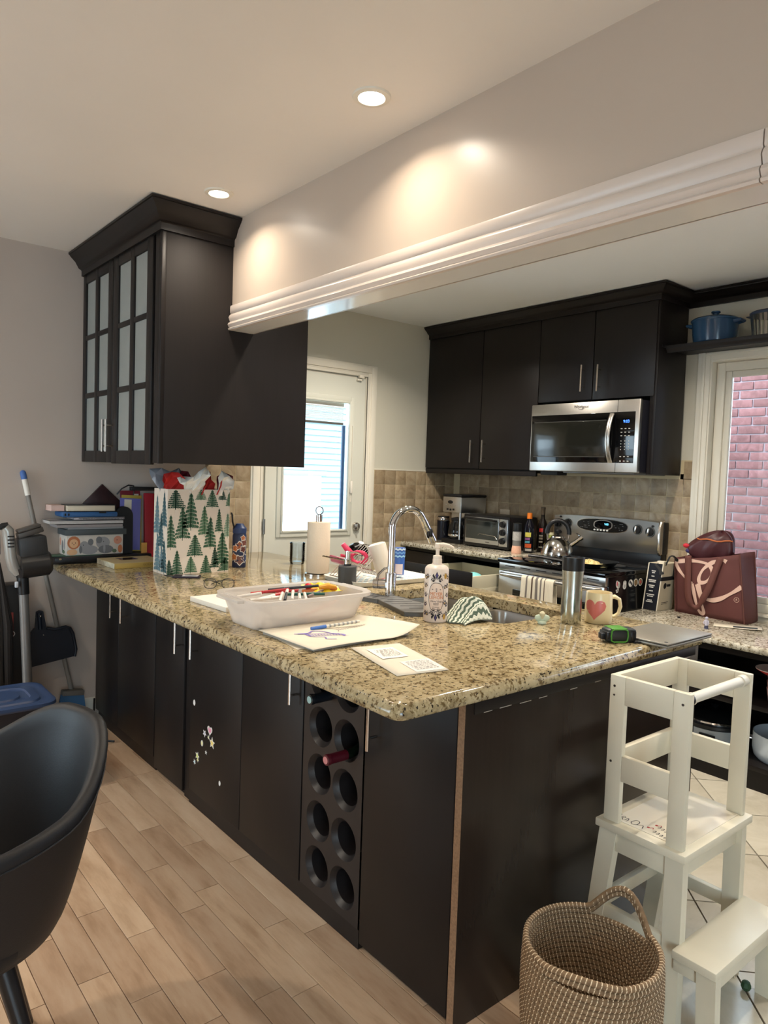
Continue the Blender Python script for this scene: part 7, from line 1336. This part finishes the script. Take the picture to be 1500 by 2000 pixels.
def folder(label, x0, x1, z0, z1, y, lean, m, cat='folder', t=0.006, tabs=None):
    T = Matrix.Translation(((x0 + x1) / 2, y, z0)) @ Matrix.Rotation(lean, 4, 'Y') @ Matrix.Rotation(-0.10, 4, 'X'); b = B(T); w = (x1 - x0) / 2; b.box(-w, -t / 2, 0, w, t / 2, z1 - z0, 0.001); o = tag(obj('folder', b, m, None, ((x0 + x1) / 2, y, z0)), label, cat, 'files standing at the end of the counter')
    if tabs: b = B(T); b.box(tabs[0], -t / 2 - 0.001, tabs[1], tabs[2], -t / 2, tabs[3]); obj('label', b, M_paper, o, smooth=0)
    return o
folder('translucent purple document folder with white label', 0.325, 0.440, 0.94, 1.222, 2.705, 0.05, mat('folder_purple', rgb(112, 112, 178), 0.25), tabs=(-0.035, 0.22, 0.005, 0.275))
folder('yellow topped file just behind the purple folder', 0.345, 0.455, 0.93, 1.238, 2.722, 0.03, mat('folder_yellow', rgb(184, 158, 66), 0.5))
folder('maroon file between the yellow file and the red one', 0.352, 0.462, 0.93, 1.262, 2.738, 0.0, mat('folder_maroon', rgb(124, 36, 46), 0.5), tabs=(0.02, 0.285, 0.045, 0.315))
folder('bright red file nearest the gift bag', 0.465, 0.545, 0.889, 1.250, 2.70, 0.02, mat('folder_red', rgb(160, 30, 44), 0.5), t=0.02)
b = B(); b.box(0.432, 2.655, 0.9262, 0.462, 2.662, 0.982); tag(obj('orange_card', b, mat('card_orange', rgb(206, 150, 74), 0.6), None, (0.447, 2.66, 0.926), smooth=0), 'small orange card edge under the red file', 'card')
fr_ = thing('file_holder', 'black file holder rail and cable behind the red files', 'organizer', (0.48, 2.765, 0.9)); b = B(); b.box(0.405, 2.752, 1.262, 0.56, 2.780, 1.283, 0.002); b.box(0.548, 2.752, 0.89, 0.56, 2.780, 1.262); obj('rail', b, M_black, fr_); b = B(); b.tube([(0.33, 2.76, 1.24), (0.355, 2.755, 1.272), (0.39, 2.75, 1.292), (0.42, 2.755, 1.288), (0.425, 2.76, 1.26), (0.42, 2.765, 1.22)], 0.0035, 6); obj('cable', b, M_black, fr_)
# ================================================================ broom, dustpan, vacuum, bin, umbrella
br = thing('broom', 'grey handled broom with blue grip leaning on the wall, blue bristles', 'broom', (0.14, 2.72, 0.0)); p0, p1 = Vector((-0.138, 2.772, 1.350)), Vector((0.099, 2.737, 0.195)); dd = (p1 - p0).normalized(); Lb = (p1 - p0).length
b = B(); b.cyl(p0 + dd * 0.118, p1, 0.0115, n=14); obj('handle', b, mat('pole_grey', rgb(128, 122, 114), 0.4), br)
b = B(); b.cyl(p0 + dd * 0.037, p0 + dd * 0.12, 0.0135, n=14); obj('white_sleeve', b, M_white, br)
b = B(); b.cyl(p0 + dd * 0.006, p0 + dd * 0.037, 0.0145, n=14); b.ball(p0 + dd * 0.006, 0.0145); obj('blue_grip', b, mat('grip_blue', rgb(72, 108, 172), 0.45), br)
T = Matrix.Translation((0.095, 2.715, 0.0)) @ Matrix.Rotation(0.12, 4, 'Y'); b = B(T); b.box(-0.075, -0.022, 0.180, 0.035, 0.022, 0.207, 0.005); obj('brush_block', b, mat('block_dark', rgb(96, 92, 86), 0.6), br)
b = B(T)
for i in range(26):
    for j in range(3): x = -0.072 + 0.104 * i / 25; y = -0.015 + 0.015 * j; k = 0.016 + (x + 0.02) * 0.5; b.add([(x - 0.0022, y - 0.004, 0.182), (x + 0.0022, y - 0.004, 0.182), (x + 0.0028 + k, y - 0.006, 0.015), (x - 0.0028 + k, y - 0.006, 0.015), (x - 0.0022, y + 0.004, 0.182), (x + 0.0022, y + 0.004, 0.182), (x + 0.0028 + k, y + 0.006, 0.015), (x - 0.0028 + k, y + 0.006, 0.015)], [(0, 1, 2, 3), (7, 6, 5, 4), (0, 3, 7, 4), (1, 5, 6, 2), (3, 2, 6, 7)])
obj('bristles', b, mat('bristle_blue', rgb(48, 88, 124), 0.7), br, smooth=0, kind='stuff')
du = thing('dustpan', 'wide black dustpan clipped upright on the broom handle', 'dustpan', (0.0, 2.71, 0.35)); F = frame((-0.028, 2.712, 0), (1, 0, 0), (0, 0, 1))
poly = [(-0.145, 0.350), (0.132, 0.388), (0.139, 0.425), (0.122, 0.512), (0.108, 0.540), (0.086, 0.551), (0.030, 0.542), (-0.006, 0.553), (-0.022, 0.640), (-0.040, 0.648), (-0.056, 0.640), (-0.060, 0.560), (-0.092, 0.528), (-0.128, 0.510), (-0.150, 0.47)]
b = B(F); b.prism(poly, -0.012, 0.0); obj('pan_plate', b, mat('dustpan_black', rgb(20, 25, 36), 0.45), du)
b = B(F); b.tube([Vector((x, z, 0.004)) for x, z in poly[1:8]], 0.008, 8); b.tube([Vector((x, z, 0.004)) for x, z in (poly[12], poly[13], poly[14], poly[0])], 0.008, 8); b.tube([(-0.036, 0.55, 0.002), (-0.042, 0.635, 0.002)], 0.010, 8); obj('pan_rim', b, mat('dustpan_black', rgb(20, 25, 36), 0.45), du)
b = B(F); b.ball((-0.040, 0.620, 0.014), 0.006); b.ball((-0.022, 0.520, 0.003), 0.004); obj('rivet', b, M_nickel, du)
vc = thing('stick_vacuum', 'grey and black cordless stick vacuum propped at the left', 'vacuum', (-0.18, 2.53, 0.0)); Yv = 2.50
b = B(); b.cyl((-0.193, Yv, 0.79), (-0.160, Yv, 0.06), 0.0215, n=18); obj('wand', b, mat('wand_grey', rgb(128, 126, 124), 0.35, 0.5), vc)
b = B(); b.cyl((-0.198, Yv, 0.87), (-0.193, Yv, 0.775), 0.026, n=18); b.cyl((-0.205, Yv, 0.90), (-0.197, Yv, 0.86), 0.032, 0.028, 18); obj('coupling', b, M_black, vc)
b = B(); b.box(-0.236, Yv - 0.030, 0.812, -0.222, Yv - 0.018, 0.84, 0.003); obj('release_button', b, mat('btn_pale', rgb(190, 196, 204), 0.4), vc)
b = B(Matrix.Translation((-0.150, Yv, 0.915)) @ Matrix.Rotation(-0.10, 4, 'Y')); b.cyl((-0.06, 0, 0), (0.062, 0, 0), 0.062, n=28); b.cyl((0.062, 0, 0), (0.075, 0, 0), 0.062, 0.05, 28); obj('dust_cup', b, mat('cup_smoke', rgb(40, 39, 38), 0.3), vc)
b = B(Matrix.Translation((-0.165, Yv, 1.005)) @ Matrix.Rotation(-0.12, 4, 'Y')); b.box(-0.055, -0.045, -0.05, 0.068, 0.045, 0.045, 0.012); obj('motor_housing', b, mat('housing_dark', rgb(44, 45, 46), 0.5), vc)
b = B(Matrix.Translation((-0.165, Yv, 1.068)) @ Matrix.Rotation(-0.30, 4, 'Y')); b.box(-0.06, -0.028, -0.012, 0.055, 0.028, 0.014, 0.006); b.box(-0.055, -0.03, 0.014, 0.05, 0.03, 0.03, 0.006); obj('battery', b, mat('battery_grey', rgb(70, 66, 62), 0.45), vc)
b = B(); b.tube([(-0.275, Yv, 1.095), (-0.262, Yv, 1.08), (-0.255, Yv, 1.02), (-0.248, Yv, 0.95), (-0.235, Yv, 0.90), (-0.215, Yv, 0.875)], [0.022, 0.026, 0.026, 0.025, 0.026, 0.024], 12, flat=1.0); obj('grip', b, mat('grip_silver', rgb(158, 156, 150), 0.35, 0.4), vc)
b = B()
for i in range(4): b.box(-0.268, Yv - 0.030, 1.05 - 0.016 * i, -0.240, Yv - 0.024, 1.056 - 0.016 * i)
obj('grip_vents', b, M_black, vc, smooth=0)
b = B(); b.tube([(-0.30, Yv, 1.09), (-0.285, Yv, 1.103), (-0.262, Yv, 1.106)], 0.012, 8); obj('trigger', b, M_black, vc)
b = B(); b.box(-0.28, Yv - 0.11, 0.0005, -0.04, Yv + 0.08, 0.06, 0.015); obj('floor_head', b, M_black, vc)
um = thing('umbrella', 'dark closed umbrella hanging at the far left edge', 'umbrella', (-0.298, 2.580, 0.0)); b = B()
for k in range(7): a = 2 * PI * k / 7; b.tube([(-0.290 + 0.008 * math.cos(a), 2.580 + 0.008 * math.sin(a), 0.92), (-0.283 + 0.042 * math.cos(a), 2.580 + 0.042 * math.sin(a), 0.62), (-0.276 + 0.040 * math.cos(a), 2.580 + 0.04 * math.sin(a), 0.34)], [0.006, 0.022, 0.016], 8)
obj('folded_canopy', b, mat('umbrella_dark', rgb(46, 42, 40), 0.6), um); b = B(); b.cyl((-0.290, 2.580, 1.02), (-0.276, 2.580, 0.2), 0.005, n=8); b.cyl((-0.276, 2.580, 0.2), (-0.274, 2.580, 0.001), 0.005, n=8); obj('shaft', b, M_nickel, um); b = B(); b.cyl((-0.290, 2.580, 0.96), (-0.292, 2.580, 1.05), 0.014, n=12); obj('handle', b, mat('handle_purple', rgb(60, 52, 84), 0.4), um)
hb_ = thing('shopping_bag', 'dark bag with coral lettered label seen in reverse, behind the vacuum', 'bag', (-0.26, 2.70, 0.0)); b = B(); b.box(-0.31, 2.66, 0.001, -0.14, 2.76, 0.80, 0.02); obj('bag_body', b, mat('bag_dark', rgb(38, 34, 32), 0.5), hb_)
FBg = frame((0.035, 2.6592, 0), (1, 0, 0), (0, 0, 1)); b = B(FBg); b.prism([(-0.300, 0.520), (-0.236, 0.535), (-0.236, 0.66), (-0.300, 0.67)], 0, 0.0008); lbp = obj('coral_label', b, mat('coral', rgb(160, 70, 62), 0.5), hb_, smooth=0)
mir = Matrix.Diagonal((-1, 1, 1, 1)); b = B()
for t, z in (('CO', 0.552), ('ES', 0.598)): text(b, t, 0.042, FBg @ Matrix.Translation((-0.258, z, 0.0012)) @ mir)
obj('label_letters', b, mat('letter_pale', rgb(206, 190, 180), 0.5), lbp, smooth=0)
b = B(); text(b, 'P', 0.085, FBg @ Matrix.Translation((-0.262, 0.425, 0.0008)) @ mir); obj('letter', b, mat('letter_grey', rgb(160, 156, 152), 0.4), hb_, smooth=0)
b = B(); b.tube([(-0.30, 2.655, 0.36), (-0.265, 2.652, 0.35), (-0.245, 2.655, 0.375)], 0.004, 6); obj('metal_ring', b, M_nickel, hb_)
tbn = thing('waste_bin', 'navy plastic bin with ridged rounded lid behind the chair', 'bin', (-0.40, 2.16, 0)); M_bin = mat('bin_navy', rgb(46, 64, 98), 0.35); bx_, by_ = -0.395, 2.165
def rrz(w, h, r, z): return [(bx_ + x, by_ + y, z) for x, y in rr(w, h, r, 5)]
def stackr(rows): n = len(rows[0]); b = B(); b.add([p for r_ in rows for p in r_], [(j * n + i, j * n + (i + 1) % n, (j + 1) * n + (i + 1) % n, (j + 1) * n + i) for j in range(len(rows) - 1) for i in range(n)] + [tuple(range(n - 1, -1, -1)), tuple(range((len(rows) - 1) * n, len(rows) * n))]); return b
obj('bin_body', stackr([rrz(0.18, 0.13, 0.05, 0.001), rrz(0.215, 0.165, 0.06, 0.375)]), mat('bin_dark', rgb(24, 30, 44), 0.4), tbn)
obj('lid', stackr([rrz(0.225, 0.175, 0.065, 0.372), rrz(0.230, 0.180, 0.065, 0.380), rrz(0.228, 0.178, 0.065, 0.392), rrz(0.215, 0.165, 0.06, 0.396), rrz(0.205, 0.155, 0.06, 0.391), rrz(0.18, 0.13, 0.06, 0.390), rrz(0.175, 0.125, 0.06, 0.397), rrz(0.145, 0.10, 0.06, 0.398), rrz(0.14, 0.095, 0.06, 0.392), rrz(0.11, 0.07, 0.05, 0.391), rrz(0.105, 0.066, 0.05, 0.398)]), M_bin, tbn, smooth=40)
b = B(); b.box(-0.46, 2.338, 0.385, -0.33, 2.35, 0.402, 0.003); obj('lid_hinge', b, M_greyp, tbn)
b = B(); b.tube([(0.222, 2.752, 0.13), (0.205, 2.70, 0.07), (0.19, 2.65, 0.02), (0.178, 2.56, 0.006), (0.195, 2.48, 0.006), (0.18, 2.43, 0.006), (0.21, 2.40, 0.006)], 0.005, 6); tag(obj('power_cord', b, M_black, None, (0.2, 2.5, 0)), 'black cord lying on the floor at the far foot of the cabinets', 'cord')
# ================================================================ dining chair
ch = thing('dining_chair', 'black leather tub dining chair at the left edge', 'chair', (-0.80, 0.51, 0)); M_lea = mat('black_leather', rgb(17, 18, 21), 0.5, bump=0.12, bscale=260); CX, CY, PS = -0.800, 0.515, math.radians(14)
FM = math.radians(142)
def rimz(t):
    a = abs(math.degrees(t)); k = min(1.0, max(0.0, (a - 10) / 55)); return 0.805 - 0.115 * k * k * (3 - 2 * k) - 0.050 * max(0.0, (a - 55) / 87)
def shell(u, v, off):
    t = -FM + 2 * FM * u; zt_ = rimz(t); z = 0.395 + (zt_ - 0.395) * v; R_ = (0.215 + 0.095 * v ** 0.75) * (1.0 + 0.06 * math.cos(2 * t)) - off
    return Vector((CX + R_ * math.cos(t + PS), CY + R_ * math.sin(t + PS), z))
nu, nv = 48, 12; b = B()
out_ = [[shell(i / nu, j / nv, 0) for i in range(nu + 1)] for j in range(nv + 1)]; inn = [[shell(i / nu, j / nv, 0.045 - 0.012 * j / nv) + Vector((0, 0, -0.004 if j == nv else 0)) for i in range(nu + 1)] for j in range(nv + 1)]
def strip(rows):
    n = len(rows[0]); b.add([p for r_ in rows for p in r_], [(j * n + i, j * n + i + 1, (j + 1) * n + i + 1, (j + 1) * n + i) for j in range(len(rows) - 1) for i in range(n - 1)])
mid = [(p + q_) / 2 + Vector((0, 0, 0.012)) for p, q_ in zip(out_[-1], inn[-1])]; qa = [p.lerp(m_, 0.5) + Vector((0, 0, 0.004)) for p, m_ in zip(out_[-1], mid)]; qb = [p.lerp(m_, 0.5) + Vector((0, 0, 0.004)) for p, m_ in zip(inn[-1], mid)]
strip(out_ + [qa, mid, qb] + inn[::-1])
n = nv + 1
for e_ in (0, nu): col = [out_[j][e_] for j in range(n)] + [qa[e_], mid[e_], qb[e_]] + [inn[j][e_] for j in range(nv, -1, -1)]; b.add(col, [tuple(range(len(col)))])
obj('shell_back', b, M_lea, ch, smooth=60)
b = B(); b.tube([shell(i / nu, 0.93, -0.001) for i in range(nu + 1)], 0.0022, 5); obj('seam', b, M_lea, ch)
b = B(); b.lathe(CX - 0.02, CY, [(0, 0.39), (0.20, 0.39), (0.225, 0.41), (0.235, 0.44), (0.225, 0.465), (0.19, 0.478), (0, 0.482)], 36); obj('seat_cushion', b, M_lea, ch, smooth=60)
for a in (45, 135, 225, 315):
    t = math.radians(a - 5); d_ = Vector((math.cos(t), math.sin(t), 0)); b = B(); b.cyl(Vector((CX, CY, 0.395)) + d_ * 0.13, Vector((CX, CY, 0.0)) + d_ * 0.27, 0.021, 0.013, 14); obj('leg', b, M_black, ch)
# ================================================================ laundry basket
lb_ = thing('laundry_basket', 'tall round seagrass basket with white stitching and loop handles', 'basket', (0.362, -0.288, 0)); BX, BY = 0.362, -0.288; nc = 28; M_rope = mat('seagrass', rgb(122, 97, 70), 0.8, noise=0.3, nscale=90, bump=0.5, bscale=300); M_st = mat('stitch_white', rgb(224, 204, 172), 0.7)
def lift(t): 
    # the top three coils part into handles on two sides
    d1 = math.atan2(math.sin(t - math.radians(6)), math.cos(t - math.radians(6))) / math.radians(32); d2 = math.atan2(math.sin(t - math.radians(205)), math.cos(t - math.radians(205))) / math.radians(36)
    return (math.cos(d1 * PI / 2) ** 1.3 * 0.066 if abs(d1) < 1 else 0.0) + (math.cos(d2 * PI / 2) ** 1.2 * 0.012 if abs(d2) < 1 else 0.0)
def coil(j, t):
    v = j / (nc - 1); R_ = 0.128 + 0.024 * math.sin(PI * 0.62 * v + 0.15); z = 0.008 + 0.342 * v; out = 0.0
    if j >= nc - 2: L_ = lift(t); z += L_; out = L_ * 0.10
    return Vector((BX + (R_ + out) * math.cos(t), BY + (R_ + out) * math.sin(t), z))
b = B(); sgm = 72
for j in range(nc): b.tube([coil(j, 2 * PI * i / sgm) for i in range(sgm)], 0.0069, 7, True)
obj('coil_wall', b, M_rope, lb_, smooth=80)
b = B(); b.lathe(BX, BY, [(0, 0.002), (0.132, 0.002), (0.132, 0.01), (0, 0.012)], 40); obj('base', b, M_rope, lb_)
b = B()
for j in range(nc):
    m_ = 92
    for i in range(m_):
        t = 2 * PI * (i + 0.35 * j) / m_; c = coil(j, t); tn = (coil(j, t + 0.01) - c).normalized(); rd = Vector((math.cos(t), math.sin(t), 0)); up_ = tn.cross(rd) * -1
        pr_ = [c + rd * (0.0074 * math.cos(a)) + Vector((0, 0, 1)) * (0.0074 * math.sin(a)) for a in [2 * PI * k / 6 + 0.3 for k in range(6)]]
        vs = []
        for k, p in enumerate(pr_): w = 0.0011; sl_ = tn * (0.0020 * math.sin(2 * PI * k / 6)); vs += [p - tn * w + sl_, p + tn * w + sl_]
        b.add(vs, [(2 * k, 2 * k + 1, 2 * ((k + 1) % 6) + 1, 2 * ((k + 1) % 6)) for k in range(6)])
obj('stitching', b, M_st, lb_, smooth=0, kind='stuff')
# ================================================================ toddler step tower
sw = thing('step_stool', 'white wooden toddler tower with step, against the peninsula end', 'stool', (0.87, -0.22, 0)); x0, x1, y0, y1, zp, zt_ = 0.697, 1.052, -0.318, -0.088, 0.470, 0.877; th = 0.018; M_ww = M_wpaint
for sx_, nm in ((x0, 'side_panel'), (x1 - th, 'side_panel')):
    b = B(); c = sx_ + th
    for ya, yb in ((y0, y0 + 0.046), (y1 - 0.046, y1)): b.box(sx_, ya, zp, c, yb, zt_, 0.002)
    for za, zb in ((zt_ - 0.077, zt_), (zt_ - 0.288, zt_ - 0.217)): b.box(sx_ + 0.0004, y0 + 0.046, za, c - 0.0004, y1 - 0.046, zb, 0.002)
    sp_ = obj(nm, b, M_ww, sw)
    b = B()
    for y in (y0 + 0.02, y1 - 0.014): b.cyl((sx_ - 0.001 if sx_ == x0 else c + 0.001, y, zt_ - 0.03), (sx_ + 0.004, y, zt_ - 0.03), 0.0035, n=10)
    b.cyl((sx_ - 0.001, y1 - 0.014, zt_ - 0.24), (sx_ + 0.004, y1 - 0.014, zt_ - 0.24), 0.0035, n=10); b.cyl((sx_ - 0.001, y1 - 0.014, zt_ - 0.055), (sx_ + 0.004, y1 - 0.014, zt_ - 0.055), 0.0028, n=10)
    obj('screw', b, mat('screw_dark', (0.12, 0.11, 0.1, 1), 0.4, 1.0), sp_)
for za, zb in ((zt_ - 0.077, zt_), (zt_ - 0.288, zt_ - 0.217)): b = B(); b.box(x0 + th, y1 - th, za, x1 - th, y1, zb, 0.002); obj('back_rail', b, M_ww, sw)
b = B(); b.cyl((x0 + th + 0.012, y0 + 0.018, zt_ - 0.020), (x1 - th - 0.004, y0 + 0.018, zt_ - 0.020), 0.0135, n=20); fb = obj('front_bar', b, mat('pipe_white', rgb(222, 216, 200), 0.35), sw)
b = B(); b.cyl((x0 + th, y0 + 0.018, zt_ - 0.020), (x0 + th + 0.02, y0 + 0.018, zt_ - 0.020), 0.0165, n=20); b.cyl((x1 - th - 0.028, y0 + 0.018, zt_ - 0.020), (x1 - th, y0 + 0.018, zt_ - 0.020), 0.0165, n=20); obj('pipe_socket', b, mat('pipe_white', rgb(222, 216, 200), 0.35), fb)
b = B(); b.cyl((x0 + th + 0.0005, y0 + 0.018, zt_ - 0.020), (x0 + th + 0.010, y0 + 0.018, zt_ - 0.020), 0.0172, n=20); obj('dark_washer', b, M_black, fb)
b = B(); b.box(x0 - 0.014, y0 - 0.016, zp - 0.022, x1 + 0.016, y1 + 0.016, zp, 0.003); pl_ = obj('platform', b, M_ww, sw)
b = B(); b.box(x0 + 0.02, y0 + 0.010, zp, x1 - 0.02, y1 - 0.02, zp + 0.0016); mt_ = obj('drawing_sheet', b, mat('sheet_gloss', rgb(226, 218, 200), 0.2), pl_, smooth=0)
FP = frame((0, 0, zp + 0.0018), (0, -1, 0), (1, 0, 0)); inkb, inkr = B(FP), B(FP)
def pen(bb, pts, w=0.0011):
    Q = smooth_path(pts, 4); vs = []
    for i, p in enumerate(Q): d_ = (Q[min(i + 1, len(Q) - 1)] - Q[max(i - 1, 0)]).normalized(); q_ = Vector((-d_.y, d_.x, 0)) * w; vs += [p + q_, p - q_]
    bb.add(vs, [(2 * i, 2 * i + 2, 2 * i + 3, 2 * i + 1) for i in range(len(Q) - 1)])
def P2(u, v): return (0.100 + 0.185 * u, x0 + 0.024 + 0.16 * v)
pen(inkb, [P2(0.00, 0.06), P2(0.02, 0.22), P2(0.06, 0.20), P2(0.03, 0.10), P2(0.08, 0.05)]); pen(inkb, [P2(0.10, 0.05), P2(0.11, 0.18), P2(0.15, 0.16), P2(0.12, 0.11), P2(0.16, 0.05)]); pen(inkb, [P2(0.18, 0.05), P2(0.19, 0.17), P2(0.22, 0.10), P2(0.21, 0.04)])
pen(inkb, [P2(0.27, 0.10), P2(0.30, 0.22), P2(0.36, 0.20), P2(0.37, 0.08), P2(0.31, 0.04), P2(0.27, 0.10)]); pen(inkb, [P2(0.36, 0.06), P2(0.44, 0.14), P2(0.48, 0.04)])
for k in range(2):
    for i, (u, v) in enumerate(((0.60, 0.30), (0.66, 0.28), (0.72, 0.26), (0.79, 0.25))):
        v = v - 0.20 * k; u += 0.02 * k
        pen(inkb, [P2(u, v), P2(u + 0.03, v + 0.05), P2(u + 0.035, v - 0.01), P2(u + 0.01, v - 0.03)])
for (u, v) in ((0.56, 0.34), (0.52, 0.16)): inkr.prism(oval(*P2(u, v), 0.004, 0.004), 0, 0.0002); pen(inkr, [P2(u + 0.02, v), P2(u + 0.05, v + 0.05), P2(u + 0.07, v)])
for k in range(3): pen(inkr, [P2(0.78 + 0.075 * math.cos(t) * (1 - k * 0.12), 0.42 + 0.10 * math.sin(t) * (1 - k * .15) + 0.02 * k) for t in [2 * PI * i / 12 for i in range(13)]], 0.0014)
obj('black_scribble', inkb, M_ink, mt_, smooth=0, kind='stuff'); obj('red_scribble', inkr, M_red, mt_, smooth=0, kind='stuff')
def leg(xa, xb, ya_t, yb_t, ya_b, yb_b, zt2, zb2=0.0):
    b = B(); b.add([(xa, ya_b, zb2), (xb, ya_b, zb2), (xb, yb_b, zb2), (xa, yb_b, zb2), (xa, ya_t, zt2), (xb, ya_t, zt2), (xb, yb_t, zt2), (xa, yb_t, zt2)], [(0, 3, 2, 1), (4, 5, 6, 7), (0, 1, 5, 4), (1, 2, 6, 5), (2, 3, 7, 6), (3, 0, 4, 7)]); return obj('leg', b, M_ww, sw, smooth=0)
zl = zp - 0.022
for xa in (x0 - 0.002, x1 - 0.026): leg(xa, xa + 0.028, y0 - 0.006, y0 + 0.044, y0 - 0.010, y0 + 0.036, zl); leg(xa, xa + 0.028, y1 - 0.044, y1 + 0.008, y1 + 0.012, y1 + 0.058, zl)
b = B(); b.box(x0 + 0.003, y0 + 0.04, zl - 0.058, x0 + 0.023, y1 - 0.04, zl, 0.002); b.box(x1 - 0.022, y0 + 0.04, zl - 0.058, x1 - 0.002, y1 - 0.04, zl, 0.002); b.box(x0 + 0.026, y0 + 0.008, zl - 0.058, x1 - 0.026, y0 + 0.026, zl, 0.002); b.box(x0 + 0.026, y1 - 0.022, zl - 0.058, x1 - 0.026, y1 - 0.004, zl, 0.002); obj('apron', b, M_ww, sw)
b = B(); b.box(x0 + 0.026, y1 + 0.006, 0.195, x1 - 0.026, y1 + 0.026, 0.235, 0.002); obj('stretcher', b, M_ww, sw)
for xa in (x0 + 0.002, x1 - 0.022): b = B(); b.box(xa, y0 + 0.036, 0.190, xa + 0.02, y1 + 0.020, 0.228, 0.002); obj('stretcher', b, M_ww, sw)
b = B(); b.box(x0 - 0.034, -0.436, 0.210, x1 + 0.010, -0.322, 0.232, 0.003); obj('step_board', b, M_ww, sw)
for xa in (x0 - 0.016, x1 - 0.034): leg(xa, xa + 0.028, -0.428, -0.378, -0.434, -0.388, 0.210)
b = B(); b.box(x0 + 0.012, -0.424, 0.165, x1 - 0.034, -0.406, 0.210, 0.002); b.box(x0 - 0.010, -0.378, 0.165, x0 + 0.008, -0.316, 0.210, 0.002); b.box(x1 - 0.030, -0.378, 0.165, x1 - 0.012, -0.316, 0.210, 0.002); obj('step_apron', b, M_ww, sw)
b = B(); b.lathe(1.003, -0.37, [(0, 0.001), (0.010, 0.004), (0.0145, 0.014), (0.010, 0.025), (0, 0.028)], 8); tag(obj('green_toy', b, mat('toy_green', rgb(44, 74, 48), 0.6), None, (1.003, -0.37, 0), smooth=10), 'small dark green toy on the tile floor under the step', 'toy')
